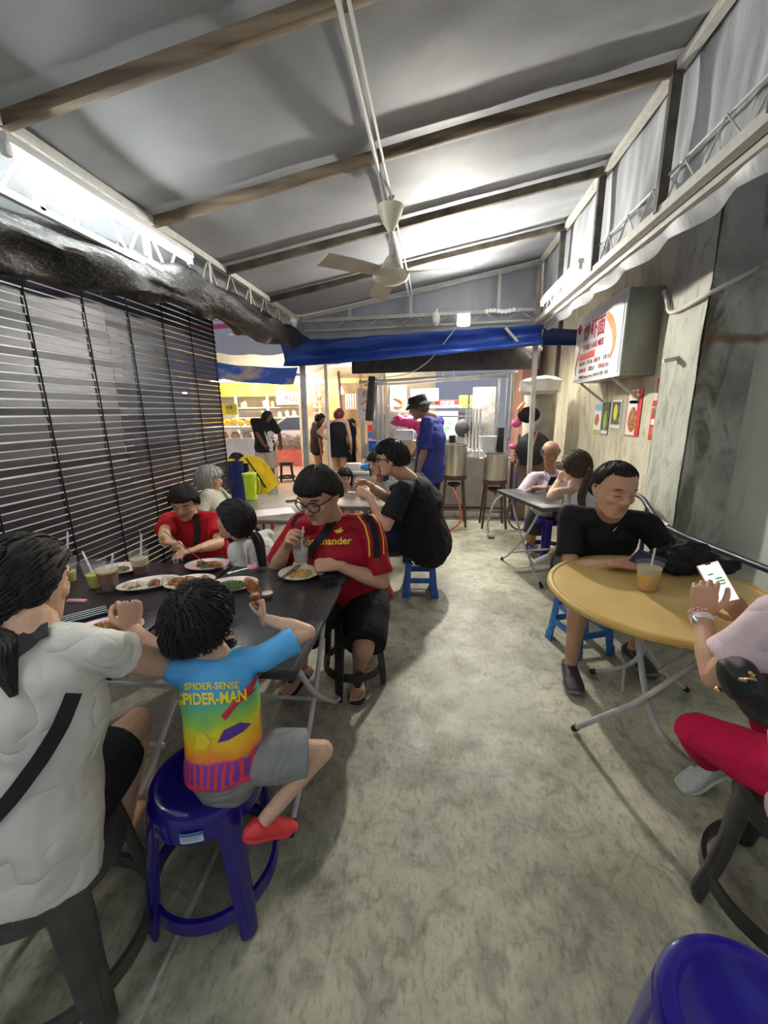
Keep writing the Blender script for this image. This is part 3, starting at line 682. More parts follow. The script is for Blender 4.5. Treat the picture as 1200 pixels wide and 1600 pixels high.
# right skirt with rails, posts and scalloped hem
zb = 2.58
def skirt(u, v):
    y = -1.1+u*6.7; w = .03*noise.noise(V((y*4, v*1.2, 3)))+.014*noise.noise(V((y*13, v*2, 5)))*(.4+v)
    return (XR+.05+w, y, (ZR+.04)*(1-v)+(zb-.03)*v)
m = MB(); m.grid(skirt, 260, 14, .003, (1, 0, 0)); struct('wall_right_skirt', m, CANVAS2)
def hem(u, v):
    y = -1.1+u*6.9; d = abs(math.sin(y*5.5)); s2 = .025*noise.noise(V((y*5, v, 1)))
    return (XR+.04+v*.07+s2*v+.018*v*math.sin(y*11), y, zb-.02-v*(.07+.035*d))
m = MB(); m.grid(hem, 220, 6, .003, (1, 0, 0)); tag(struct('trim_hem', m, CANVAS2), None, None)
m = MB(); m.bar((XR, -1.1, ZR), (XR, 5.6, ZR), .045); m.bar((XR, -1.1, zb), (XR, 5.6, zb), .05); m.bar((XR+.05, -1.1, zb-.04), (XR+.05, 5.6, zb-.04), .03); m.tube([(XR+.01, -1.1, zb+.17), (XR+.01, 5.6, zb+.17)], .008)
for i in range(22): y = -1+i*.31; m.tube([(XR, y, zb), (XR, y+.15, zb+.17), (XR, y+.31, zb)], .005, n=5, sub=1)
struct('trim_truss_right', m, STEELP)
for y in (-.9, .05, .99, 1.93, 2.73, 3.70, 4.66):
    m = MB(); m.bar((XR-.01, y, zb), (XR-.01, y, ZR), .05, .035); struct('trim_post', m, DARKST, smooth=False)
# far end truss, gable sheet and the two posts
m = MB(); m.grid(lambda u, v: (XL+u*(XR-XL), YE+.10+.02*noise.noise(V((u*8, v*3, 2))), 2.42*(1-v)+(zc(XL+u*(XR-XL))+.03)*v), 30, 10, .005, (0, 1, 0)); struct('wall_far_gable', m, CANVAS2)
m = MB(); m.bar((XL, YE, 2.70), (XR, YE, 2.72), .04); m.bar((XL, YE, zc(XL)), (XR, YE, zc(XR)), .045); m.tube([(XL, YE, 2.58), (XR, YE, 2.60)], .014)
for x in (-1.1, -.32, .75): m.bar((x, YE, 2.70), (x, YE, zc(x)), .035)
for i in range(7): x = XL+i*.43; m.tube([(x, YE, 2.58), (x+.21, YE, 2.71), (x+.43, YE, 2.58)], .006, n=5, sub=1)
struct('trim_truss_far', m, STEELP)
m = MB(); m.bar((-1.80, 5.6, 0), (-1.76, 5.6, 2.75), .065); struct('trim_post_left', m, STAIN2, smooth=False)
m = MB(); m.bar((1.27, 5.6, 0), (1.20, 5.6, 3.2), .055); m.bar((1.17, 5.55, 2.16), (.82, 5.45, 2.50), .03); m.bar((1.24, 5.6, 2.3), (1.36, 5.5, 2.62), .025); struct('trim_post_right', m, M('painted_post', (.36, .35, .30), (.45, .44, .38), sc=9, rough=.55), smooth=False)

# ------------------------------------------------------------- lamps of the canopy
def tube_light(loc, length, mat, label):
    r = empty('fluorescent_tube', loc, label, 'lamp'); a = V((0, -length/2, 0)); b = V((0, length/2, 0))
    m = MB(); m.box((0, 0, .035), (.05, length+.06, .035)); m.box((0, -length/2-.015, 0), (.03, .03, .05)); m.box((0, length/2+.015, 0), (.03, .03, .05)); m.build('batten', BATT, r, bev=.004)
    m = MB(); m.tube([a, b], .014, n=12, sub=1); m.build('tube', mat, r)
    return r
r1 = tube_light((-1.66, 2.30, 2.555), 1.2, TUBEM, 'long lit fluorescent tube on the left truss, above the rolled black net')
r2 = dup(r1, (-1.66, .45, 2.54), 0, 'near end fluorescent tube on the left truss, cut off by the edge of the photo'); r3 = dup(r1, (-1.66, -.95, 2.53), 0, 'added fill tube on the left truss, unseen behind the viewer'); r4 = dup(r1, (1.12, -.75, 2.63), 0, 'added fill tube on the right rail, unseen behind the viewer')  # the tubes behind the viewer are added as fill for the foreground
tube_light((1.14, 4.45, 2.66), 1.2, TUBEM2, 'lit fluorescent tube on the far right rail above the sign')
# bare bulb
B0 = PY(724, 500, 5.12); r = empty('flood_lamp', B0, 'glaring square flood lamp hanging in front of the far truss', 'lamp')
Q_ = Matrix.Rotation(.22, 3, 'X')
m = MB(); m.box(Q_ @ V((0, 0, 0)), (.115, .012, .10), mat=Q_); m.build('glass', M('lit_lamp_face', (1, 1, 1), emit=(1, .96, .86), es=BULB), r)
m = MB(); m.box(Q_ @ V((0, .038, 0)), (.15, .06, .135), mat=Q_); m.build('housing', STAIN2, r, bev=.008)
for k in (-1, 1): m = MB(); m.box(Q_ @ V((k*.072, .0, 0)), (.006, .04, .135), mat=Q_); m.build('rim', STAIN2, r)
m = MB(); m.tube([(-.078, .03, 0), (-.078, .05, .09), (.078, .05, .09), (.078, .03, 0)], .005, n=6, sub=1); m.build('yoke', STEELP, r)
m = MB(); m.box(B0+V((0, .27, .09)), (.02, .42, .02)); tag(m.build('steel_bracket', STEELP), 'short steel arm holding the flood lamp off the far truss', 'bracket')
m = MB(); m.tube([B0+V((0, .05, .03)), PY(700, 528, 5.5), PY(672, 562, 5.7), PY(640, 583, 5.9), PY(600, 590, 6.0)], .006, n=6); tag(m.build('lamp_cable', BATT), 'white cable drooping from the flood lamp across the blue tarpaulin', 'cable')
m = MB(); c = PY(681, 498, 5.5); m.ball(c, (.05, .06, .085)); m.lathe(c+V((0, -.07, -.03)), [(.03, 0), (.03, .03), (.02, .035)], mat=Matrix.Rotation(PI/2, 3, 'X')); m.bar(c+V((0, 0, .05)), c+V((.02, .1, .13)), .02); tag(m.build('security_camera', WHITE), 'white security camera on the far truss left of the flood lamp', 'camera')
rr = random.Random(4)
m = MB()
for i in range(9):
    x = rr.uniform(-.5, .0); m = MB(); m.tube([(x, 5.52, 2.66+rr.uniform(-.03, .06)), (x+rr.uniform(-.1, .1), 5.50, 2.56), (x+rr.uniform(-.12, .12), 5.53, 2.66)], .005, n=5); tag(m.build('cable_loop', M('cable_grey', (.25, .25, .24), rough=.6)), 'grey cable loop in the tangle tied to the far truss left of the flood lamp', 'cable', 'cable loops on the far truss')
for i in range(8):
    x = .6+i*.045; m = MB(); m.lathe((x, 5.5, 2.70+.01*math.sin(i)), [(.018, -.006), (.026, 0), (.018, .006)], n=12, mat=Matrix.Rotation(PI/2, 3, 'X')); tag(m.build('pale_ring', BATT), 'small pale ring in the row on the far truss right of the flood lamp', 'ring', 'pale rings on the far truss')
# fan
fr = empty('ceiling_fan', (-.325, 3.2, zc(-.325)), 'cream ceiling fan hanging from the long pipes under the canopy', 'fan')
z0 = zc(-.325); FANM = M('cream_enamel', (.66, .64, .48), (.72, .70, .55), sc=9, rough=.35); FANB = M('fan_blade', (.50, .47, .38), (.6, .57, .47), sc=9, rough=.4)
zz = lambda z: z-z0
m = MB(); m.lathe((0, 0, 0), [(.092, zz(2.905)), (.085, zz(2.88)), (.05, zz(2.80)), (.022, zz(2.755)), (.018, zz(2.75))], n=28); m.build('canopy_cup', FANM, fr)
m = MB(); m.tube([(0, 0, 0), (0, 0, zz(2.58))], .013); m.build('down_rod', STEELP, fr)
m = MB(); m.lathe((0, 0, 0), [(.015, zz(2.61)), (.035, zz(2.59)), (.075, zz(2.525)), (.098, zz(2.505))], n=28); m.build('motor_cover', M('dusty_cream', (.42, .40, .32), (.62, .60, .48), sc=22, rough=.6), fr)
m = MB(); m.lathe((0, 0, 0), [(.098, zz(2.508)), (.128, zz(2.495)), (.132, zz(2.475)), (.115, zz(2.45)), (.075, zz(2.43)), (.03, zz(2.425))], n=28); m.build('motor', FANM, fr)
for a in (-12, 108, 228):
    m = MB(); d = V((math.cos(math.radians(a)), math.sin(math.radians(a)), 0)); q = V((-d.y, d.x, 0))
    m.grid(lambda u, v: V((0, 0, zz(2.488))) + d*(.12+u*.45) + q*((v-.5)*(.07+.07*math.sin(min(1, u*1.6)*PI*.5))) + V((0, 0, (v-.5)*.035 - .02*u)), 14, 4, .003, (0, 0, 1)); m.build('blade', FANB, fr)
# wall fan duct / bracket of fan: hook
m = MB(); m.tube([V((-.33, 3.2, z0-.02)), V((-.30, 3.2, z0+.0)), V((-.325, 3.2, 2.93))], .008, n=6); tag(m.build('fan_hook', STEELP), 'bent steel hook holding the ceiling fan to the pipes', 'hook')

# ------------------------------------------------------------- slatted blind and rolled net on the left
br = empty('slatted_blind', (-2.25, 1.5, 0), 'long black slatted outdoor blind closing the left side', 'blind')
m = MB(); rr = random.Random(3)
for i in range(48):
    z = .30+i*.0455
    for y0, y1 in ((-1.2, 1.35), (1.355, 2.78), (2.785, 4.25)):
        t = rr.uniform(-.10, .10); dz = rr.uniform(-.0018, .0018)
        c = V((-2.25+rr.uniform(-.003, .003), (y0+y1)/2, z+dz)); m.box(c, (.007, y1-y0, .0375), mat=Matrix.Rotation(t, 3, 'Y'))
m.build('slats', SLAT, br, br.location, smooth=False)
for i in range(13):
    y = -.6+i*.40; m = MB(); m.tube([(-2.238, y, .28), (-2.236, y+.005, 1.4), (-2.238, y, 2.48)], .005, n=5); m.build('cord', CORD, br, br.location)
m = MB(); m.box((-2.25, 1.52, 2.50), (.04, 5.5, .05)); m.build('head_rail', DARKST, br, br.location, smooth=False)
nr = MB()
cs = [V((-1.84, .2, 2.21)), V((-1.84, 1.2, 2.25))] + [PX(u, v, -1.84) for u, v in ((0, 376), (60, 392), (150, 418), (230, 436), (290, 452))] + [PX(u, v, x) for u, v, x in ((345, 474, -1.84), (395, 503, -1.82), (440, 522, -1.80), (470, 533, -1.76), (492, 545, -1.70))]
rs = [.13, .13, .14, .135, .13, .125, .13, .135, .15, .12, .08, .05]
nr.loft(cs, [(r, r*.95) for r in rs], n=40, sub=14, side=(1, 0, 0))
def netf(co):
    q = V((co.x*9, co.y*2.2, co.z*9)); w = V((co.x*30, co.y*9, co.z*30))
    n = noise.noise(q)*.055 + noise.noise(w)*.018; e = V((noise.noise(q+V((5, 0, 0))), 0, noise.noise(q+V((0, 5, 0)))))
    return co + e*.06 + V((.3, 0, .5))*n
tag(nr.build('rolled_shade_net', NET, fn=netf), 'rolled up black shade net slung under the left truss above the blind', 'net')
# pale sheet added outside behind the blind so that the slat gaps look bright
m = MB(); m.grid(lambda u, v: (-3.6+.05*noise.noise(V((u*20, v*3, 0))), -1.6+u*6.2, v*3.1), 60, 6, .01, (-1, 0, 0)); tag(m.build('slat_backdrop', M('backdrop_white', (.62, .60, .62), (.75, .72, .74), sc=2, rough=.8)), 'added pale backdrop sheet, seen as bright slivers between the slats of the blind', 'tent')
# ------------------------------------------------------------- stools
NAVY = M('navy_plastic', (.010, .006, .16), (.014, .008, .20), sc=30, rough=.16, spec=.55, coat=.3, bump=.0003)
SKYB = M('blue_plastic', (.035, .17, .48), (.045, .20, .54), sc=20, rough=.32)
BLUEM = M('mid_blue_plastic', (.03, .11, .36), (.04, .13, .42), sc=20, rough=.32)
BLK = M('black_stool_plastic', (.022, .021, .021), (.04, .037, .035), sc=18, rough=.33)
def round_stool(name, loc, mat, label, rz=0.0, group=None, H=.46, rt=.150, rb=.205, wide=.036):
    r = empty(name, (loc[0], loc[1], 0), label, 'stool', group, rz)
    m = MB(); m.lathe((0, 0, 0), [(.02, H-.012), (rt*.72, H-.010), (rt*.80, H-.004), (rt*.92, H), (rt+.006, H-.006), (rt+.014, H-.02), (rt+.020, H-.075), (rt+.012, H-.078), (rt+.004, H-.03), (.02, H-.03)], n=48)
    s = m.build('seat', mat, r)
    for i in range(4):
        a = PI/4+i*PI/2; d = V((math.cos(a), math.sin(a), 0)); q = V((-d.y, d.x, 0)); m = MB()
        m.loft([d*(rt+.004)+V((0, 0, H-.03)), d*(rt+.018)+V((0, 0, H-.12)), d*(rt+.035)+V((0, 0, H*.4)), d*rb+V((0, 0, .03)), d*(rb+.003)+V((0, 0, .002))],
               [(wide, .013), (wide*.95, .014), (wide*.82, .015), (wide*.72, .014), (wide*.55, .008)], side=q, n=14, cap=(0, 0))
        m.loft([d*(rt+.012)+V((0, 0, H-.05)), d*(rt+.046)+V((0, 0, H*.4)), d*(rb+.010)+V((0, 0, .03))], [(wide*.30, .008), (wide*.3, .010), (wide*.2, .008)], side=q, n=8, cap=(0, 0))
        m.build('leg', mat, r)
    for i in range(4):
        a0 = PI/4+i*PI/2+.10; a1 = a0+PI/2-.20; R = rb-.016; m = MB()
        m.loft([V((math.cos(a0+(a1-a0)*t/6)*R, math.sin(a0+(a1-a0)*t/6)*R, .105)) for t in range(7)], [(.009, .019)]*7, side=V((0, 0, 1)).cross(V((1, 0, 0))) if False else None, n=4, sub=2, cap=(0, 0))
        m2 = MB()
        vs = []
        for t in range(13):
            an = a0+(a1-a0)*t/12; c = V((math.cos(an), math.sin(an), 0))
            for rr_, z in ((R-.008, .082), (R+.008, .082), (R+.006, .128), (R-.008, .128)): vs.append(c*rr_+V((0, 0, z)))
        fs = [(t*4+k, t*4+(k+1) % 4, t*4+4+(k+1) % 4, t*4+4+k) for t in range(12) for k in range(4)]+[(3, 2, 1, 0), (48, 49, 50, 51)]
        m2.add(vs, fs); m2.build('stretcher', mat, r)
    return r
def square_stool(name, loc, mat, label, rz=0.0, H=.44, group=None):
    r = empty(name, (loc[0], loc[1], 0), label, 'stool', group, rz); a, b = .115, .148
    m = MB(); m.prism([(-a, -a), (a, -a), (a, a), (-a, a)], H-.03, H); m.prism([(-a-.006, -a-.006), (a+.006, -a-.006), (a+.006, a+.006), (-a-.006, a+.006)], H-.045, H-.02)
    for i in range(5): m.box((-.075+i*.0375, 0, H+.001), (.012, .17, .004))
    m.build('seat', mat, r, bev=.008)
    for sx in (-1, 1):
        for sy in (-1, 1):
            m = MB(); T = V((sx*a, sy*a, H-.03)); B = V((sx*b, sy*b, 0))
            for dx, dy in ((1, 0), (0, 1)):
                w0, w1 = .046, .056; vs = []
                for P_, w in ((T, w0), (B.lerp(T, .16), w1), (B.lerp(T, .15)+V((sx*.006, sy*.006, 0)), w1+.006), (B+V((sx*.006, sy*.006, 0)), w1+.01)):
                    i0 = P_; i1 = P_-V((sx*dx*w, sy*dy*w, 0)); t = V((sx*dy*.008, sy*dx*.008, 0))
                    vs += [i0, i1, i1-t, i0-t]
                fs = [(q*4+k, q*4+(k+1) % 4, q*4+4+(k+1) % 4, q*4+4+k) for q in range(3) for k in range(4)]+[(3, 2, 1, 0), (12, 13, 14, 15)]
                m.add(vs, fs)
            m.build('leg', mat, r, bev=.003)
    for k in range(4):
        R = Matrix.Rotation(k*PI/2, 3, 'Z')
        for z, h in ((.265, .028), (.15, .045)):
            off = b+(a-b)*z/(H-.03); m = MB(); m.box(R @ V((0, off-.006, z)), (2*off-.06, .010, h), mat=R); m.build('rung', mat, r, bev=.002)
    return r
st1 = round_stool('round_stool', (-1.02, .73), M('grey_black_plastic', (.05, .046, .043), (.075, .07, .065), sc=18, rough=.36), 'dark grey round plastic stool under the woman in the white tee at the left edge', rz=.25, rb=.225, wide=.048, rt=.165)
st2 = round_stool('round_stool', (-.70, .975), NAVY, 'glossy navy round stool with a white sticker under the small boy', rz=.12, rb=.205, wide=.040)
st3 = round_stool('round_stool', (-.46, 2.13), BLK, 'black round stool under the man in the red sports shirt', rz=.5, rb=.19, rt=.14)
st4 = square_stool('square_stool', (-.11, 3.37), BLUEM, 'blue square stool with open side rungs under the big man in black, in the aisle', rz=.05)
st5 = square_stool('square_stool', (.98, 2.60), SKYB, 'bright blue square stool under the man at the round yellow table', rz=.35)
st6 = square_stool('square_stool', (-.99, 2.20), BLUEM, 'blue square stool under the black table, beneath the girl with the pony tail', rz=.1)
st7 = round_stool('round_stool', (1.10, 1.07), BLK, 'black stool at the right edge under the woman in red trousers', rz=.62, rb=.235, wide=.042, rt=.165)
st8 = round_stool('round_stool', (.595, .545), NAVY, 'empty glossy navy round stool in the bottom right corner', rz=.3, rb=.205, wide=.045, rt=.155, H=.47)
st9 = round_stool('round_stool', (1.20, 4.36), NAVY, 'navy round stool under the elderly man in the lilac polo shirt', rz=.4, rb=.19, rt=.14)
st10 = round_stool('round_stool', (1.24, 3.16), NAVY, 'navy round stool under the woman in the white tank top', rz=.2, rb=.19, rt=.14)
st11 = round_stool('round_stool', PZ(449, 752, 0)[:2], BLK, 'small black stool standing alone beside the red brick planter', rz=.4, rb=.20, rt=.14)
st12 = square_stool('square_stool', (-1.95, 3.42), BLUEM, 'blue square stool under the grey haired woman')
st13 = round_stool('round_stool', (-1.60, 2.52), BLK, 'black round stool under the older woman in the red tee', rb=.19, rt=.14)
# sticker of the navy stool
ang = math.radians(-82); m = MB(); Rr = .172
st = MB(); st.grid(lambda u, v: (.1725*math.cos(ang-.15+.36*u)*(1-.0+.0), .1725*math.sin(ang-.15+.36*u), .395+.034*v), 8, 2, .0008, (0, -.3, 0))
s_ = st.build('sticker', M('sticker_white', (.62, .66, .72), rough=.5), st2)
m = MB(); m.grid(lambda u, v: (.1738*math.cos(ang-.15+.36*u), .1738*math.sin(ang-.15+.36*u), .419+.0098*v), 8, 1, .0006, (0, -.3, 0)); m.build('sticker_band', M('sticker_blue', (.05, .17, .42), rough=.5), s_)
for k, z, w in ((0, .4135, 30), (1, .4085, 24), (2, .4035, 27)):
    m = MB(); m.grid(lambda u, v: (.1738*math.cos(ang-.12+.011*w*u), .1738*math.sin(ang-.12+.011*w*u), z+.0016*v), 6, 1, .0006, (0, -.3, 0)); m.build('sticker_print', M('print_grey', (.25, .3, .38), rough=.6), s_)

# ------------------------------------------------------------- folding tables
TBLACK = M('black_table_top', (.020, .020, .022), (.05, .05, .052), sc=7, rough=.30, rvar=.12, bump=.0006, bsc=60)
TBROWN = M('dark_plum_table_top', (.022, .014, .018), (.035, .024, .028), sc=7, rough=.30, rvar=.1)
TGREY = M('grey_table_top', (.20, .17, .15), (.29, .25, .22), sc=5, rough=.30, rvar=.1); TDARK = M('dark_grey_table_top', (.045, .045, .05), (.08, .08, .085), sc=7, rough=.3)
LEGW = M('white_tube_leg', (.50, .46, .47), (.60, .56, .56), sc=12, rough=.4)
def folding_table(name, c, sx, sy, top, label, rz=0.0, H=.75, leg=LEGW, lines=True, cat='table', group=None, lx=None):
    r = empty(name, (c[0], c[1], 0), label, cat, group, rz)
    m = MB(); m.box((0, 0, H-.012), (sx, sy, .024)); m.box((0, 0, H-.028), (sx-.012, sy-.012, .022)); m.build('tabletop', top, r, bev=.006)
    if lines:
        m = MB()
        for o in (-.36, -.33, -.30, .30, .33, .36): m.box((o*sx*1.1, 0, H+.0003), (.0025, sy*.9, .0012))
        m.build('groove', M('groove_dark', (.008, .008, .009), rough=.5), r)
        m = MB(); b = .016
        for s1 in (-1, 1): m.box((s1*(sx/2-b), 0, H+.0003), (.003, sy-2*b, .0012)); m.box((0, s1*(sy/2-b), H+.0003), (sx-2*b, .003, .0012))
        m.build('rim_line', M('groove_grey', (.10, .10, .105), rough=.35), r)
    lx = lx or sx/2-.07; a = sy/2-.10
    for s1 in (-1, 1):
        x = s1*lx
        for k, (dx, s2) in enumerate(((0, 1), (-.022*s1, -1))):
            m = MB(); xx = x+dx
            m.tube([(xx, -s2*a*.92, H-.03), (xx, -s2*a*.2, H*.52), (xx, s2*a*.55, H*.20), (xx, s2*(a*.75), .09), (xx, s2*(a+.02), .03)], .0115, n=10)
            l = m.build('leg', leg, r)
            m = MB(); m.tube([(xx, s2*(a+.005), .038), (xx, s2*(a+.035), .022)], .014, n=10, sub=1); m.box((xx, s2*(a+.033), .010), (.022, .03, .020)); m.build('foot_cap', RUBBER, l)
    for s2 in (-1, 1):
        m = MB(); m.tube([(-lx, s2*a*.55, H*.20), (lx, s2*a*.55, H*.20)], .010, n=8, sub=1); m.build('crossbar', leg, r)
        m = MB(); m.tube([(-lx, s2*a*.92, H-.035), (lx, s2*a*.92, H-.035)], .010, n=8, sub=1); m.build('crossbar', leg, r)
    return r
tA = folding_table('folding_table', (-.745, 1.53), .64, .87, TBLACK, 'black folding table with grooved top, nearest the aisle, in front of the boy')
tB = folding_table('folding_table', (-1.53, 1.545), .90, .87, TBROWN, 'dark plum folding table pushed against the black one, by the blind', lines=False)
tC = folding_table('folding_table', (-1.37, 3.40), .80, .98, TGREY, 'shiny grey folding table holding the lime green jug', lines=False)
tD = folding_table('folding_table', (1.11, 3.95), .72, .86, TDARK, 'dark grey folding table between the elderly man and the woman in white tank top', rz=.30)
tE = folding_table('folding_table', (-.66, 3.72), .50, .62, TGREY, 'grey table in front of the big man in black', lines=False)
# round yellow table
YT = M('yellow_table_top', (.60, .40, .13), (.70, .50, .20), sc=3, rough=.30, bump=.0008, bsc=9, rvar=.06)
YR = M('yellow_table_rim', (.52, .32, .08), (.62, .42, .13), sc=6, rough=.32)
rt = empty('round_table', (1.01, 1.84, 0), 'round yellow plastic folding table on grey tube legs by the right wall', 'table')
m = MB(); m.lathe((0, 0, 0), [(.01, .722), (.44, .722), (.452, .728), (.455, .738), (.452, .748), (.01, .750)], n=72); m.build('tabletop', YT, rt)
m = MB(); m.lathe((0, 0, 0), [(.440, .720), (.458, .722), (.466, .730), (.467, .742), (.460, .751), (.446, .7535), (.440, .751)], n=72, closed=True); m.build('rim', YR, rt)
LG = M('grey_tube_leg', (.40, .40, .38), (.50, .50, .47), sc=12, rough=.38)
def wl(p): return V(p)-rt.location
feet = [PZ(900, 1137, .03), PZ(928, 1049, .03), PZ(1125, 1225, .03), PZ(1075, 1040, .03)]
F1, F2, F3 = feet[0], feet[1], V((1.30, 1.62, .03)); F4 = V((1.42, 2.15, .03))
def yleg(a, b, c, d, nm='leg', rad=.0125):
    m = MB(); m.tube([wl(a), wl(b), wl(c), wl(d)], rad, n=10); l = m.build(nm, LG, rt)
    m = MB(); q = wl(d); t = (wl(d)-wl(c)).normalized(); m.tube([q-t*.012, q+t*.022], .0155, n=10, sub=1); m.build('foot_cap', RUBBER, l)
P1 = PZ(960, 975, .72)
yleg((1.22, 1.60, .71), PY(1008, 1090, 1.58), PY(945, 1118, 1.66), F1)
yleg((1.28, 2.14, .71), PY(1010, 1010, 2.12), PY(975, 1042, 2.2), F2)
yleg((.86, 1.72, .715), PY(1010, 1090, 1.60), PY(1040, 1155, 1.50), PZ(1100, 1205, .04))
yleg((.92, 2.12, .715), (1.08, 2.12, .40), (1.25, 2.13, .15), (1.40, 2.16, .03))
m = MB(); m.tube([wl(PY(975, 1042, 2.2)), wl(PY(970, 1108, 2.1))], .008, n=8, sub=1); m.build('brace', LG, rt)
m = MB(); m.tube([wl((.90, 1.66, .70)), wl((.93, 2.16, .70))], .010, n=8, sub=1); m.build('crossbar', LG, rt)
m = MB(); m.tube([wl((1.22, 1.60, .705)), wl((1.28, 2.14, .705))], .010, n=8, sub=1); m.build('crossbar', LG, rt)
m = MB(); m.bar(wl(PY(1030, 1048, 1.8)), wl(PY(1072, 1022, 1.75)), .028, .012); m.build('lock_plate', LG, rt)
m = MB(); m.ball(wl(PY(1009, 1090, 1.575)), .010); m.build('rivet', GOLD, rt)

# ------------------------------------------------------------- crockery, cups, food
PINKP = M('pink_melamine', (.72, .50, .48), (.78, .56, .54), sc=9, rough=.28); CREAMP = M('cream_melamine', (.72, .67, .56), (.78, .73, .62), sc=9, rough=.28); CUPM = M('clear_plastic', (.60, .61, .61), rough=.12, alpha=.12, spec=.6)
TEA = M('iced_tea', (.15, .04, .008), rough=.12, spec=.6); LIME = M('lime_drink', (.50, .44, .06), rough=.12, alpha=.95, spec=.6); ORG = M('orange_drink', (.62, .34, .015), rough=.15, alpha=.97, spec=.6); FOAM = M('drink_foam', (.72, .62, .36), rough=.4, alpha=.55); CLEARD = M('clear_drink', (.55, .55, .42), rough=.12, alpha=.6)
STRAWM = M('straw_clear', (.85, .84, .84), rough=.25, alpha=.65)
TZ = .7505
def plate(c, rx, ry, mat, label, rz=0.0, z=TZ, name='plate', grp=None):
    r = empty(name, (c[0], c[1], z), label, 'plate', grp, rz); m = MB(); n = 48; prof = [(.02, .004), (.60, .004), (.80, .009), (1.0, .020), (1.0, .0225), (.80, .013), (.60, .0075), (.02, .0072)]
    vs = [(a*rx*math.cos(2*PI*k/n), a*ry*math.sin(2*PI*k/n), zz_) for a, zz_ in prof for k in range(n)]
    fs = [(i*n+k, i*n+(k+1) % n, (i+1)*n+(k+1) % n, (i+1)*n+k) for i in range(len(prof)-1) for k in range(n)] + [tuple(range(n-1, -1, -1)), tuple(range((len(prof)-1)*n, len(prof)*n))]
    m.add(vs, fs); m.build('dish', mat, r)
    m = MB(); vs = [(a*rx*math.cos(2*PI*k/n), a*ry*math.sin(2*PI*k/n), zz_) for a, zz_ in ((.55, 0), (.58, 0), (.58, .006), (.55, .006)) for k in range(n)]
    m.add(vs, [(i*n+k, i*n+(k+1) % n, ((i+1) % 4)*n+(k+1) % n, ((i+1) % 4)*n+k) for i in range(4) for k in range(n)]); m.build('foot_ring', mat, r)
    return r
def cup(c, mat, level, label, h=.115, rt_=.045, rb_=.030, z=TZ, straw=None, slabel=None, tilt=None, foam=None):
    r = empty('plastic_cup', (c[0], c[1], z), label, 'cup')
    R = tilt or Matrix.Identity(3)
    m = MB(); m.lathe((0, 0, 0), [(rb_, 0), (rb_+.001, .001), (rt_, h), (rt_+.004, h+.001), (rt_+.004, h+.004), (rt_-.001, h+.004), (rb_-.001, .003), (rb_-.002, .002)], n=28, mat=R); m.build('cup_wall', CUPM, r)
    m = MB(); rl = rb_+(rt_-rb_)*level-.0015; m.lathe((0, 0, 0), [(rb_-.0025, .004), (rl, h*level-.003), (rl-.001, h*level)], n=28, mat=R); m.build('drink', mat, r)
    if foam:
        r2_ = rb_+(rt_-rb_)*(level+foam)-.002; m = MB(); m.lathe((0, 0, 0), [(rl-.0008, h*level+.0005), (r2_, h*(level+foam))], n=24, mat=R); m.build('ice', FOAM, r)
    if straw:
        m = MB(); b = V((c[0], c[1], z)); m.tube([b+R @ V((-straw[0]*.10, -straw[1]*.10, .015)), b+R @ V((straw[0], straw[1], straw[2]))], .0045, n=8, sub=1)
        tag(m.build('drinking_straw', straw[3] if len(straw) > 3 else STRAWM), slabel, 'straw')
    return r
c = lambda u, v: PZ(u, v, TZ+.01)
P_noodle = plate(c(168, 986), .125, .10, PINKP, 'pink rimmed plate of brown fried noodles in front of the woman in the white tee', rz=.3)
P_oval = plate(c(233, 913), .135, .078, CREAMP, 'long oval cream plate with picked chicken bones', rz=.55)
P_wing = plate(c(297, 911), .115, .085, CREAMP, 'cream plate of roasted chicken wings', rz=.45)
P_green = plate(c(363, 915), .120, .085, PINKP, 'pink oval plate with minced green herbs on a leaf', rz=.3)
P_mix = plate(c(324, 884), .115, .085, PINKP, 'pink plate in front of the older woman in red, with meat and greens', rz=.1)
P_red = plate(c(468, 897), .105, .098, CREAMP, 'round cream plate of yellow noodles in front of the man in the red sports shirt')
P_back = plate(c(188, 890), .12, .085, PINKP, 'half hidden pink plate behind the tea cups beside the blind', rz=.3)
def strands(c, rx, ry, n, mat, label, name, cat, z=TZ+.008, r=.0022, seed=1, hgt=.022):
    rr = random.Random(seed); m = MB()
    for i in range(n):
        a = rr.uniform(0, 2*PI); q = math.sqrt(rr.random()); x, y = q*rx*math.cos(a), q*ry*math.sin(a); th = rr.uniform(0, PI); pts = []
        for k in range(4):
            pts.append((c[0]+x, c[1]+y, z+hgt*(1-q*q)*rr.random()+.002)); th += rr.uniform(-1, 1); x += math.cos(th)*.016; y += math.sin(th)*.016
            e = (x/rx)**2+(y/ry)**2
            if e > 1: x /= math.sqrt(e); y /= math.sqrt(e)
        m.tube(pts, r, n=5, sub=3)
    return tag(m.build(name, mat), label, cat, None, 'stuff')
NOOB = M('brown_noodles', (.24, .10, .03), (.42, .22, .08), sc=60, rough=.4); NOOY = M('yellow_noodles', (.62, .36, .10), (.75, .50, .2), sc=60, rough=.4); HERB = M('green_herbs', (.05, .13, .02), (.16, .20, .06), sc=70, rough=.6)
strands(P_noodle.location, .085, .065, 210, NOOB, 'brown fried noodles heaped on the pink plate', 'fried_noodles', 'food', seed=2)
strands(P_red.location, .060, .055, 90, NOOY, 'yellow noodles left on the round cream plate', 'yellow_noodles', 'food', seed=3, hgt=.012)
strands(P_green.location, .060, .040, 120, HERB, 'minced green herbs on the leaf', 'minced_herbs', 'food', seed=4, r=.0016, hgt=.012, z=TZ+.012)
strands(P_mix.location, .060, .038, 90, HERB, 'chopped greens on the pink plate before the older woman', 'chopped_greens', 'food', seed=5, r=.0018, hgt=.012)
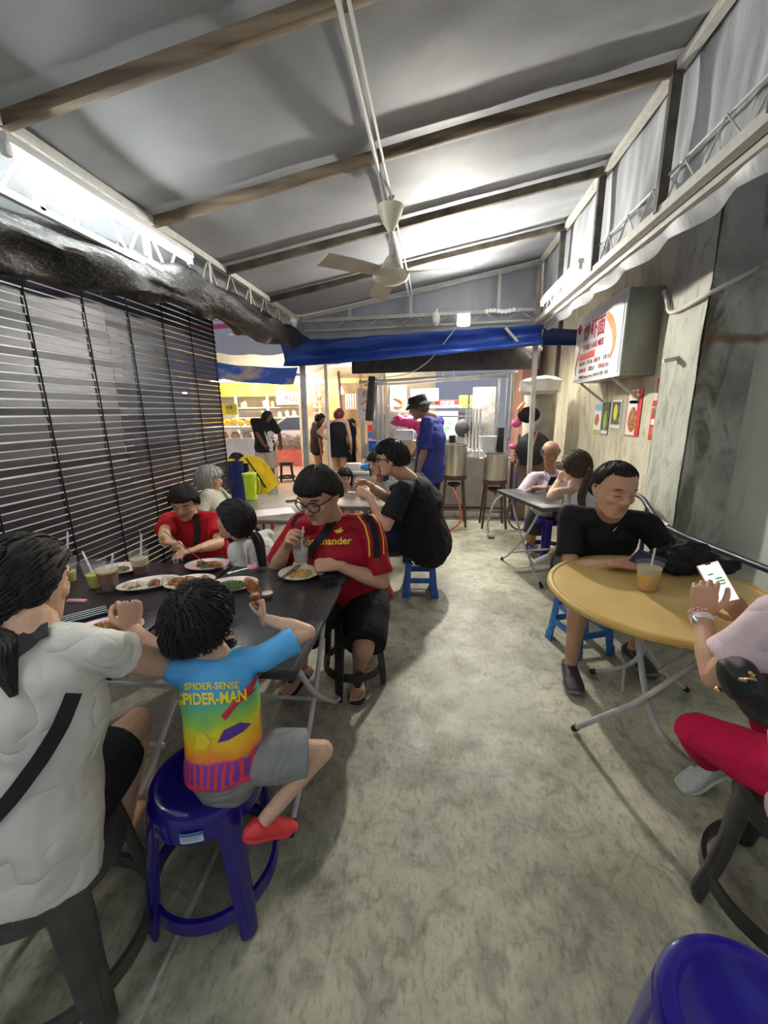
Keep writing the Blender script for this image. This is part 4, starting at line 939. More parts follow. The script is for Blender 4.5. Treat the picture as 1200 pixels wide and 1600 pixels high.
strands(P_back.location, .045, .035, 50, HERB, 'dark leafy greens on the half hidden pink plate', 'leafy_greens', 'food', seed=6, r=.002, hgt=.012)
m = MB(); L = P_green.location; m.grid(lambda u, v: (L.x-.085+u*.13+.02*v, L.y-.05+v*.085, L.z+.010+.004*math.sin(u*7)), 8, 4, .0012, (0, 0, 1)); tag(m.build('banana_leaf', M('leaf_green', (.06, .16, .03), (.09, .22, .05), sc=30, rough=.4)), 'square of green leaf under the minced herbs', 'leaf')
MEAT = M('roast_chicken', (.20, .055, .02), (.42, .17, .06), sc=45, rough=.38, bump=.003, bsc=120)
BONE = M('bone', (.55, .42, .30), (.66, .55, .42), sc=50, rough=.5, bump=.002)
def wing(name, loc, rz, mat, label, s=1.0, cat='chicken', grp=None, tilt=0.0, org=None):
    m = MB(); R = Matrix.Rotation(rz, 3, 'Z') @ Matrix.Rotation(tilt, 3, 'Y'); L = V(loc); q = lambda x, y, z: L+R @ V((x, y, z))*s
    m.loft([q(-.035, -.004, .010), q(-.015, .004, .014), q(.008, .012, .015), q(.018, .004, .013)], [.011*s, .017*s, .014*s, .009*s], n=10)
    m.loft([q(.016, .010, .013), q(.006, -.016, .012), q(-.006, -.036, .010)], [.011*s, .013*s, .007*s], n=10)
    o = m.build(name, mat, vox=.0022*max(1, s), sm=1, fn=lambda co: co+V((noise.noise(co*130), noise.noise(co*130+V((4, 4, 4))), noise.noise(co*130+V((9, 1, 1)))))*.0022)
    return tag(o, label, cat, grp)
L = P_wing.location
for dx, dy, rz, lb in ((-.050, -.012, .3, 'roast chicken wing at the left of the wing plate'), (-.008, .012, 1.7, 'roast chicken wing in the middle of the wing plate'), (.035, -.006, 3.6, 'roast chicken wing on the right of the wing plate'), (.062, .020, 5.2, 'roast chicken wing tip at the right rim of the wing plate')):
    wing('chicken_wing', (L.x+dx, L.y+dy, L.z+.010), rz, MEAT, lb, 1.0, 'food', 'roast wings on the cream plate')
L = P_oval.location
wing('chicken_piece', (L.x+.030, L.y+.005, L.z+.010), .9, MEAT, 'half eaten piece of chicken on the long oval plate', .8, 'food')
for dx, dy, rz, s, lb in ((-.07, -.035, .4, .8, 'small picked bone at the left end of the oval plate'), (-.045, -.015, 1.4, .7, 'small picked bone lying beside the left end bone on the oval plate'), (.075, .035, 1.9, 1.0, 'picked bone standing up at the right end of the oval plate'), (.09, .05, 1.2, .8, 'bone leaning at the far rim of the oval plate')):
    wing('chicken_bone', (L.x+dx, L.y+dy, L.z+.010), rz, BONE, lb, s, 'food', 'picked bones on the oval plate', tilt=-.8 if dx > 0 else 0)
L = P_mix.location
for dx, dy, rz, lb in ((.035, .010, .3, 'piece of roast meat at the right of the plate before the older woman'), (-.045, .015, 2.0, 'piece of roast meat at the left of the plate before the older woman'), (.07, -.005, 1.0, 'small piece of roast meat at the right rim before the older woman')):
    wing('roast_meat', (L.x+dx, L.y+dy, L.z+.010), rz, MEAT, lb, .75, 'food', 'roast meat on the pink plate')
# dipping sauce
s0 = c(417, 928); r = empty('sauce_dish', (s0.x, s0.y, TZ), 'tiny white dish of red sauce on the black table', 'dish'); m = MB(); m.lathe((0, 0, 0), [(.020, 0), (.027, .016), (.0285, .017), (.024, .006), (.01, .004)], n=24); m.build('dish', M('orange_dish', (.62, .20, .08), rough=.35), r)
m = MB(); m.lathe((0, 0, 0), [(.023, .0125), (.0255, .0145), (.01, .0148)], n=24); m.build('sauce', M('pale_sauce', (.72, .66, .60), rough=.3), r)
cup(c(172, 918), TEA, .78, 'plastic cup of dark iced tea in front of the pale drink, by the noodle eater', straw=(.03, .02, .175), slabel='clear straw standing in the dark iced tea nearest the noodle plate', foam=.08, rt_=.048, rb_=.034)
cup(c(152, 913), LIME, .55, 'plastic cup of pale lime drink right behind the dark iced tea', straw=(-.075, .03, .165), slabel='clear straw leaning left out of the pale lime drink', rt_=.050, rb_=.034, h=.12)
cup(c(221, 893), TEA, .42, 'cup of iced tea beside the older woman in red, with melted ice on top', straw=(.018, .02, .21), slabel='clear straw in the iced tea beside the older woman', foam=.30, rt_=.047, rb_=.034)
cup(c(108, 905), LIME, .45, 'cup of pale drink farthest left beside the head of the woman in the white tee', straw=(.025, .02, .25), slabel='clear straw in the far left cup of pale drink')
cup(PZ(1010, 921, .752), ORG, .62, 'plastic cup of orange iced drink on the round yellow table', z=.7515, straw=(.004, -.012, .20), slabel='clear straw standing in the orange drink', foam=.25, rt_=.052, rb_=.037, h=.125)
# small things on the black tables
def slab(name, cpt, sx, sy, sz, rz, mat, label, cat, bev=.002, **k):
    m = MB(); m.box((cpt[0], cpt[1], cpt[2]+sz/2), (sx, sy, sz), rz); return tag(m.build(name, mat, bev=bev), label, cat, **k)
slab('lighter', (*PZ(120, 940, TZ)[:2], TZ), .085, .018, .010, .05, M('pink_plastic', (.80, .36, .42), rough=.35), 'pink lighter lying on the plum table beside the woman in white', 'lighter')
ph = empty('wallet_phone', (*PZ(133, 964, TZ)[:2], TZ), 'dark phone with white stripes lying left of the noodle plate', 'phone', rz=-.75)
m = MB(); m.box((0, 0, .006), (.09, .17, .012)); m.build('case', M('dark_glass', (.015, .02, .035), rough=.15), ph, bev=.003)
for i in range(4): m = MB(); m.box((-.033+.022*i, 0, .0125), (.004, .155, .001)); m.build('stripe', WHITE, ph)
slab('small_phone', (*PZ(511, 902, TZ)[:2], TZ), .075, .045, .014, .5, BLACKP, 'small black gadget on the table right of the round noodle plate', 'gadget')
def stick(name, a, b, r, mat, label, cat='chopstick', grp=None):
    m = MB(); m.loft([a, b], [r, r*.7], n=8, sub=1); return tag(m.build(name, mat), label, cat, grp)
a, b = PZ(432, 908, TZ+.03), PZ(468, 882, TZ+.034)
stick('chopstick', a, b, .0030, BLACKP, 'black chopstick resting across the round noodle plate, upper one of the pair', grp='chopsticks on the round plate'); stick('chopstick', a+V((.012, -.004, 0)), b+V((.014, -.004, 0)), .0030, BLACKP, 'black chopstick resting across the round noodle plate, lower one of the pair', grp='chopsticks on the round plate')
sc_ = empty('scissors', (*PZ(383, 896, TZ)[:2], TZ+.02), 'pink handled scissors leaning on the plate of green herbs', 'scissors', rz=.55)
for s1 in (-1, 1):
    m = MB(); m.tube([V((-.01+.030*1.6+.018*math.cos(t*PI/6), s1*.018+.013*math.sin(t*PI/6), .012)) for t in range(13)], .005, n=8, sub=1); m.build('handle', M('pink_handle', (.72, .22, .35), rough=.35), sc_)
    m = MB(); m.loft([(.03, s1*.010, .011), (-.02, 0, .004), (-.085, -s1*.004, -.003)], [(.006, .0015), (.007, .0015), (.002, .001)], n=6); m.build('blade', STAIN, sc_)
# lime green jug on the grey table
j0 = PZ(393, 780, .75); jr = empty('water_jug', (j0.x, j0.y, .7505), 'tall lime green plastic jug with lid on the grey table', 'jug')
LJ = M('lime_plastic', (.50, .72, .02), (.58, .80, .05), sc=5, rough=.25)
m = MB(); m.lathe((0, 0, 0), [(.048, 0), (.052, .004), (.057, .13), (.062, .235), (.058, .237), (.02, .236)], n=32); m.build('vessel', LJ, jr)
m = MB(); m.lathe((0, 0, 0), [(.066, .236), (.067, .250), (.02, .256), (.012, .262)], n=32); m.build('lid', M('lime_lid', (.62, .78, .08), rough=.3), jr)
m = MB(); m.tube([(.055, 0, .21), (.09, 0, .19), (.088, 0, .09), (.052, 0, .06)], .008, n=8); m.build('handle', LJ, jr)
slab('black_phone', (*PZ(455, 783, .75)[:2], .7505), .10, .05, .01, .5, BLACKP, 'black phone lying on the grey table right of the lime jug', 'phone')
m = MB(); L = PZ(425, 800, .75); m.box((L.x, L.y, .7512), (.34, .24, .0015), .5); tag(m.build('paper_sheet', M('shiny_sheet', (.55, .50, .46), rough=.2)), 'pale paper sheet lying on the grey table below the jug', 'paper')
# black crumpled bag on the round table
bg = empty('bag', (1.24, 2.07, .75), 'crumpled black cloth bag with a strap on the round yellow table', 'bag'); m = MB(); bl = bg.location
m.ball((bl.x, bl.y, .825), (.130, .085, .082)); m.ball((bl.x+.07, bl.y+.03, .80), (.10, .08, .055)); m.ball((bl.x-.06, bl.y-.03, .81), (.08, .07, .06)); m.ball((bl.x+.15, bl.y-.02, .79), (.06, .04, .04)); m.ball((bl.x+.19, bl.y-.03, .805), (.035, .022, .03))
BAGC = M('black_nylon', (.012, .012, .013), (.022, .022, .024), sc=14, rough=.8, spec=.2, bump=.006, bsc=22)
m.build('pouch', BAGC, bg, bl, vox=.007, sm=2, fn=lambda co: co+(co-V((bl.x, bl.y, .76))).normalized()*(.022*noise.noise(co*26)+.012*noise.noise(co*60)))
m = MB(); m.loft([V((bl.x-.10, bl.y-.02, .80)), V((bl.x-.17, bl.y-.0, .835)), V((bl.x-.175, bl.y-.03, .865)), V((bl.x-.09, bl.y+.0, .87)), V((bl.x-.02, bl.y+.0, .87))], [(.014, .003)]*5, n=8, sub=5); m.build('strap', BAGC, bg, bl)
# ------------------------------------------------------------- blue tarpaulin valance at the far end
def tarp(u, v):
    x = -1.92+u*(1.27+1.92); zt = 2.44+.08*u; zb_ = 2.12+.17*u
    y = 5.50-.05*math.sin(v*PI*2.2+u*2)-.03*noise.noise(V((u*9, v*4, 1))) - max(0, .12-u)*1.6
    return (x, y, zt*(1-v)+zb_*v+.012*noise.noise(V((u*12, v*2, 4))))
m = MB(); m.grid(tarp, 90, 18, .02, (0, 1, 0)); tag(m.build('blue_tarpaulin', BLUEV), 'long folded blue tarpaulin strung below the far truss', 'tarpaulin')
m = MB(); m.grid(lambda u, v: (1.28+u*.62, 5.52-.05*math.sin(v*6), (2.50-.06*u)*(1-v)+(2.30-.02*u)*v), 20, 8, .02, (0, 1, 0)); tag(m.build('blue_tarpaulin', M('dark_blue_tarp', (.012, .03, .13), rough=.5)), 'shorter dark blue tarpaulin right of the right post, beside the sign box', 'tarpaulin')

# ------------------------------------------------------------- noodle stall behind
DARKR = M('dark_roof_board', (.03, .026, .026), (.06, .052, .05), sc=8, rough=.6)
sx0, sx1, sy = -.80, 1.03, 6.10
stl = empty('food_stall', (.1, 6.4, 0), 'stainless steel noodle stall with a dark roof board at the end of the aisle', 'stall'); so = stl.location
m = MB(); m.box((.10, 6.02, 2.22), (2.55, .06, .30)); m.box((.10, 6.75, 2.32), (2.6, 1.5, .05)); m.build('roof', DARKR, stl, so, smooth=False)
m = MB(); m.tube([(-1.08, 6.0, 1.95), (1.10, 6.0, 2.03)], .020, n=10, sub=1); m.build('front_rail', STAIN, stl, so)
m = MB(); m.tube([(-1.02, 6.08, 1.91), (1.02, 6.08, 1.985)], .014, n=10, sub=1); m.build('front_rail', STAIN, stl, so)
m = MB(); m.tube([(.10, 5.98, 1.99), (.10, 5.98, 2.06), (.25, 5.98, 2.065), (.25, 5.98, 1.995)], .008, n=6, sub=1); m.build('handle', WHITE, stl, so)
for x in (-.84, -.77, 1.00, 1.06):
    m = MB(); m.box((x, sy, 1.02), (.036, .036, 2.04)); m.build('post', STAIN, stl, so, smooth=False)
for x in (-.8, 1.0):
    m = MB(); m.box((x, 6.95, 1.02), (.036, .036, 2.04)); m.build('post', STAIN, stl, so, smooth=False)
m = MB(); m.box((.47, 6.25, .50), (1.06, .28, .70)); m.build('counter', STAIN2, stl, so, smooth=False)
m = MB(); m.box((.10, 6.42, .86), (1.84, .60, .03)); m.build('worktop', STAIN, stl, so, smooth=False)
m = MB(); m.box((-.47, 6.38, .45), (.70, .40, .75)); m.build('counter', STAIN2, stl, so, smooth=False)
for z in (1.62, 1.45): m = MB(); m.box((.3, 7.0, z), (1.5, .02, .022)); m.build('shelf_bar', STAIN, stl, so, smooth=False)
m = MB(); m.tube([(-.72, 6.12, 1.42), (-.40, 6.14, 1.43)], .01, n=6, sub=1); m.build('hook_bar', STAIN, stl, so)
m = MB(); m.box((.78, 7.0, 1.25), (.36, .03, 1.3)); m.build('side_panel', M('aged_panel', (.22, .21, .20), (.34, .33, .31), sc=10, rough=.6), stl, so, smooth=False)
for i in range(5): m = MB(); m.box((.50+i*.055, 6.88, 1.20), (.03, .02, .72)); m.build('slat', STAIN, stl, so, smooth=False)
m = MB(); m.box((-.15, 7.35, .75), (1.9, .05, 1.5)); m.build('back_panel', M('stall_back', (.16, .14, .13), (.28, .25, .23), sc=6, rough=.6), stl, so, smooth=False)
m = MB(); m.box((-.92, 6.05, 1.72), (.11, .14, .62), mat=Matrix.Rotation(.10, 3, 'Y')); tag(m.build('rolled_awning', DARKR, bev=.02), 'dark rolled awning hanging left of the stall posts', 'awning')
# stall lamp strip (lit) and light boxes
m = MB(); m.box((.10, 6.95, 1.60), (.62, .03, .018)); m.build('lamp_strip', M('stall_strip', (1, 1, 1), emit=(1, .97, .88), es=14), stl, so)
def board(name, c, w, h, mat, label, cat='sign', rz=0.0, txt=None, t=.02, extra=None):
    r = empty(name, c, label, cat, None, rz); m = MB(); m.box((0, 0, 0), (w, t, h)); m.build('panel', mat, r, bev=.002)
    for s, sz, x, z, mt in (txt or []):
        text('lettering', s, sz, (x, -t/2-.001, z), (1, 0, 0), (0, 0, 1), mt, r)
    return r
REDM = M('sign_red', (.62, .03, .03), rough=.4); YELM = M('sign_yellow', (.85, .68, .05), rough=.4); INK = M('sign_ink', (.05, .05, .06), rough=.5); PRAWN = M('sign_prawn_orange', (.75, .20, .05), (.85, .40, .15), sc=30, rough=.4)
b1 = board('poster', (-.60, 6.9, 1.74), .27, .40, WHITE, 'white prawn poster hanging inside the stall left of the man in the bucket hat', txt=[('虾面', .085, -.01, .12, INK), ('PRAWN NOODLES', .026, -.0, .05, REDM)])
m = MB(); m.loft([(-.07, -.016, .01), (.03, -.018, -.02), (.075, -.018, -.08), (.02, -.018, -.13), (-.06, -.018, -.12)], [.010, .020, .024, .018, .008], n=8); m.build('prawn', PRAWN, b1)
b2 = board('poster', (-1.07, 6.5, 1.66), .26, .46, WHITE, 'white prawn poster left of the stall behind the dark rolled awning', txt=[('虾', .11, 0, .14, REDM)])
m = MB(); m.loft([(-.07, -.016, -.0), (.02, -.018, .04), (.07, -.018, -.03), (.02, -.018, -.10), (-.05, -.018, -.08)], [.010, .020, .024, .018, .008], n=8); m.build('prawn', PRAWN, b2)
board('sign', (-.18, 7.1, 1.80), .46, .20, M('pale_sign', (.62, .70, .68), rough=.4), 'pale white menu board above the bucket hat in the stall', txt=[('Signature', .07, 0, .02, INK)])
board('sign', (.20, 7.15, 1.66), .40, .11, REDM, 'red strip sign with white letters inside the stall', txt=[('炒虾面', .08, 0, 0, WHITE)])
board('sign', (.46, 7.12, 1.68), .14, .20, YELM, 'yellow price sign inside the stall, the left one of the pair', txt=[('大 8', .06, 0, .04, REDM), ('小 7', .06, 0, -.04, REDM)])
board('sign', (.64, 7.12, 1.68), .14, .20, YELM, 'yellow price sign inside the stall, the right one of the pair', txt=[('加料', .055, 0, .04, REDM), ('$1', .06, 0, -.04, REDM)])
ws = board('window_display', (.16, 7.0, 1.30), .42, .46, M('pale_glass_board', (.55, .66, .60), rough=.2), 'pale green glass board with bowls behind the stall', 'display')
for x, z in ((-.08, .02), (.04, -.05), (.09, .06), (-.05, -.12)): m = MB(); m.lathe((x, -.012, z), [(.045, 0), (.05, -.01), (.03, -.02)], n=16, mat=Matrix.Rotation(PI/2, 3, 'X')); m.build('bowl_picture', M('bowl_green', (.10, .22, .16), (.35, .45, .35), sc=40, rough=.5), ws)
m = MB(); m.lathe((.47, 6.9, 1.26), [(.01, .05), (.09, .03), (.145, 0), (.15, -.005), (.02, .055)], n=24, mat=Matrix.Rotation(PI/2, 3, 'X')); tag(m.build('wok', M('wok_black', (.025, .025, .025), rough=.5)), 'round black wok hanging on the stall rack', 'wok')
# pots
def pot(x, y, z, rad, h, label):
    r = empty('stock_pot', (x, y, z), label, 'pot')
    m = MB(); m.lathe((0, 0, 0), [(rad*.96, 0), (rad, .01), (rad, h-.01), (rad+.006, h), (rad+.006, h+.006), (rad-.008, h+.006), (rad-.008, .012), (.01, .012)], n=36); m.build('vessel', STAIN, r)
    m = MB(); m.lathe((0, 0, 0), [(rad-.01, h*.9), (.005, h*.9)], n=24); m.build('broth', M('broth', (.22, .10, .04), rough=.1), r)
    for k in (-1, 1):
        m = MB(); m.tube([(k*rad, -.05, h*.82), (k*(rad+.045), -.045, h*.83), (k*(rad+.045), .045, h*.83), (k*rad, .05, h*.82)], .008, n=8); m.build('handle', STAIN, r)
    return r
RUST = M('rusty_iron', (.055, .03, .022), (.13, .06, .045), sc=16, rough=.8, bump=.002)
def stand(x, y, h, rad, label):
    r = empty('gas_stand', (x, y, 0), label, 'stove')
    m = MB(); m.lathe((0, 0, 0), [(rad, h-.05), (rad, h), (rad-.02, h), (rad-.02, h-.05)], n=28, closed=True); m.build('ring', RUST, r)
    for i in range(4):
        a = PI/4+i*PI/2; d = V((math.cos(a), math.sin(a), 0)); m = MB(); m.bar(d*(rad-.01)+V((0, 0, h-.02)), d*(rad+.06), .028); m.build('leg', RUST, r)
    m = MB(); m.lathe((0, 0, h-.16), [(.05, 0), (.09, .03), (.09, .05), (.02, .06)], n=20); m.tube([(0, 0, h-.14), (0, -rad-.02, h-.16)], .018, n=8); m.build('burner', RUST, r)
    m = MB(); m.tube([(rad*.8, -rad*.8, h*.35), (-rad*.8, -rad*.8, h*.35)], .008, n=6, sub=1); m.tube([(rad*.8, rad*.8, h*.35), (-rad*.8, rad*.8, h*.35)], .008, n=6, sub=1); m.build('brace', RUST, r)
    return r
stand(.27, 5.62, .69, .17, 'rusty iron gas stand under the stock pot beside the man in the bucket hat')
pot(.27, 5.62, .692, .165, .41, 'tall shiny stock pot on the stand beside the man in the bucket hat')
stand(.80, 5.55, .64, .16, 'dark iron gas stand under the right stock pot')
pot(.80, 5.55, .642, .155, .34, 'shorter shiny stock pot on the right stand')
m = MB(); m.lathe((.26, 6.3, .88), [(.12, 0), (.13, .02), (.13, .17), (.05, .18), (.05, .30), (.02, .31)], n=20); tag(m.build('blender_jug', BLACKP), 'black machine with a chimney top on the stall worktop behind the tall pot', 'machine')
m = MB(); m.lathe((.78, 6.28, .88), [(.11, 0), (.14, .28), (.145, .285), (.135, .28), (.105, .01)], n=28, closed=True); tag(m.build('plastic_pail', M('frosted_plastic', (.62, .64, .62), rough=.4, alpha=.8)), 'frosted white plastic pail on the stall worktop above the right pot', 'pail')
for i in range(4): m = MB(); m.lathe((.50+i*.065, 6.2, .876), [(.026, 0), (.030, .08), (.012, .10), (.012, .125)], n=14); tag(m.build('sauce_bottle', M('bottle_white', (.6, .58, .56), rough=.3) if i else M('bottle_pink', (.75, .42, .38), rough=.3)), ('white sauce bottle in the row on the stall worktop between the two pots' if i else 'pink capped sauce bottle at the left of the row on the stall worktop'), 'bottle', 'sauce bottles on the worktop' if i else None)
m = MB(); m.box((.97, 6.3, 1.08), (.12, .16, .42)); tag(m.build('black_bin', BLACKP, bev=.01), 'tall black box standing at the right end of the stall worktop', 'box')
CARD = M('cardboard', (.38, .25, .15), (.45, .31, .19), sc=7, rough=.8)
m = MB(); m.box((-.38, 6.30, .99), (.26, .26, .24)); tag(m.build('cardboard_box', CARD, bev=.004), 'cardboard box on the stall worktop in front of the bucket hat man', 'box')
m = MB(); m.box((-.46, 6.32, 1.19), (.28, .24, .15)); tag(m.build('plastic_tub', M('clear_tub', (.55, .58, .66), rough=.3, alpha=.8), bev=.02), 'translucent plastic tub stacked on the cardboard box', 'tub')
m = MB(); m.ball((-.45, 6.2, 1.40), (.20, .13, .10)); m.ball((-.28, 6.2, 1.36), (.12, .1, .09)); m.ball((-.20, 6.2, 1.26), (.08, .08, .12)); tag(m.build('plastic_bag', M('magenta_plastic', (.42, .02, .13), (.55, .05, .2), sc=9, rough=.35), vox=.012, fn=lambda co: co+V((noise.noise(co*14), 0, noise.noise(co*14+V((3, 3, 3)))))*.035), 'magenta plastic bag draped over the clear tub in the stall', 'bag')
# hoses, gas bottle
m = MB(); m.tube([(.24, 5.42, .55), (.31, 5.35, .40), (.36, 5.32, .15), (.22, 5.25, .02), (.02, 5.25, .06), (-.02, 5.3, .35), (-.05, 5.35, .50)], .014, n=8, sub=6); tag(m.build('gas_hose', M('orange_hose', (.52, .14, .08), rough=.5)), 'orange rubber gas hose looping from the left gas stand to the yellow cylinder', 'hose')
m = MB(); m.tube([(.98, 5.48, .42), (.90, 5.35, .48), (.76, 5.2, .40), (.68, 5.1, .15), (.70, 5.0, .02)], .014, n=8, sub=6); m.ball((.71, 4.99, .03), (.05, .06, .03)); tag(m.build('gas_hose', M('grey_hose', (.30, .27, .24), rough=.5)), 'grey hose arching to the floor in front of the right gas stand', 'hose')
m = MB(); m.tube([V((1.12+.17*math.cos(t*.5), 5.3, .25+.23*math.sin(t*.5))) for t in range(13)], .012, n=8, sub=2); tag(m.build('coiled_hose', M('dark_hose', (.10, .08, .07), rough=.6)), 'dark hose coiled in a loop left of the grey dining table', 'hose')
gc = empty('gas_cylinder', (-.12, 5.28, 0), 'narrow yellow gas cylinder behind the legs of the bucket hat man', 'cylinder')
m = MB(); m.lathe((0, 0, 0), [(.07, .0), (.082, .02), (.085, .06), (.085, .34), (.065, .41), (.03, .44)], n=28); m.build('tank', M('yellow_enamel', (.68, .46, .02), (.75, .55, .05), sc=12, rough=.4), gc)
m = MB(); m.lathe((0, 0, .43), [(.02, 0), (.02, .06), (.03, .06), (.03, .08)], n=12); m.build('valve', GOLD, gc)
m = MB(); m.lathe((0, 0, .42), [(.05, 0), (.05, .10), (.044, .10), (.044, 0)], n=24, closed=True); m.build('collar', M('yellow_enamel', (.68, .46, .02)), gc)
# shelf with pans at the right of the stall
sh = empty('shelf_rack', (1.45, 6.1, 0), 'brown wooden rack loaded with dark trays right of the stall', 'shelf'); shl = sh.location
m = MB(); m.box((1.48, 6.1, .40), (.70, .40, .78)); m.build('cabinet', M('brown_board', (.16, .11, .08), (.24, .17, .12), sc=7, rough=.7), sh, shl, smooth=False)
m = MB(); m.box((1.16, 5.95, 1.0), (.03, .03, .42)); m.build('upright', STAIN, sh, shl, smooth=False)
for i in range(5): m = MB(); m.box((1.28+.01*(i % 2), 6.02, .815+i*.045), (.26, .28, .03), .05*i); tag(m.build('tray', M('dark_tray', (.06, .05, .05), (.12, .10, .09), sc=9, rough=.5), bev=.006), 'dark tray in the stack behind the elderly man, ' + ('lowest one', 'second from below', 'middle one', 'second from the top', 'topmost one')[i], 'tray')
m = MB(); m.ball((1.30, 6.0, 1.10), (.09, .09, .08)); tag(m.build('cloth_bundle', M('grey_cloth', (.14, .12, .13), rough=.9), vox=.012), 'grey cloth bundle on top of the tray stack', 'bundle')
m = MB(); m.ball((1.10, 5.98, 1.04), (.07, .05, .04)); m.ball((1.12, 5.98, 1.36), (.07, .05, .06)); tag(m.build('pink_bag', M('pink_bag', (.7, .12, .28), rough=.5)), 'small pink bags stuffed beside the tray stack', 'bag')
m = MB(); m.ball((1.26, 5.9, 1.47), (.15, .06, .11)); tag(m.build('backpack', BAGC), 'black pack hung on the post above the tray stack', 'bag')
m = MB(); m.loft([(1.12, 5.85, 1.54), (1.17, 5.85, 1.62)], [.03, .025], n=8); tag(m.build('carrot_toy', PRAWN), 'orange handle sticking up above the black pack', 'handle')
m = MB(); m.lathe((1.42, 6.05, 1.86), [(.20, -.12), (.26, -.08), (.27, .06), (.20, .10)], n=28); tag(m.build('white_tub', M('white_sack', (.58, .56, .52), (.68, .66, .62), sc=8, rough=.6), fn=lambda co: co+V((noise.noise(co*7), 0, noise.noise(co*7+V((2, 2, 2)))))*.03), 'large white wrapped tub on the pillar behind the right post', 'tub')
m = MB(); m.lathe((1.5, 6.35, 0), [(.22, 0), (.22, 1.75)], n=28); tag(m.build('concrete_column', M('column_concrete', (.33, .31, .26), (.42, .40, .34), sc=7, rough=.8)), 'round concrete column under the white wrapped tub', 'column')
m = MB(); m.lathe((1.33, 5.8, 1.02), [(.01, .10), (.14, .06), (.22, 0), (.23, -.01), (.03, .11)], n=28, mat=Matrix.Rotation(PI/2, 3, 'X')); tag(m.build('wok', M('wok_black', (.025, .025, .025))), 'large black wok leaning upright behind the elderly man', 'wok')
m = MB(); m.bar((1.28, 5.72, .98), (1.34, 5.70, 1.26), .022); tag(m.build('wooden_stick', M('orange_wood', (.62, .22, .08), rough=.5)), 'orange wooden stick standing in front of the big black wok', 'stick')
m = MB(); m.tube([(1.13, 5.75, .02), (1.12, 5.75, .72)], .012, n=8, sub=1); tag(m.build('broom_handle', M('blue_pole', (.02, .06, .4), rough=.4)), 'blue broom handle leaning on the brown rack', 'pole')

# ------------------------------------------------------------- sign box and posters on the right wall
sg = empty('sign_box', (1.80, 4.75, 2.2), 'steel box sign with a prawn noodle menu, mounted on the right wall', 'sign'); sgo = sg.location
y0, y1, z0_, z1_ = 4.13, 5.42, 1.835, 2.56
m = MB(); m.box((1.80, (y0+y1)/2, (z0_+z1_)/2), (.29, y1-y0, z1_-z0_)); m.build('housing', M('brushed_housing', (.26, .26, .20), (.36, .36, .29), sc=5, rough=.42, metal=.55, stretch=(1, 1, .4)), sg, sgo, smooth=False)
m = MB(); m.box((1.650, (y0+y1)/2, (z0_+z1_)/2), (.012, y1-y0+.01, z1_-z0_+.01)); m.build('frame', WHITE, sg, sgo, smooth=False)
m = MB(); m.box((1.642, (y0+y1)/2, (z0_+z1_)/2), (.008, y1-y0-.05, z1_-z0_-.05)); pn = m.build('panel', M('sign_face', (.60, .62, .70), (.74, .75, .80), sc=3, rough=.3), sg, sgo, smooth=False)
SX = 1.6365
def sgt(nm, s, size, y, z, mt, **k): return text(nm, s, size, (SX, y, z), (0, -1, 0), (0, 0, 1), mt, pn, sgo, **k)
REDD = M('sign_dark_red', (.42, .03, .03), rough=.4)
sgt('title', '炒虾面', .20, 4.85, 2.34, REDD, bold=.004); sgt('subtitle', 'CHAR HAR MEE', .085, 4.85, 2.19, REDD, bold=.002)
m = MB(); m.box((SX, 4.99, 2.105), (.002, .46, .07)); m.build('red_band', REDM, pn, sgo, smooth=False); m = MB(); m.box((SX, 4.63, 2.105), (.002, .26, .07)); m.build('white_band', WHITE, pn, sgo, smooth=False)
sgt('band_text', '特色虾面', .055, 4.99, 2.105, WHITE)
for i, (s, y, z) in enumerate((('虾面 $8', 5.13, 2.03), ('干捞 $8', 4.90, 2.03), ('汤面 $9', 4.68, 2.03), ('大虾 $12', 4.43, 2.03), ('猪肉面 $8', 5.10, 1.955), ('米粉 $7', 4.82, 1.955), ('鲜虾面 $10', 4.50, 1.955))): sgt('menu_line', s, .052, y, z, INK if i % 2 else REDD)
sgt('footer', '营业时间 Business Hours 11.00-8.30  星期一 休息', .040, 4.78, 1.885, INK)
for pts, rr_ in (([(5.30, 2.30), (5.26, 2.20), (5.30, 2.10), (5.34, 2.0), (5.33, 1.93)], [.012, .022, .020, .012, .018]), ([(4.52, 2.42), (4.40, 2.34), (4.31, 2.22), (4.30, 2.10), (4.36, 2.02)], [.03, .045, .042, .03, .012])):
    m = MB(); m.loft([(SX-.002, a, b) for a, b in pts], [(.004, q) for q in rr_], side=(1, 0, 0), n=10); m.build('prawn_picture', PRAWN, pn, sgo)
m = MB(); m.lathe((SX, 5.30, 2.42), [(.055, -.002), (.055, .002)], n=20, mat=Matrix.Rotation(PI/2, 3, 'Y')); m.build('round_badge', REDM, pn, sgo)
for y in (4.25, 4.6, 5.0, 5.3): m = MB(); m.ball((1.80, y0-.001, 1.86), .006); 
for i in range(3): m = MB(); m.ball((1.70+i*.09, y0-.001, 1.865), .006); m.build('screw', DARKST, sg, sgo)
for y in (4.35, 5.25): m = MB(); m.bar((1.68, y, 1.83), (1.95, y, 1.62), .03, .02); m.build('bracket', STEELP, sg, sgo, smooth=False)
def poster(yc, zc_, w, h, mat, label, parts=()):
    r = empty('poster', (1.945, yc, zc_), label, 'poster'); m = MB(); m.box((0, 0, 0), (.006, w, h)); m.build('sheet', mat, r, smooth=False)
    for k, (nm, y, z, a, b, mt) in enumerate(parts):
        m = MB()
        if nm == 'blob': m.ball((-.004, y, z), (.003, a, b), n=16); nm = 'picture'
        else: m.box((-.0040, y, z), (.002, a, b))
        m.build(nm, mt, r, smooth=False)
    return r
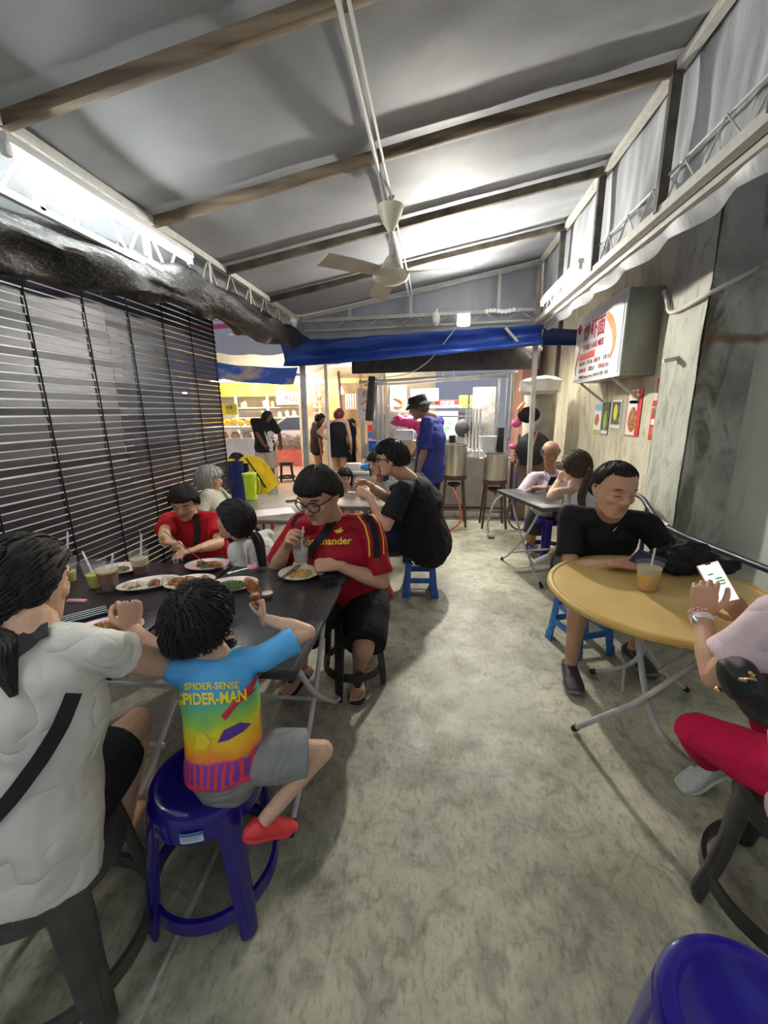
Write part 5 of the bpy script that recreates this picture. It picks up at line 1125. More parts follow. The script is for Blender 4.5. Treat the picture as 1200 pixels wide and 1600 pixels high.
FD = M('poster_food', (.25, .06, .02), (.55, .25, .08), sc=30, rough=.5); GRN = M('poster_green', (.25, .42, .06), (.45, .55, .15), sc=30, rough=.5); DGR = M('poster_dark', (.05, .07, .05), (.15, .2, .12), sc=25, rough=.5); SKY_ = M('poster_sky', (.25, .5, .65), rough=.5); LEM = M('poster_lemon', (.75, .72, .08), rough=.5)
poster(5.33, 1.43, .22, .36, WHITE, 'drinks poster with pale blue top, leftmost of the posters under the sign box', [('picture', 0, .13, .20, .08, SKY_), ('blob', .02, -.02, .07, .07, FD), ('picture', 0, -.155, .20, .04, GRN)])
poster(5.10, 1.43, .19, .36, DGR, 'dark green drink poster directly right of the pale blue topped one', [('blob', .0, -.02, .045, .11, GRN), ('caption', 0, -.155, .17, .04, WHITE)])
poster(4.83, 1.48, .25, .30, WHITE, 'white edged poster of a yellow drink on black', [('picture', 0, .01, .21, .24, DGR), ('blob', .01, .02, .05, .09, LEM)])
poster(4.43, 1.50, .30, .46, REDM, 'tall red and white poster of a roasted dish beside the yellow drink poster', [('picture', .03, 0, .20, .44, WHITE), ('blob', .0, -.07, .10, .13, FD), ('caption', 0, .10, .2, .03, INK), ('blob', 0, .17, .08, .04, PRAWN)])
poster(4.02, 1.68, .13, .26, M('poster_pale', (.6, .52, .46), rough=.6), 'faded poster with red characters, upper one next to the cracked pillar', [('caption', 0, .05, .04, .12, REDD), ('caption', 0, -.10, .11, .05, REDD)])
poster(4.00, 1.40, .16, .28, REDM, 'narrow red food poster, lower one next to the cracked pillar', [('blob', 0, .10, .05, .04, DGR), ('blob', 0, -.08, .05, .06, FD), ('caption', 0, .02, .12, .05, WHITE)])

# ------------------------------------------------------------- the night market outside, left of the stall
SHW = M('shop_white', (.70, .68, .62), (.78, .76, .70), sc=5, rough=.6)
# striped tent roof
TW = M('tent_stripe_white', (.72, .70, .68), rough=.7); TP = M('tent_stripe_pink', (.68, .07, .14), rough=.7)
tr = empty('striped_tent', (-4.6, 9.5, 0), 'red and white striped tent roof over the lane, upper left behind the net', 'tent')
for i in range(9):
    x0 = -7.4+i*.62; m = MB(); m.grid(lambda u, v: (x0+u*.62+v*1.0, 7.6+v*3.4, 3.05+v*.75-.05*math.sin(u*PI)+.12*math.sin((x0+u*.62+7.4)*1.1)), 3, 8, .01, (0, 0, 1)); m.build('canopy_stripe', TW if i % 2 else TP, tr, tr.location)
m = MB(); m.grid(lambda u, v: (-7.4+u*5.6, 7.6, 3.05-.34*v+.12*math.sin(u*6.1)-.03*abs(math.sin(u*26))), 60, 4, .01, (0, -1, 0)); m.build('valance', M('tent_valance', (.62, .63, .66), rough=.7), tr, tr.location)
for x in (-7.0, -2.0): m = MB(); m.tube([(x, 7.7, 0), (x, 7.7, 3.1)], .03, n=8, sub=1); m.build('pole', STEELP, tr, tr.location)
m = MB(); m.grid(lambda u, v: (-4.9+u*2.55, 7.2-.3*v, 2.72-.42*u-.30*v-.12*math.sin(u*PI)*(1-v*.2)+.02*noise.noise(V((u*5, v*9, 0)))), 24, 10, .01, (0, -1, 0))
tag(m.build('drooping_tarpaulin', M('blue_yellow_tarp', (.05, .12, .42), (.70, .48, .22), sc=1.3, rough=.5, lo=.50, hi=.60)), 'blue tarpaulin with a yellow end drooping below the striped tent', 'tarpaulin')
m = MB(); m.grid(lambda u, v: (-5.2+u*2.6, 7.3+v*1.6, 2.22+.05*u-.02*math.sin(u*9)), 20, 8, .01, (0, 0, 1)); tag(m.build('grey_awning', M('grey_awning', (.12, .12, .13), rough=.8)), 'dark grey awning sheet under the drooping blue tarpaulin', 'awning')
# fruit cart
fc = empty('fruit_cart', (-4.2, 8.6, 0), 'white counter of a fruit cart with glass jars, left edge of the lane', 'cart'); fo = fc.location
m = MB(); m.box((-4.4, 8.6, .40), (1.7, .7, .80)); m.build('counter', SHW, fc, fo, smooth=False)
m = MB(); m.box((-4.35, 8.55, 1.245), (1.7, .6, .05)); m.build('shelf', SHW, fc, fo, smooth=False)
for x in (-5.1, -3.55): m = MB(); m.bar((x, 8.6, .8), (x, 8.6, 1.25), .05); m.build('upright', SHW, fc, fo, smooth=False)
FRU = M('yellow_fruit', (.72, .42, .02), (.82, .55, .05), sc=12, rough=.4)
for i in range(11): m = MB(); m.ball((-4.98+i*.145, 8.50+.05*(i % 2), 1.345+.02*(i % 3)), (.075, .075, .07)); tag(m.build('yellow_fruit', FRU), 'round yellow fruit in the row on top of the fruit cart shelf', 'fruit', 'yellow fruit on the cart shelf')
for i in range(5): m = MB(); m.lathe((-4.75+i*.26, 8.45, .805), [(.085, 0), (.09, .30), (.06, .34), (.07, .36)], n=18); tag(m.build('glass_jar', M('jar_amber', (.42, .26, .18), (.55, .38, .28), sc=8, rough=.25)), 'amber glass jar in the row on the fruit cart counter', 'jar', 'jars on the fruit cart')
board('sign', (-4.28, 8.4, 1.63), .34, .22, YELM, 'small yellow price card above the fruit', txt=[('鲜果', .08, 0, .03, INK), ('3 for 10', .05, 0, -.06, INK)])
m = MB(); m.bar((-3.52, 7.9, .0), (-3.60, 7.9, 1.05), .07, .07); tag(m.build('white_post', WHITE), 'slanted white post the standing man leans on', 'post')
m = MB(); m.box((-3.9, 7.95, .86), (.85, .05, .40)); tag(m.build('white_board', SHW), 'white board panel beside the standing man', 'board')
# red brick planter with dry grass
m = MB(); m.box((-4.05, 11.9, .24), (2.4, .35, .48)); bm_ = M('red_brick', (.45, .06, .04), (.58, .12, .08), sc=12, rough=.8)
nt = bm_.node_tree; bk = nt.nodes.new('ShaderNodeTexBrick'); tc = nt.nodes.new('ShaderNodeTexCoord'); mp = nt.nodes.new('ShaderNodeMapping'); mp.inputs['Rotation'].default_value = (PI/2, 0, 0); nt.links.new(tc.outputs['Object'], mp.inputs[0]); nt.links.new(mp.outputs[0], bk.inputs['Vector']); bk.inputs['Scale'].default_value = 4.5; bk.inputs['Color1'].default_value = (.50, .07, .05, 1); bk.inputs['Color2'].default_value = (.58, .13, .09, 1); bk.inputs['Mortar'].default_value = (.62, .42, .36, 1); bk.inputs['Mortar Size'].default_value = .012
nt.links.new(bk.outputs['Color'], nt.nodes['Principled BSDF'].inputs['Base Color'])
pl = m.build('brick_planter', bm_, smooth=False); tag(pl, 'low red brick planter wall in the lane behind the standing man', 'planter')
rr = random.Random(9); m = MB()
for i in range(220):
    x = rr.uniform(-5.0, -3.0); h_ = rr.uniform(.25, .7)*(1-.35*abs(x+4.1)); dx = rr.uniform(-.45, .45); m.tube([(x, 11.95, .45), (x+dx*.4, 11.9, .45+h_*.6), (x+dx, 11.85, .45+h_*.75)], .010, n=4, sub=2)
tag(m.build('dry_shrub', M('dry_stem', (.20, .17, .13), (.45, .40, .32), sc=20, rough=.8)), 'dry twiggy shrub growing in the brick planter', 'shrub')
# parked white car
cr = empty('car', (-5.2, 14.0, 0), 'white car parked in the lane behind the dry shrub', 'car'); co_ = cr.location
CW = M('car_white', (.72, .73, .75), rough=.2, coat=.5); CG = M('car_glass', (.10, .13, .16), rough=.1)
side = [(-2.1, .25), (-2.15, .75), (-1.5, .92), (-.9, 1.0), (-.2, 1.45), (1.1, 1.48), (1.9, 1.02), (2.15, .95), (2.2, .3)]
m = MB(); R_ = Matrix(((1, 0, 0), (0, 0, 1), (0, 1, 0))); m.prism([(x, z) for x, z in side], -.85, .85, mat=R_, c=(-4.6, 14.0, 0)); m.build('bodywork', CW, cr, co_, bev=.08)
for p_ in ([(-.78, 1.0), (-.18, 1.38), (.42, 1.40), (.42, 1.0)], [(.50, 1.0), (.50, 1.40), (1.05, 1.40), (1.6, 1.02)]):
    m = MB(); m.prism(p_, .852, .862, mat=Matrix(((1, 0, 0), (0, 0, -1), (0, 1, 0))), c=(-4.6, 14.0, 0)); m.build('side_window', CG, cr, co_, smooth=False)
for x in (-1.4, 1.4): m = MB(); m.lathe((-4.6+x, 13.14, .33), [(.33, -.02), (.33, .16), (.2, .18)], n=24, mat=Matrix.Rotation(-PI/2, 3, 'X')); m.build('wheel', RUBBER, cr, co_)
# far shop front with lit fascia
sf = empty('shop_front', (-6, 17, 0), 'brightly lit shop front across the lane with a yellow fascia', 'building'); fo = sf.location
m = MB(); m.box((-5.5, 18.2, 2.6), (11, .3, 5.2)); m.build('wall', M('shop_wall', (.62, .55, .42), (.72, .66, .52), sc=2, rough=.7), sf, fo, smooth=False)
m = MB(); m.box((-5.6, 17.2, 2.50), (7.4, .1, .55)); m.build('fascia', M('fascia_yellow', (.80, .52, .06), (.85, .62, .16), sc=2, rough=.5), sf, fo, smooth=False)
m = MB(); m.box((-4.9, 17.1, 2.12), (3.4, .06, .5)); fs_ = m.build('sign_band', M('fascia_white', (.75, .72, .68), rough=.5), sf, fo, smooth=False)
text('lettering', 'ROJAK & CENDOL', .32, (-4.9, 17.06, 2.12), (1, 0, 0), (0, 0, 1), REDM, fs_, fo)
rr = random.Random(12)
for i in range(4):
    z = .5+i*.42; m = MB(); m.box((-5.2, 17.5, z), (6.6, .5, .05)); m.build('shelf', SHW, sf, fo, smooth=False)
for i in range(60):
    z = .53+(i % 4)*.42; x = -8.3+rr.random()*6.1; h_ = rr.uniform(.14, .30); cc = rr.choice([(.72, .68, .55), (.6, .5, .3), (.75, .72, .7), (.55, .2, .12), (.3, .35, .2)]); k = rr.randrange(5)
    m = MB(); m.lathe((x, 17.4, z), [(.08, 0), (.09, h_*.8), (.04, h_), (.04, h_+.03)], n=10); tag(m.build('bottle', M('goods_%d' % k, cc, rough=.4)), 'jar or bottle among the goods on the lit shop shelves across the lane', 'bottle', 'goods on the far shop shelves')
for x in (-8.4, -7.0, -5.4, -3.9, -2.6): m = MB(); m.bar((x, 17.1, 0), (x, 17.1, 2.3), .08); m.build('pillar', SHW, sf, fo, smooth=False)
# wooden snack stall between the left post and the noodle stall
ws = empty('snack_stall', (-2.1, 9.6, 0), 'warm lit wooden snack stall with a peaked sheet roof, behind the left post', 'stall'); fo = ws.location
WD = M('warm_wood', (.62, .40, .16), (.72, .50, .24), sc=5, rough=.6, stretch=(3, 3, .4))
m = MB(); m.box((-2.35, 9.8, 1.3), (.30, .10, 2.1)); m.build('door_board', WD, ws, fo, smooth=False)
m = MB(); m.box((-2.3, 10.3, 1.3), (2.2, .06, 2.6)); m.build('back_wall', M('stall_cream', (.42, .32, .20), (.58, .48, .34), sc=4, rough=.7), ws, fo, smooth=False)
m = MB(); m.box((-2.1, 9.4, 2.22), (2.0, .08, .10)); m.build('lintel', WD, ws, fo, smooth=False)
m = MB(); m.grid(lambda u, v: (-3.0+u*1.9, 9.0+v*1.3, 2.55+.30*(1-abs(u-.45)*2.0)+.05*noise.noise(V((u*7, v*4, 1)))-.10*v), 24, 8, .01, (0, 0, 1)); m.build('sheet_roof', M('pale_sheet', (.52, .50, .46), (.64, .62, .58), sc=5, rough=.7), ws, fo)
for i in range(12):
    z = .75+i*.13; m = MB(); m.box((-2.74, 9.75, z), (.20, .3, .02)); m.build('shelf', SHW, ws, fo, smooth=False)
for i in range(24):
    k = i//2; m = MB(); m.box((-2.79+.10*(i % 2), 9.68, .80+k*.13), (.07, .1, .08)); tag(m.build('packet', M('goods_%d' % (i % 5), (.7, .6, .5))), 'small packet on the narrow shelves right of the left post', 'packet', 'packets on the narrow shelves')
for x in (-1.62,): m = MB(); m.bar((x, 9.2, 0), (x, 9.2, 2.5), .05); m.build('pole', M('pink_pole', (.50, .28, .24), rough=.5), ws, fo, smooth=False)
for i in range(5): m = MB(); m.tube([(-2.06+i*.055, 9.7, 1.95), (-2.06+i*.055, 9.7, 1.60)], .018, n=6, sub=1); tag(m.build('hanging_string', M('goods_1', (.6, .5, .3))), 'string of snacks hanging in the wooden snack stall', 'snack', 'snack strings')
b = board('poster', (-1.30, 8.6, 1.80), .34, .42, M('poster_cream', (.72, .58, .42), rough=.6), 'red and cream food poster hanging above the woman in the black camisole', 'poster', txt=[('美食', .13, 0, .10, REDM)])
m = MB(); m.ball((.02, -.012, -.08), (.12, .01, .09)); m.build('picture', FD, b)
# glass cabinet of that stall
gb = empty('display_cabinet', (-1.15, 8.3, 0), 'steel framed display cabinet with snack packets right of the people in the lane', 'cabinet'); fo = gb.location
for x in (-1.42, -.92): 
    m = MB(); m.box((x, 8.2, .95), (.05, .05, 1.30)); m.build('frame_post', STAIN2, gb, fo, smooth=False)
m = MB(); m.box((-1.17, 8.2, 1.60), (.55, .06, .06)); m.build('top_rail', STAIN2, gb, fo, smooth=False); m = MB(); m.box((-1.17, 8.5, .45), (.55, .55, .9)); m.build('base', STAIN2, gb, fo, smooth=False)
for i, (z, cc) in enumerate(((1.42, YELM), (1.22, REDM), (1.08, M('packet_blue', (.05, .15, .5), rough=.4)), (.96, PRAWN))): m = MB(); m.box((-1.27, 8.35, z), (.16, .08, .13), .1*i); tag(m.build('snack_packet', cc), ('yellow', 'red', 'blue', 'orange')[i]+' snack packet inside the steel framed display cabinet', 'packet')
# ice box and clutter table left of the stall
m = MB(); m.box((-.98, 6.7, .98), (.17, .16, .14)); m.box((-.98, 6.7, 1.07), (.18, .17, .04)); tag(m.build('ice_box', M('cooler_blue', (.03, .10, .42), rough=.4), bev=.01), 'small blue cooler box left of the stall posts', 'box')
dt = empty('drum_table', (-.98, 5.75, 0), 'grey metal tub counter loaded with blue bags behind the small girl', 'table'); m = MB(); m.box((-1.0, 5.75, .38), (.62, .5, .66)); m.build('body', STAIN2, dt, dt.location, bev=.05); m = MB(); m.box((-1.0, 5.75, .73), (.68, .54, .04)); m.build('worktop', SHW, dt, dt.location, bev=.005)
m = MB(); m.ball((-.90, 5.62, .80), (.14, .08, .05)); m.ball((-.80, 5.60, .79), (.09, .07, .04)); tag(m.build('blue_bag', M('bag_blue', (.05, .22, .60), rough=.35), fn=lambda co: co+V((0, 0, noise.noise(co*20)*.02))), 'crumpled blue plastic bag on the tub counter', 'bag')
m = MB(); m.box((-1.12, 5.62, .80), (.20, .14, .10)); tag(m.build('white_box', SHW, bev=.005), 'white box beside the blue bag on the tub counter', 'box')
for i in range(3): m = MB(); m.lathe((-1.02+i*.1, 5.85, .752), [(.035, 0), (.04, .13)], n=16); tag(m.build('steel_cup', STAIN), 'steel cup at the back of the tub counter', 'cup', 'steel cups on the tub counter')
# yellow container and green bag beside the lane people
m = MB(); m.box((-1.95, 8.05, .50), (.15, .15, .42)); tag(m.build('yellow_container', M('yellow_enamel', (.68, .46, .02)), bev=.02), 'tall yellow container between the people in the lane', 'container')
m = MB(); m.ball((-1.76, 8.0, .82), (.06, .05, .13)); tag(m.build('green_bag', M('green_bag', (.10, .42, .28), rough=.5)), 'small green bag hanging on the pink pole', 'bag')
m = MB(); m.bar((-1.74, 8.05, 0), (-1.84, 8.05, 2.3), .04); tag(m.build('pink_pole', M('pink_pole', (.50, .28, .24))), 'thin pink pole between the two women in the lane', 'pole')

# lamps of the market: bare bulbs and tubes
def market_bulb(x, y, z, power, label, col=(1, .78, .48)):
    r = empty('market_bulb', (x, y, z), label, 'lamp'); m = MB(); m.ball((0, 0, 0), .055); m.build('glass', M('market_glow', (1, .9, .7), emit=(1, .80, .50), es=30), r)
    m = MB(); m.lathe((0, 0, .05), [(.03, 0), (.03, .05), (.012, .07)]); m.build('holder', WHITE, r)
    bulb_light('market_light', (x, y-.12, z-.05), power, col, .08)
market_bulb(-2.08, 9.35, 1.98, 11, 'warm bare bulb hanging in the wooden snack stall')
market_bulb(-2.62, 9.0, 2.18, 11, 'warm bulb at the eave of the peaked sheet roof, just right of the left post')
market_bulb(-5.3, 8.5, 1.95, 22, 'warm bulb over the fruit cart, seen through the end of the blind')
market_bulb(-3.0, 12.5, 2.9, 110, 'high bulb lighting the brick planter', (1, .9, .75))
area('shop_tubes', (-5.2, 15.8, 3.2), (-5.2, 17.8, 1.4), 6.0, .3, 170, (1, .90, .68))
area('tent_tubes', (-4.5, 8.6, 2.15), (-4.5, 9.2, 4), 3.5, .3, 190, (1, .97, .92))
area('lane_tubes', (-3.2, 9.2, 2.9), (-3.2, 9.6, 0), 3.0, .4, 40, (1, .93, .82))
area('backdrop_fill', (-3.35, 2.4, 3.0), (-3.1, 2.4, 0), .2, 5.5, 110, (.95, .97, 1.0))  # added lamp that brightens the backdrop sheet behind the blind, without a fitting
area('stall_tube', (.1, 6.6, 2.25), (.1, 6.6, 0), 1.4, .1, 45, (1, .95, .85))
area('rack_tube', (1.4, 6.0, 2.4), (1.4, 6.0, 0), .5, .1, 10, (1, .9, .75))
from mathutils.bvhtree import BVHTree
CAMP = V((0, 0, CH))
def bvh(*obs):
    dg = bpy.context.evaluated_depsgraph_get(); dg.update(); vs, fs = [], []
    for o in obs:
        mw = Matrix.Translation(o.location + (o.parent.location if o.parent else V((0, 0, 0)))); k = len(vs)
        vs += [mw @ v.co for v in o.data.vertices]; fs += [tuple(i+k for i in p.vertices) for p in o.data.polygons]
    return BVHTree.FromPolygons(vs, fs)
def hit(b, u, v, off=.004, skip=False):
    r = ray(u, v).normalized(); h, n, i, d = b.ray_cast(CAMP, r)
    if h is None and skip: return None
    if h is None:
        h, n, i, d = b.find_nearest(CAMP + r*1.5); 
    if n.dot(r) > 0: n = -n
    return h + n*off, n
def wrap(name, b, px, w, t, mat, parent, org, off=.004, n=10):
    """a flat band laid on a surface through the given points of it"""
    P, Ns = [], []
    for i in range(len(px)-1):
        for k in range(n):
            f = k/n; u = px[i][0]*(1-f)+px[i+1][0]*f; v = px[i][1]*(1-f)+px[i+1][1]*f; q = hit(b, u, v, off, True)
            if q and not (P and (q[0]-P[-1]).length > .09): P.append(q[0]); Ns.append(q[1])
    q = hit(b, *px[-1], off, True)
    if q: P.append(q[0]); Ns.append(q[1])
    for _ in range(3): P = [P[0]]+[(P[i-1]+P[i]*2+P[i+1])/4 for i in range(1, len(P)-1)]+[P[-1]]; Ns = [Ns[0]]+[(Ns[i-1]+Ns[i]+Ns[i+1]).normalized() for i in range(1, len(Ns)-1)]+[Ns[-1]]
    m = MB(); vs = []
    for i, p in enumerate(P):
        d = (P[min(i+1, len(P)-1)]-P[max(i-1, 0)]).normalized(); s = d.cross(Ns[i]).normalized()*w; q = Ns[i]*t
        vs += [p-s, p+s, p+s+q, p-s+q]
    k = len(P); fs = [(i*4+a, i*4+(a+1) % 4, i*4+4+(a+1) % 4, i*4+4+a) for i in range(k-1) for a in range(4)]+[(3, 2, 1, 0), tuple(range(4*k-4, 4*k))]
    m.add(vs, fs); return m.build(name, mat, parent, org)
def text_on(name, body, b, u0, v0, size, ang, mat, parent, org, slant=0, xs=1.0, off=.003, bold=0.0, curve=0.0):
    ca, sa = math.cos(ang), math.sin(ang)
    def f(x, y, z):
        x2 = x+slant*y; y2 = y - curve*x*x; u = u0+x2*ca+y2*sa; v = v0+x2*sa-y2*ca; h, n = hit(b, u, v, off+z); return h
    return text(name, body, size, (0, 0, 0), (1, 0, 0), (0, 1, 0), mat, parent, org, ext=.0004, xs=xs, fn=f, bold=bold)
def blob_on(name, b, poly, mat, parent, org, off=.003):
    m = MB(); c = (sum(p[0] for p in poly)/len(poly), sum(p[1] for p in poly)/len(poly)); vs = [hit(b, *c, off)[0]]; n = len(poly); R = 3
    for r in range(1, R+1):
        for p in poly: vs.append(hit(b, c[0]+(p[0]-c[0])*r/R, c[1]+(p[1]-c[1])*r/R, off)[0])
    fs = [(0, 1+i, 1+(i+1) % n) for i in range(n)] + [(1+(r-1)*n+i, 1+r*n+i, 1+r*n+(i+1) % n, 1+(r-1)*n+(i+1) % n) for r in range(1, R) for i in range(n)]
    m.add(vs, fs); return m.build(name, mat, parent, org)

C_WHITE = cloth('cloth_offwhite', (.62, .60, .54), (.70, .68, .62)); C_WHITE2 = cloth('cloth_white', (.66, .66, .64)); C_BLACK = cloth('cloth_black', (.016, .016, .018)); C_RED = cloth('cloth_red', (.50, .012, .02)); C_MAROON = cloth('cloth_sports_red', (.36, .008, .022), rough=.6)
C_CREAM = cloth('cloth_cream', (.60, .57, .46)); C_YEL = cloth('cloth_yellow', (.78, .52, .02)); C_NAVY = cloth('cloth_navy', (.02, .025, .10)); C_BLUE = cloth('cloth_blue', (.035, .045, .22)); C_LILAC = cloth('cloth_lilac', (.52, .42, .52), (.60, .50, .60)); C_PINK = cloth('cloth_pink', (.72, .56, .57)); C_CRIM = cloth('cloth_crimson', (.60, .010, .07))
C_GREY = cloth('cloth_grey', (.18, .18, .18), (.26, .26, .26)); C_LGREY = cloth('cloth_lightgrey', (.40, .42, .42)); C_DKBL = cloth('cloth_darkblue', (.012, .014, .035)); C_KHAKI = cloth('cloth_khaki', (.42, .36, .27)); C_BROWN = cloth('cloth_brown', (.07, .045, .035)); C_BABY = cloth('cloth_babypink', (.78, .52, .54)); C_CHAR = cloth('cloth_charcoal', (.04, .045, .055))
STRAP = M('black_webbing', (.012, .012, .013), rough=.7, bump=.0005, bsc=400); SHOEW = M('shoe_white', (.62, .62, .60), (.70, .70, .68), sc=30, rough=.5); SHOEB = M('shoe_black', (.02, .02, .022), (.04, .04, .045), sc=60, rough=.6); SOLEG = M('sole_grey', (.12, .12, .12), rough=.7)
C = lambda u, v, d: CAMP + ray(u, v)*(d/FPX)

# ---- 1 woman in the white tee, left foreground
p = Person('woman in white tee with black strap, eating noodles at the left edge', (-1.02, .72, 0), (-1.02, .70, .56), tuple(C(52, 990, 1.0)), (.98, .10, -.04), s=.95, fat=1.08, skin=SK_LIGHT, vox=.0036)
h = p.head(C(38, 916, 1.05), (.12, .92, -.22), (.0, .25, 1), s=1.0); p.torso()
p.arm(1, C(207, 985, 1.33), (-.55, 1.0, .66), hd=(-.12, .22, .75), palm=(-.75, .65, 0), pose='fist', hs=.92)
p.arm(-1, (-1.36, 1.10, .80), (-1.45, .7, .75), hd=(-.2, .8, 0), palm=(.3, 0, -1), hs=.92)
p.leg(1, (-1.10, 1.06, .13), (-.98, 1.4, .9), toe=(-.25, .9, -.1)); p.leg(-1, (-1.33, .98, .13), (-1.15, 1.4, .9), toe=(-.25, .9, -.1))
p.body(); face_parts(h, p.root, p.base)
sh = p.shirt(C_WHITE, 'white_tee', sleeve=.26, hem=-.13, loose=1.06, flare=1.08, wr=.014, vox=.007, sag=.0, sl=.86); p.bottoms(C_BLACK, 'black_shorts', cover=.62, wide=1.2)
hair(h, p.root, p.base, HAIRB, 'long', locks=420, tie=h(0, -.115, -.06), thick=.020, side=-.02, nape=-.07, tail=[h(0, -.085, -.05), h(-.01, -.11, -.085)]+[hit(bvh(sh), u_, v_, .012)[0] for u_, v_ in ((6, 1000), (10, 1040), (26, 1085))], lk=.0030, rough=.004)
b = bvh(sh); wrap('bag_strap', b, [(78, 985), (48, 998), (14, 1024), (-10, 1055), (-40, 1105)], .021, .003, STRAP, p.root, p.base, .006); wrap('bag_strap', b, [(114, 1082), (95, 1130), (60, 1190), (15, 1250), (-30, 1300)], .017, .003, STRAP, p.root, p.base, .006)
w = p.arms[1][2]; kn = p.arms[1][2]+V((-.03, .05, .065))
stick('chopstick', kn+V((.01, -.03, .035)), V((-1.17, 1.24, .775)), .0034, BLACKP, 'black chopstick held upright by the woman in the white tee, left one', grp='chopsticks over the fried noodles'); stick('chopstick', kn+V((.022, -.03, .03)), V((-1.155, 1.235, .775)), .0034, BLACKP, 'black chopstick held upright by the woman in the white tee, right one', grp='chopsticks over the fried noodles')

# ---- 2 small boy
def boyshirt():
    m, nt, pr = _nt('print_boy_shirt'); N, L = nt.nodes, nt.links; tc = N.new('ShaderNodeTexCoord'); sp = N.new('ShaderNodeSeparateXYZ'); L.new(tc.outputs['Object'], sp.inputs[0])
    nz = N.new('ShaderNodeTexNoise'); nz.inputs['Scale'].default_value = 9; nz.inputs['Detail'].default_value = 3; L.new(tc.outputs['Object'], nz.inputs['Vector'])
    a = N.new('ShaderNodeMath'); a.operation = 'MULTIPLY_ADD'; a.inputs[1].default_value = .10; a.inputs[2].default_value = -.05; L.new(nz.outputs['Fac'], a.inputs[0])
    s = N.new('ShaderNodeMath'); s.operation = 'ADD'; L.new(sp.outputs['Z'], s.inputs[0]); L.new(a.outputs[0], s.inputs[1])
    mr = N.new('ShaderNodeMapRange'); mr.inputs[1].default_value = .50; mr.inputs[2].default_value = .88; L.new(s.outputs[0], mr.inputs[0])
    r = N.new('ShaderNodeValToRGB'); e = r.color_ramp.elements; st = [(.0, (.70, .02, .03)), (.10, (.60, .03, .12)), (.14, (.16, .03, .30)), (.27, (.22, .04, .38)), (.30, (.85, .22, .02)), (.42, (.92, .55, .02)), (.50, (.75, .70, .03)), (.58, (.30, .58, .08)), (.68, (.10, .45, .20)), (.75, (.06, .38, .75)), (1.0, (.10, .42, .80))]
    while len(e) < len(st): e.new(.5)
    for i, (q, c_) in enumerate(st): e[i].position = q; e[i].color = (*c_, 1)
    L.new(mr.outputs[0], r.inputs[0])
    w = N.new('ShaderNodeTexWave'); w.wave_type = 'BANDS'; w.bands_direction = 'X'; w.inputs['Scale'].default_value = 16; w.inputs['Distortion'].default_value = 3; w.inputs['Detail'].default_value = 2; L.new(tc.outputs['Object'], w.inputs['Vector'])
    lo = N.new('ShaderNodeMapRange'); lo.inputs[1].default_value = .26; lo.inputs[2].default_value = .30; lo.inputs[3].default_value = 1; lo.inputs[4].default_value = 0; L.new(mr.outputs[0], lo.inputs[0])
    wt = N.new('ShaderNodeMath'); wt.operation = 'GREATER_THAN'; wt.inputs[1].default_value = .62; L.new(w.outputs['Fac'], wt.inputs[0]); mu = N.new('ShaderNodeMath'); mu.operation = 'MULTIPLY'; L.new(wt.outputs[0], mu.inputs[0]); L.new(lo.outputs[0], mu.inputs[1])
    x = N.new('ShaderNodeMix'); x.data_type = 'RGBA'; L.new(mu.outputs[0], x.inputs[0]); L.new(r.outputs[0], x.inputs[6]); x.inputs[7].default_value = (.72, .04, .05, 1)
    L.new(x.outputs[2], pr.inputs['Base Color']); pr.inputs['Roughness'].default_value = .6; return m
p = Person('small boy in colourful printed tee, seen from behind on the navy stool', (-.62, .95, 0), (-.605, .945, .535), (-.625, 1.00, .855), (.93, .32, -.02), s=.65, fat=1.0, skin=SK_LIGHT, vox=.0034)
p.L['th'] = .23; p.L['sh'] = .235; p.L['ua'] = .17; p.L['fa'] = .15
h = p.head(C(312, 975, 1.21), (.10, .93, -.12), (-.05, .1, 1), s=.88); p.torso()
p.arm(1, C(411, 966, 1.31), (-.30, 1.05, .75), hd=(-.10, .25, .8), palm=(-.8, -.1, .1), pose='fist', hs=.58)
p.arm(-1, (-.74, 1.20, .785), (-.80, 1.0, .5), hd=(-.1, .9, 0), palm=(0, 0, -1), hs=.58)
p.leg(1, C(412, 1283, 1.19), C(500, 1160, 1.3), toe=(.55, .60, -.40), bare=False); p.leg(-1, (-.78, 1.12, .30), (-.75, 1.5, .9), toe=(.0, .8, -.5), bare=False)
p.body(); face_parts(h, p.root, p.base)
sh = p.shirt(boyshirt(), 'printed_tee', sleeve=.72, hem=-.04, loose=1.03, flare=1.05, wr=.008, vox=.006); sh.data.transform(Matrix.Translation(p.base)); sh.location = -p.base if False else V((0, 0, 0)); sh.data.transform(Matrix.Translation(-p.base))
p.bottoms(C_GREY, 'grey_shorts', cover=.80, wide=1.30, vox=.006)
hair(h, p.root, p.base, HAIRB, 'spiky', locks=1500, thick=.024, side=-.03, nape=-.055, front=.045, lk=.0021, rough=.012, seed=5)
p.shoes(M('red_clog', (.72, .04, .05), rough=.4), M('red_clog', (.72, .04, .05)), 'red_clog')
b = bvh(sh); TXT = M('print_yellow', (.90, .70, .04), rough=.6)
text_on('lettering', 'SPIDER-SENSE', b, 331, 1072, 14, -.03, TXT, sh, p.base, xs=.98, bold=.35); text_on('lettering', 'SPIDER-MAN', b, 332, 1092, 25, -.06, TXT, sh, p.base, xs=.76, bold=.8, curve=-.0010)
blob_on('print_splash', b, [(395, 1060), (410, 1048), (418, 1055), (408, 1070), (392, 1085), (372, 1100), (352, 1125), (345, 1118), (365, 1095), (380, 1078)], M('print_red', (.62, .03, .06), rough=.6), sh, p.base)
blob_on('print_splash', b, [(350, 1140), (375, 1128), (392, 1130), (380, 1142), (358, 1155), (340, 1160)], M('print_violet', (.10, .04, .30), rough=.6), sh, p.base)
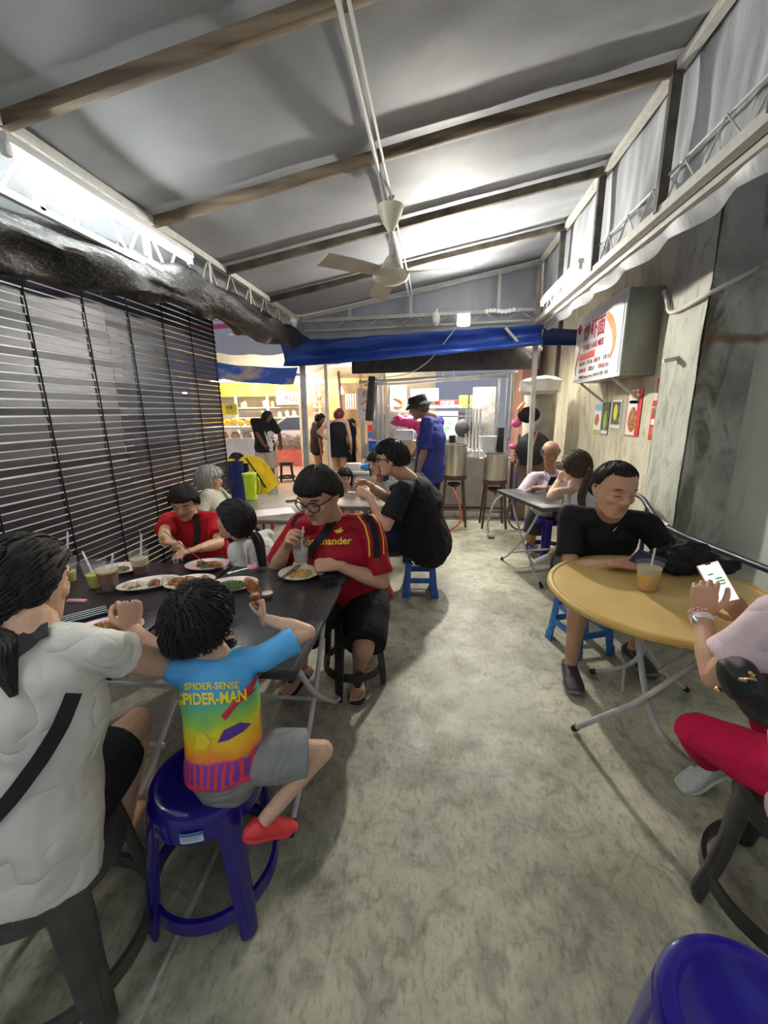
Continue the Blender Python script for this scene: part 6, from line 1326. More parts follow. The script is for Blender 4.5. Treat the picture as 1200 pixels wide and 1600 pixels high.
blob_on('print_splash', b, [(308, 1150), (320, 1145), (330, 1158), (322, 1172), (306, 1168)], TXT, sh, p.base)
w = p.arms[1][2]; wing('chicken_piece', w+V((-.045, .015, .075)), .4, MEAT, 'roast chicken piece held up in the hand of the small boy', 1.25, 'food', tilt=1.3)

# ---- 3 older woman in red
p = Person('older woman in a red tee with short black hair and a wristwatch', (-1.60, 2.52, 0), (-1.60, 2.62, .545), (-1.62, 2.49, .885), (-.98, -.12, 0), s=.90, fat=1.05, skin=SK_MID, vox=.0058)
h = p.head(PY(288, 784, 2.42), (.22, -.86, -.42), s=.96); p.torso()
p.arm(1, PZ(258, 860, .83), (-2.1, 2.2, .6), hd=(.75, -.22, .02), palm=(.2, -.2, -1), pose='pinch', hs=.9); p.arm(-1, (-1.36, 2.10, .79), (-1.2, 2.6, .6), hd=(-.4, -.7, 0), hs=.9)
p.leg(1, (-1.72, 2.30, .09), (-1.7, 1.8, .9), toe=(0, -1, 0)); p.leg(-1, (-1.50, 2.30, .09), (-1.5, 1.8, .9), toe=(0, -1, 0)); p.body(); face_parts(h, p.root, p.base)
sh = p.shirt(C_RED, 'red_tee', sleeve=.74, loose=1.08, wr=.009); p.bottoms(C_CHAR, 'trousers', shin=.85)
hair(h, p.root, p.base, HAIRB, 'fringe', locks=700, lk=.0026, thick=.016, front=.058, side=-.02, seed=11, rough=.010)
b = bvh(sh); wrap('bag_strap', b, [(305, 805), (309, 830), (306, 850)], .018, .003, STRAP, p.root, p.base, .006)
e, w = p.arms[1][1:]; m = MB(); d = (w-e).normalized(); q = w-d*.02; m.tube([q-d*.006, q+d*.006], .034, n=18, sub=1); wt = m.build('wristwatch_band', M('watch_band', (.6, .58, .55), rough=.3), p.root, p.base); m = MB(); m.ball(q+V((0, -.02, .022)), (.018, .016, .016)); m.build('watch_face', GOLD, wt, p.base)
stick('fork', w+V((.02, -.03, .075)), V((P_mix.location.x-.01, P_mix.location.y, .775)), .003, DARKST, 'dark fork in the hand of the older woman in red', 'fork')

# ---- 4 girl with pony tail
p = Person('girl in a white tee with a black pony tail beside the older woman in red', (-1.0, 2.2, 0), (-.99, 2.22, .53), (-1.06, 2.17, .835), (.25, .97, 0), s=.76, fat=1.0, skin=SK_LIGHT, vox=.0056)
h = p.head(PY(367, 815, 2.12), (-.88, .12, .16), s=.98); p.torso()
p.arm(1, (-1.28, 2.22, .66), (-1.2, 2.5, .5), hs=.7); p.arm(-1, (-1.22, 2.06, .66), (-.98, 2.0, .5), hs=.7)
p.leg(1, (-1.26, 2.25, .12), (-1.5, 2.2, .8), toe=(-1, 0, 0)); p.leg(-1, (-1.26, 2.1, .12), (-1.5, 2.1, .8), toe=(-1, 0, 0)); p.body(); face_parts(h, p.root, p.base)
p.shirt(C_WHITE2, 'white_tee', sleeve=.7, loose=1.12, wr=.007); p.bottoms(C_CHAR, 'shorts', cover=.8)
hair(h, p.root, p.base, HAIRB, 'long', locks=300, thick=.018, tie=h(0, -.11, -.03), front=.05, side=-.025, tail=[h(0, -.10, -.03), h(0, -.135, -.05), PY(405, 850, 2.1), PY(410, 880, 2.08), PY(412, 900, 2.08)], rough=.003, seed=4)
m = MB(); m.ball(h(0, -.125, -.035), .013); m.ball(h(.012, -.12, -.05), .009); m.build('hair_tie', M('hair_tie_cream', (.7, .6, .5), rough=.5), p.root, p.base)

# ---- 5 man in the red sports shirt
p = Person('man with black framed glasses in a red and black sports shirt, sipping a drink', (-.46, 2.16, 0), (-.455, 2.20, .575), tuple(PY(520, 812, 2.02)), (-.98, .05, 0), s=1.03, fat=1.09, skin=SK_MID, vox=.0038)
h = p.head(PY(499, 773, 1.92), (-.30, -.80, -.38), (-.1, -.3, 1), s=1.13, wide=1.08); p.torso()
p.arm(1, PY(449, 852, 1.88), (-1.0, 2.1, .5), hd=(.25, -.45, .50), palm=(.85, -.15, -.1), pose='cup'); p.arm(-1, PY(527, 884, 1.86), (-.1, 1.95, .55), hd=(-.85, -.15, .06), palm=(-.1, .5, -.7), pose='pinch')
p.leg(1, PZ(475, 1045, .085)+V((-.02, .03, 0)), (-.62, 1.2, .9), toe=(-.25, -.95, 0), bare=True); p.leg(-1, PZ(560, 1045, .085), (-.18, 1.2, .9), toe=(.12, -.98, 0), bare=True); p.body(); face_parts(h, p.root, p.base)
sh = p.shirt(C_MAROON, 'sports_shirt', sleeve=.86, loose=1.06, wr=.010, belly=.05, vox=.008, hem=-.14); p.bottoms(C_BLACK, 'black_shorts', cover=.95, wide=1.28, wr=.008)
hair(h, p.root, p.base, HAIRB, 'fringe', locks=1300, lk=.0020, thick=.018, front=.054, side=.004, nape=-.04, seed=21, rough=.004)
b = bvh(sh)
wrap('shoulder_panel', b, [(568, 802), (582, 818), (588, 845), (589, 872)], .017, .0015, C_BLACK, sh, p.base, .002)
wrap('yellow_piping', b, [(558, 805), (571, 822), (577, 846), (578, 870)], .0035, .0015, TXT, sh, p.base, .003); wrap('yellow_piping', b, [(578, 800), (592, 818), (598, 842), (599, 866)], .003, .0015, TXT, sh, p.base, .003)
wrap('shoulder_panel', b, [(478, 800), (462, 808), (456, 822)], .010, .0015, C_BLACK, sh, p.base, .002)
text_on('lettering', 'Commander', b, 508, 846, 16, -.02, TXT, sh, p.base, bold=.25, xs=1.0, off=.004)
blob_on('bird_emblem', b, [(522, 829), (529, 827), (534, 823), (533, 828), (538, 827), (533, 832), (526, 833)], TXT, sh, p.base, .004)
wrap('bag_strap', b, [(543, 784), (528, 806), (508, 834), (490, 856), (484, 868)], .022, .003, STRAP, p.root, p.base, .007)
def glasses(h, parent, org, mat, big=1.0):
    m = MB()
    for k in (-1, 1):
        pts = [h((.033+.024*big*math.cos(t*PI/8))*k, .103-.012*max(0, math.cos(t*PI/8))*1.0, .006+.019*big*math.sin(t*PI/8)) for t in range(17)]; m.tube(pts, .0026*h.s, n=6, sub=1)
        m.tube([h(.057*k, .090, .012), h(.080*k, .05, .012), h(.084*k, -.005, .008)], .0026*h.s, n=6, sub=2)
    m.tube([h(-.010, .106, .010), h(0, .109, .013), h(.010, .106, .010)], .0026*h.s, n=6, sub=2); m.build('glasses', mat, parent, org)
glasses(h, p.root, p.base, EYED, 1.22)
# flip flops
for k in (-1, 1):
    a, e, w, t = p.legs[k]; m = MB(); sd = t.cross(V((0, 0, 1))); c0 = V((w.x, w.y, .012)); m.loft([c0-t*.07, c0-t*.02, c0+t*.06, c0+t*.15, c0+t*.20], [(.034, .010), (.040, .012), (.042, .012), (.052, .012), (.035, .009)], side=sd, n=14); f = m.build('flip_flop', RUBBER, p.root, p.base)
    m = MB(); q = c0+V((0, 0, .02)); m.loft([q+sd*.045+t*.02, q+sd*.030+t*.07+V((0, 0, .045)), q+t*.125+V((0, 0, .020))], [(.014, .003)]*3, n=8); m.loft([q-sd*.045+t*.02, q-sd*.030+t*.07+V((0, 0, .045)), q+t*.125+V((0, 0, .020))], [(.014, .003)]*3, n=8); m.build('thong_strap', RUBBER, f, p.base)
w = p.arms[1][2]; cc = PY(470, 868, 1.84); cup(cc, CLEARD, .55, 'plastic cup of clear drink in the hand of the man in the red sports shirt', z=cc.z-.035, h=.12, straw=(.025, -.01, .185), slabel='pink striped straw in the cup at the mouth of the man with glasses', rt_=.045, rb_=.033)

# ---- 6 grey haired woman
p = Person('grey haired woman in a cream top seen from behind at the grey table', (-1.97, 3.42, 0), (-1.98, 3.40, .53), (-1.99, 3.40, .89), (.3, -.95, 0), s=.88, fat=1.1, skin=SK_MID, vox=.009)
h = p.head(PY(327, 750, 3.4), (.88, .35, -.05), s=.98); p.torso(); p.arm(1, (-1.78, 3.15, .62), (-1.9, 3.0, .5)); p.arm(-1, (-1.72, 3.6, .62), (-1.9, 3.8, .5)); p.leg(1, (-1.6, 3.25, .09), (-1.2, 3.2, .9)); p.leg(-1, (-1.6, 3.5, .09), (-1.2, 3.5, .9)); p.body(); face_parts(h, p.root, p.base)
p.shirt(C_CREAM, 'cream_top', loose=1.1); p.bottoms(C_CHAR, 'trousers', shin=.85); hair(h, p.root, p.base, HAIRG, 'bob', locks=260, thick=.024, front=.04, side=-.04, nape=-.05, rough=.010, seed=31, lk=.005)

# ---- 7 man in yellow
p = Person('man in a yellow tee with a thin black strap, bent over', (-2.32, 5.25, 0), (-2.32, 5.30, .56), (-2.60, 5.24, .935), (.5, .86, 0), s=1.0, fat=1.15, skin=SK_TAN, vox=.010)
h = p.head(PY(371, 722, 5.2), (-.85, .1, -.35), s=1.0); p.torso(); p.arm(1, (-2.65, 5.6, .60), (-2.3, 5.8, .5)); p.arm(-1, (-2.62, 5.1, .55), (-2.35, 4.9, .3)); p.leg(1, (-2.6, 5.6, .09), (-3, 5.5, .9)); p.leg(-1, (-2.6, 5.15, .09), (-3, 5.1, .9)); p.body(); face_parts(h, p.root, p.base)
sh = p.shirt(C_YEL, 'yellow_tee', sleeve=.75, loose=1.12, wr=.012, hem=-.10, arch=.09); p.bottoms(C_LGREY, 'jeans', shin=.9); hair(h, p.root, p.base, HAIRB, 'short', locks=120, thick=.012, seed=7)
wrap('bag_strap', bvh(sh), [(384, 716), (400, 738), (415, 762)], .010, .003, STRAP, p.root, p.base, .006)
round_stool('round_stool', (-2.32, 5.30), M('red_stool', (.45, .03, .03), rough=.4), 'red round stool under the man in the yellow tee', rt=.14, rb=.19)
m = MB(); m.grid(lambda u, v: (-2.50+u*.18, 4.72+.04*math.sin(u*PI)+.02*noise.noise(V((u*5, v*3, 0))), .98-v*.50), 10, 12, .05, (0, 1, 0)); bk_ = tag(m.build('draped_jacket', C_NAVY), 'navy jacket hung on a chair behind the grey haired woman', 'jacket')
cb = empty('chair', (-2.46, 4.80, 0), 'chair with a navy jacket over its back behind the grey haired woman', 'chair'); m = MB(); m.box((0, .15, .45), (.40, .40, .03)); m.build('seat', BLACKP, cb)
m = MB(); m.box((0, -.0, .80), (.36, .02, .30)); m.build('backrest', BLACKP, cb)
for x in (-.17, .17):
    for y in (0, .32): m = MB(); m.bar((x, y, 0), (x, y, .95 if y == 0 else .45), .025); m.build('leg', BLACKP, cb)

def standing(label, foot, hx, face, right, s, skin, hairm, style='short', hk={}, fat=1.0, vox=.011, arms=None, headc=None, bare=.8):
    """a standing figure over the floor point foot"""
    F_ = V((foot[0], foot[1], 0)); r_ = V(right).normalized(); fr = V((0, 0, 1)).cross(r_)
    pe = F_+V((0, 0, .92*s)); ne = F_+V((0, 0, 1.43*s))+fr*hx
    p = Person(label, F_, pe, ne, r_, s=s, fat=fat, skin=skin, vox=vox); h = p.head(headc or (ne+V((0, 0, .155*s))+V(face)*.02), face, s=s); p.torso(bare)
    for k in (-1, 1):
        a = (arms or {}).get(k)
        if a: p.arm(k, a[0], a[1], **(a[2] if len(a) > 2 else {}))
        else: p.arm(k, F_+r_*k*.25*s+fr*.04+V((0, 0, .86*s)), F_+r_*k*.5-fr*.3+V((0, 0, 1.1)), hd=(0, 0, -1), palm=-r_*k)
        p.leg(k, F_+r_*k*.10*s+V((0, 0, .085*s)), F_+fr*1.0+V((0, 0, .5)), toe=fr)
    p.body(); face_parts(h, p.root, p.base); hair(h, p.root, p.base, hairm, style, **dict(dict(locks=110, thick=.014), **hk)); return p, h
# ---- 9 standing man in black
F0 = PZ(420, 772, 0); f = standing('man in black tee with white print and khaki shorts, leaning on a white post', F0, .0, (.85, .35, .0), (.95, .15, 0), 1.0, SK_DARK, HAIRB, headc=PY(418, 652, F0.y), hk=dict(thick=.006, seed=3),
    arms={-1: (PY(415, 700, F0.y-.25), F0+V((-1.2, -.2, 1.0)), dict(hd=(.8, .0, -.3))), 1: (F0+V((.22, .25, .95)), F0+V((.9, -.3, 1.0)))}); p = f[0]
sh = p.shirt(C_BLACK, 'black_tee', sleeve=.85, loose=1.12, hem=-.10); p.bottoms(C_KHAKI, 'khaki_shorts', cover=.98, wide=1.4); p.shoes(SHOEB, SOLEG)
b = bvh(sh)
for u, v, w_, h_ in ((423, 680, 6, 5), (428, 688, 8, 4), (424, 700, 6, 9), (431, 712, 7, 10)): blob_on('white_print', b, [(u-w_, v-h_), (u, v-h_-2), (u+w_, v-h_+1), (u+w_-2, v+h_), (u-w_+2, v+h_-1)], C_WHITE2, sh, p.base, .006)
# ---- 10-12 people in the lane
F1_ = V((PY(497, 745, 8.4).x, 8.4, 0)); p, h = standing('person in brown long top and black shorts in the lane, leftmost of the three', F1_, .03, (.8, .3, -.3), (.5, -.85, 0), .93, SK_TAN, HAIRB, headc=PY(500, 655, 8.4), hk=dict(thick=.018))
p.shirt(C_BROWN, 'brown_top', sleeve=1.0, hem=-.14, loose=1.1); p.bottoms(C_BLACK, 'black_shorts', cover=.45)
F2_ = V((PY(531, 745, 7.9).x, 7.9, 0)); p, h = standing('woman with dark red hair in a black camisole seen from behind in the lane', F2_, .0, (.1, .95, 0), (.97, .1, 0), .97, SK_LIGHT, HAIRRED, 'long', headc=PY(530, 649, 7.9), bare=1, hk=dict(thick=.022, nape=-.05),
    arms={-1: (F2_+V((-.20, .0, 1.02)), F2_+V((-1.0, -.1, 1.2)))})
p.arms = {}; p.shirt(C_BLACK, 'camisole', hem=-.20, loose=1.05, flare=1.30, neckr=.105, drop=.135); p.bottoms(C_PINK, 'pale_shorts', cover=.35)
for k in (-1, 1): m = MB(); m.tube([p.neck+V((k*.075, -.06, -.16)), p.neck+V((k*.085, -.055, -.06)), p.neck+V((k*.085, .0, -.015)), p.neck+V((k*.085, .07, -.1))], .006, n=6); m.build('shoulder_strap', C_BLACK, p.root, p.base)
F3_ = V((PY(548, 745, 8.6).x, 8.6, 0)); p, h = standing('person in dark clothes with black hair looking into the display cabinet in the lane', F3_, .03, (.9, -.2, -.3), (-.2, -.95, 0), .92, SK_LIGHT, HAIRB, headc=PY(548, 663, 8.6), hk=dict(thick=.018))
p.shirt(C_DKBL, 'dark_top', sleeve=.8, hem=-.12, loose=1.1); p.bottoms(C_BLACK, 'trousers', shin=.9)

# ---- 13 little girl
p = Person('little girl with a fringe in a pink top sitting behind the grey table', (-.95, 4.45, 0), (-.90, 4.50, .55), PY(541, 776, 4.35), (-.98, .1, 0), s=.62, fat=1.0, skin=SK_LIGHT, vox=.008)
h = p.head(PY(539, 747, 4.3), (.35, -.85, -.15), s=.88); p.torso(); p.arm(1, p.neck+V((-.12, -.18, -.20)), p.neck+V((-.4, 0, -.4)), hs=.55); p.arm(-1, p.neck+V((.12, -.18, -.20)), p.neck+V((.4, 0, -.4)), hs=.55)
p.leg(1, p.pel+V((-.08, -.2, -.40)), p.pel+V((0, -1, .2))); p.leg(-1, p.pel+V((.08, -.2, -.40)), p.pel+V((0, -1, .2))); p.body(); face_parts(h, p.root, p.base, open_eyes=True)
p.shirt(C_BABY, 'pink_top', loose=1.1); p.bottoms(C_PINK, 'skirt', cover=.6); hair(h, p.root, p.base, HAIRB, 'bob', locks=220, thick=.020, front=.055, side=-.03, nape=-.10, seed=14)
round_stool('round_stool', (-.90, 4.52), BLK, 'black stool under the little girl in pink', rt=.13, rb=.18)
# ---- 14 woman in grey with hands at her face
p = Person('woman in a light grey top behind the big man in black, hand at face', (-.50, 4.1, 0), (-.44, 4.15, .56), PY(592, 752, 4.0), (-.80, -.5, 0), s=.92, fat=.95, skin=SK_LIGHT, vox=.008)
h = p.head(PY(590, 724, 3.95), (-.55, -.75, -.15), s=.96); p.torso(); p.arm(1, PY(583, 762, 3.80), p.neck+V((-.3, -.2, -.6)), hd=(.05, 0, 1), palm=(.3, .8, 0), hs=.85); p.arm(-1, PY(600, 772, 3.75), p.neck+V((.3, -.3, -.5)), hd=(-.5, -.1, .7), hs=.85)
p.leg(1, (-.75, 3.95, .1), (-.9, 3, .9)); p.leg(-1, (-.60, 3.9, .1), (-.5, 3, .9)); p.body(); face_parts(h, p.root, p.base)
p.shirt(C_LGREY, 'grey_top', loose=1.08, sleeve=.6); p.bottoms(C_CHAR, 'trousers', shin=.9); hair(h, p.root, p.base, HAIRB, 'bob', locks=260, thick=.018, front=.05, side=-.05, nape=-.16, seed=15)
round_stool('round_stool', (-.42, 4.17), BLK, 'black stool under the woman in the light grey top', rt=.13, rb=.18)

# ---- 15 big man in black
p = Person('big man in a black tee on the blue stool in the aisle', (-.11, 3.36, 0), (-.10, 3.38, .58), PY(640, 752, 3.25), (.22, .97, 0), s=1.06, fat=1.42, skin=SK_LIGHT, vox=.0062)
h = p.head(PY(612, 717, 3.15), (-.93, -.10, -.12), s=1.10, wide=1.06); p.torso()
p.arm(-1, PY(577, 776, 3.0), (-.15, 2.8, .45), hd=(-.75, .15, .35), palm=(.1, .6, -.3), pose='pinch'); p.arm(1, PY(575, 757, 3.3), (-.3, 3.7, .5), hd=(-.75, -.25, .2), palm=(.1, -.6, -.3), pose='pinch')
p.leg(1, (-.50, 3.50, .09), (-1, 3.5, .9), toe=(-1, .1, 0)); p.leg(-1, (-.42, 3.18, .09), (-1, 3.1, .9), toe=(-1, -.1, 0)); p.body(); face_parts(h, p.root, p.base); glasses(h, p.root, p.base, EYED, .95)
p.shirt(C_BLACK, 'black_tee', sleeve=.80, loose=1.10, belly=.06, hem=-.16, flare=1.10, wr=.010, arch=.03); p.bottoms(C_DKBL, 'dark_shorts', cover=.92, wide=1.25); p.shoes(SHOEB, SHOEW)
hair(h, p.root, p.base, HAIRB, 'short', locks=800, lk=.0026, thick=.022, front=.055, side=-.01, nape=-.045, seed=44, rough=.009)

# ---- 16 man in the bucket hat
F6 = PZ(670, 852, 0); F6.y = 4.62; F6.x = PY(670, 840, 4.62).x
p, h = standing('man in a dark bucket hat and blue tee standing in front of the stall', F6, -.03, (-.93, .10, -.25), (.35, .93, 0), 1.02, SK_TAN, HAIRSP, headc=PY(655, 637, 4.6), hk=dict(thick=.008, seed=6), fat=1.05, vox=.008,
    arms={-1: (PY(652, 752, 4.45), F6+V((.9, -.6, 1.0)), dict(hd=(-.25, .1, -1), palm=(-.3, .9, 0))), 1: (F6+V((-.25, .30, .98)), F6+V((.2, .9, 1.0)))})
p.shirt(C_BLUE, 'blue_tee', sleeve=.95, loose=1.16, hem=-.16, wr=.014); p.bottoms(C_NAVY, 'navy_shorts', cover=.95, wide=1.2)
m = MB(); H_ = h; m.loft([h(0, .01, .030), h(0, .0, .060), h(0, -.003, .095), h(0, -.004, .118), h(0, -.004, .126), h(0, -.004, .127)], [(.090, .108), (.090, .107), (.086, .102), (.080, .095), (.066, .080), (.01, .012)], side=h.x, n=24, sub=2, cap=(0, 0))
m.lathe((0, 0, 0), [(0, 0)], n=3) if False else None
vs, fs = [], []
for i, (r1_, r2_, z) in enumerate(((.086, .104, .052), (.108, .128, .036), (.128, .150, .016), (.129, .151, .013), (.108, .128, .032), (.086, .104, .046))):
    for a in range(28): an = 2*PI*a/28; vs.append(h(r1_*math.cos(an), .002+r2_*math.sin(an), z))
for i in range(6):
    for a in range(28): fs.append((i*28+a, i*28+(a+1) % 28, ((i+1) % 6)*28+(a+1) % 28, ((i+1) % 6)*28+a))
m.add(vs, fs); m.build('bucket_hat', cloth('hat_black', (.022, .022, .026)), p.root, p.base)

# ---- 17 elderly man
p = Person('elderly balding man in a lilac polo shirt at the dark grey table', (1.20, 4.38, 0), (1.22, 4.42, .56), PY(861, 741, 4.38), (-.98, -.1, 0), s=.96, fat=1.12, skin=SK_TAN, vox=.0068)
h = p.head(PY(860, 708, 4.30), (-.05, -.88, -.30), s=1.02); p.torso(); PH = PY(864, 752, 4.02)
p.arm(1, PY(838, 762, 4.08), (.7, 4.3, .5), hd=(.85, -.1, .1), palm=(.2, .2, -.8), pose='phone'); p.arm(-1, PY(884, 765, 4.08), (1.7, 4.3, .5), hd=(-.85, -.1, .1), palm=(-.2, .2, -.8), pose='phone')
p.leg(1, PZ(832, 838, .09), (.85, 3.4, .9), toe=(-.45, -.85, 0)); p.leg(-1, (1.30, 4.05, .09), (1.4, 3, .9), toe=(.1, -1, 0)); p.body(); face_parts(h, p.root, p.base, brow=HAIRSP)
sh = p.shirt(C_LILAC, 'lilac_polo', sleeve=.85, loose=1.10, wr=.010, belly=.03); p.bottoms(C_CHAR, 'charcoal_shorts', cover=.80, wide=1.25); p.shoes(SHOEW, SHOEW, lace=SHOEW)
m = MB(); m.loft([p.neck+V((-.05, -.10, -.06)), p.neck+V((-.075, -.03, .02)), p.neck+V((0, .05, .045)), p.neck+V((.075, -.03, .02)), p.neck+V((.03, -.10, -.06))], [(.016, .006)]*5, side=(0, 0, 1), n=8, sub=5); m.build('collar', C_LILAC, sh, p.base)
hair(h, p.root, p.base, HAIRSP, 'short', locks=130, thick=.006, front=.075, side=-.005, nape=-.05, seed=8, bald=True, rough=.003)
def phone(c, n, up, w, h_, mat_b, mat_s, label, scr=True):
    r = empty('mobile_phone', c, label, 'phone'); n = V(n).normalized(); u_ = V(up); u_ = (u_-n*u_.dot(n)).normalized(); x = u_.cross(n); R = Matrix((x, u_, n)).transposed()
    m = MB(); m.box((0, 0, 0), (w, h_, .009), mat=R); m.build('body', mat_b, r, bev=.003)
    m = MB(); m.box(n*.0050, (w-.006, h_-.006, .0008), mat=R); m.build('screen', mat_s, r, bev=.0003); return r, x, u_, n
DSC = M('screen_dark', (.01, .012, .02), rough=.12)
phone(PH, (0, .6, .7), (0, .8, -.5), .074, .15, BLACKP, DSC, 'black phone held by the elderly man in the lilac polo')

# ---- 18 woman in the white tank top
p = Person('woman in a white tank top with a brown pony tail, seen from behind', (1.24, 3.14, 0), (1.24, 3.16, .57), PY(899, 763, 3.17), (.95, .30, 0), s=.93, fat=.98, skin=SK_LIGHT, vox=.0062)
h = p.head(PY(900, 731, 3.22), (-.35, .90, -.15), s=1.0); p.torso(1.0)
p.arm(-1, PY(872, 752, 3.55), (.70, 3.2, .5), hd=(.35, .3, .45), palm=(.1, .5, .2), hs=.85); p.arm(1, (1.45, 3.55, .80), (1.7, 3.1, .5), hs=.85)
p.leg(-1, PZ(845, 872, .09), (.9, 4.5, .9), toe=(-.6, -.3, 0)); p.leg(1, (1.35, 3.45, .09), (1.4, 4.5, .9)); p.body(); face_parts(h, p.root, p.base)
ar = p.arms; p.arms = {}; p.shirt(C_WHITE2, 'white_tank_top', loose=1.03, neckr=.088, drop=.035, hem=-.10, wr=.006); p.arms = ar
m = MB()
for k in (-1, 1): m.loft([p.neck+p.right*k*.085+V((0, -.085, -.12)), p.neck+p.right*k*.088+V((0, -.045, -.03)), p.neck+p.right*k*.088+V((0, .02, -.01)), p.neck+p.right*k*.085+V((0, .09, -.10))], [(.024, .006)]*4, side=p.right, n=8)
m.build('tank_straps', C_WHITE2, p.root, p.base); p.bottoms(C_KHAKI, 'khaki_shorts', cover=.7); p.shoes(M('shoe_pale', (.5, .5, .55), rough=.5), SHOEW)
hair(h, p.root, p.base, HAIRBR, 'long', locks=380, thick=.022, tie=h(0, -.12, -.02), side=-.03, nape=-.06, front=.05, tail=[h(0, -.11, -.015), h(0, -.15, -.04), PY(909, 775, 3.02), PY(911, 800, 3.0), PY(908, 825, 3.0)], rough=.005, seed=18)
m = MB(); m.ball(h(0, -.13, -.015), .011); m.build('hair_tie', M('hair_tie_cream', (.7, .6, .5)), p.root, p.base)

# ---- 19 man in black at the round table
p = Person('man in a black tee leaning on the round yellow table with a phone', (.99, 2.60, 0), (1.00, 2.66, .575), PY(951, 806, 2.30), (-.98, .02, 0), s=1.04, fat=1.16, skin=SK_MID, vox=.0038)
h = p.head(PY(959, 765, 2.18), (.16, -.88, -.20), (.06, -.1, 1), s=1.14, wide=1.08); p.torso()
p.arm(1, PZ(965, 880, .795), (.55, 2.35, .5), hd=(.9, -.05, .02), palm=(.1, .35, -.6), pose='phone', df=-.02); p.arm(-1, PZ(1030, 872, .80), (1.6, 2.4, .5), hd=(-.55, -.35, .15), palm=(-.3, .2, -.7), pose='phone', df=.02)
p.leg(1, PZ(893, 1040, .09)+V((0, .02, 0)), (.70, 1.4, .9), toe=(-.12, -1, 0)); p.leg(-1, (1.25, 2.45, .09), (1.4, 1.6, .9), toe=(.2, -1, 0)); p.body(); face_parts(h, p.root, p.base)
sh = p.shirt(C_BLACK, 'black_tee', sleeve=.74, loose=1.04, wr=.008, vox=.007); p.bottoms(C_BLACK, 'black_shorts', cover=.66, wide=1.2); p.shoes(SHOEB, SOLEG, lace=M('lace_black', (.05, .05, .055), rough=.6))
hair(h, p.root, p.base, HAIRB, 'short', locks=1100, soft=.026, lk=.0019, thick=.013, front=.088, side=.012, nape=-.045, seed=19, rough=.004)
b = bvh(sh); blob_on('white_logo', b, [(957, 829), (960, 826), (964, 822), (961, 827), (958, 830)], WHITE, sh, p.base, .004)
phone(PZ(1013, 876, .845), (.05, .90, .28), (.75, .1, -.3), .075, .15, M('navy_case', (.03, .035, .11), rough=.4), DSC, 'dark blue phone held by the man at the round yellow table')

# ---- 20 woman in pink at the right edge
p = Person('woman in pale pink top and crimson trousers at the right edge', (1.10, 1.04, 0), (1.10, 1.02, .57), (1.075, 1.20, 1.045), (.88, .45, 0), s=.95, fat=1.08, skin=SK_MID, vox=.0036)
p.L['sh'] = .42
h = p.head((1.22, 1.24, 1.20), (-.45, .8, -.3), s=1.0); p.torso()
e, w = p.arm(-1, C(1096, 960, 1.37), C(1100, 1180, 1.15), hd=(-.02, .05, 1), palm=(.45, .65, -.1), pose='phone', hs=.95); w1, e1 = w, e
p.arm(1, C(1168, 965, 1.52), (1.6, 1.4, .6), hd=(-.55, -.1, .50), palm=(-.4, .2, .3), pose='cup', hs=.95)
A0_ = PZ(1112, 1190, .13); p.leg(-1, A0_, (.20, 1.45, 1.0), toe=PZ(1062, 1212, .05)-A0_); p.leg(1, (1.33, 1.33, .11), (1.1, 1.9, .9), toe=(-.45, .85, -.05)); p.body(); face_parts(h, p.root, p.base)
p.shirt(C_PINK, 'pink_top', sleeve=.70, loose=1.08, flare=1.15, wr=.007, vox=.007); p.bottoms(C_CRIM, 'crimson_trousers', shin=.70, wide=1.12, wr=.008, vox=.008); p.shoes(M('shoe_silver', (.50, .52, .48), (.62, .64, .60), sc=30, rough=.4), SHOEW, lace=M('lace_plum', (.09, .03, .05), rough=.7))
hair(h, p.root, p.base, HAIRB, 'bob', locks=160, thick=.02, seed=20)
d = (w1-e1).normalized(); q = w1-d*.022; m = MB(); m.tube([q-d*.011, q+d*.011], .031, n=20, sub=1); wt = m.build('wristwatch_band', M('watch_band_pale', (.72, .62, .60), rough=.4), p.root, p.base); m = MB(); m.ball(q+V((-.028, -.008, 0)), (.010, .016, .017)); m.build('watch_face', STAIN, wt, p.base)
for k, o_ in enumerate((.012, -.004)):
    m = MB(); x_ = d.orthogonal().normalized(); y_ = d.cross(x_)
    for t in range(18): a = t*2*PI/18; m.ball(w1+d*(o_+.008*math.sin(a+k))+x_*.032*math.cos(a)+y_*.030*math.sin(a), .0048, n=8, k=5)
    m.build('bracelet', M('bead_pink', (.70, .42, .38), rough=.3), p.root, p.base)
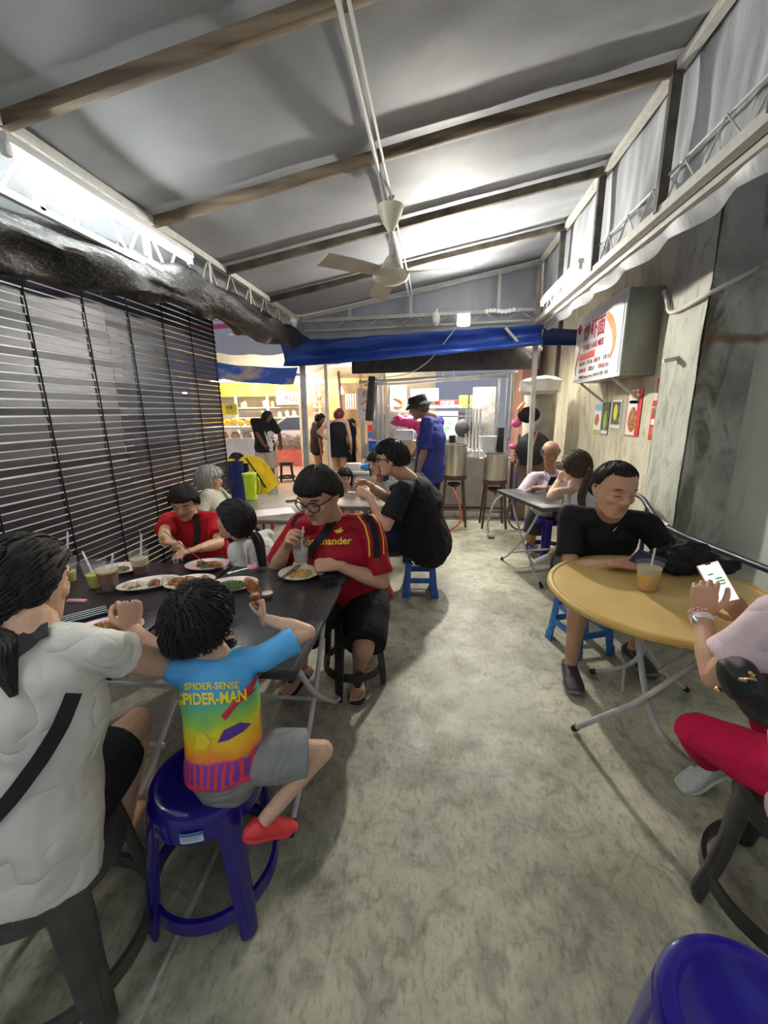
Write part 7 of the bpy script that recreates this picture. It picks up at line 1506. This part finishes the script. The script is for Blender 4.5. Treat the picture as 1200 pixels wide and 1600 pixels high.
pc = C(1121, 910, 1.41); rr_, x_, u_, n_ = phone(pc, (CAMP-pc).normalized()+V((.15, -.2, .35)), (-.42, -.1, 1), .068, .140, M('case_pink', (.62, .42, .38), rough=.4), M('screen_chat', (.75, .78, .75), emit=(.80, .88, .84), es=.45), 'white screened phone held by the woman in pink')
for i, (a, b_, l_) in enumerate(((.008, .012, .020), (.010, .002, .024), (.012, -.008, .016), (-.008, .030, .016))):
    m = MB(); m.box(x_*a+u_*b_+n_*.0058, (l_, .006, .0006), mat=Matrix((x_, u_, n_)).transposed()); m.build('message_bubble', M('bubble_green', (.35, .75, .30), rough=.4), rr_)
m = MB(); m.box(u_*.066+n_*.0058, (.018, .005, .0006), mat=Matrix((x_, u_, n_)).transposed()); m.build('camera_notch', DSC, rr_)
# handbag on her lap
hb = empty('handbag', C(1180, 1090, 1.12), 'black pleated handbag with a gold chain on the lap of the woman in pink', 'bag'); L = hb.location.copy()
m = MB(); A_ = lambda u, v, d_: C(u, v, d_)
m.loft([A_(1150, 1050, 1.10), A_(1172, 1075, 1.10), A_(1215, 1105, 1.12), A_(1265, 1110, 1.15)], [(.035, .045), (.055, .070), (.060, .075), (.045, .06)], n=16); m.ball(A_(1150, 1055, 1.09), (.045, .05, .05))
m.build('pouch', M('black_satin', (.012, .012, .012), (.02, .02, .02), sc=9, rough=.55, bump=.006, bsc=18), hb, L, vox=.007, fn=lambda co: co+V((0, 0, 1))*.008*math.sin((co.x-L.x)*90)+V((.01, .01, .01))*noise.noise(co*18))
m = MB(); m.tube([A_(1168, 1062+8*math.sin(t*PI/6), 1.03)+V((.018*math.cos(t*PI/6), 0, .018*math.sin(t*PI/6))) for t in range(10)], .0035, n=8, sub=2); m.build('ring', GOLD, hb, L)
m = MB()
for t in range(14): m.ball(A_(1172+t*4, 1052+t*3.4, 1.04+t*.004), (.006, .004, .006), n=8, k=5)
m.build('chain', GOLD, hb, L)
m = MB(); m.ball(A_(1122, 1078, 1.13), .009); m.build('clasp', GOLD, hb, L)
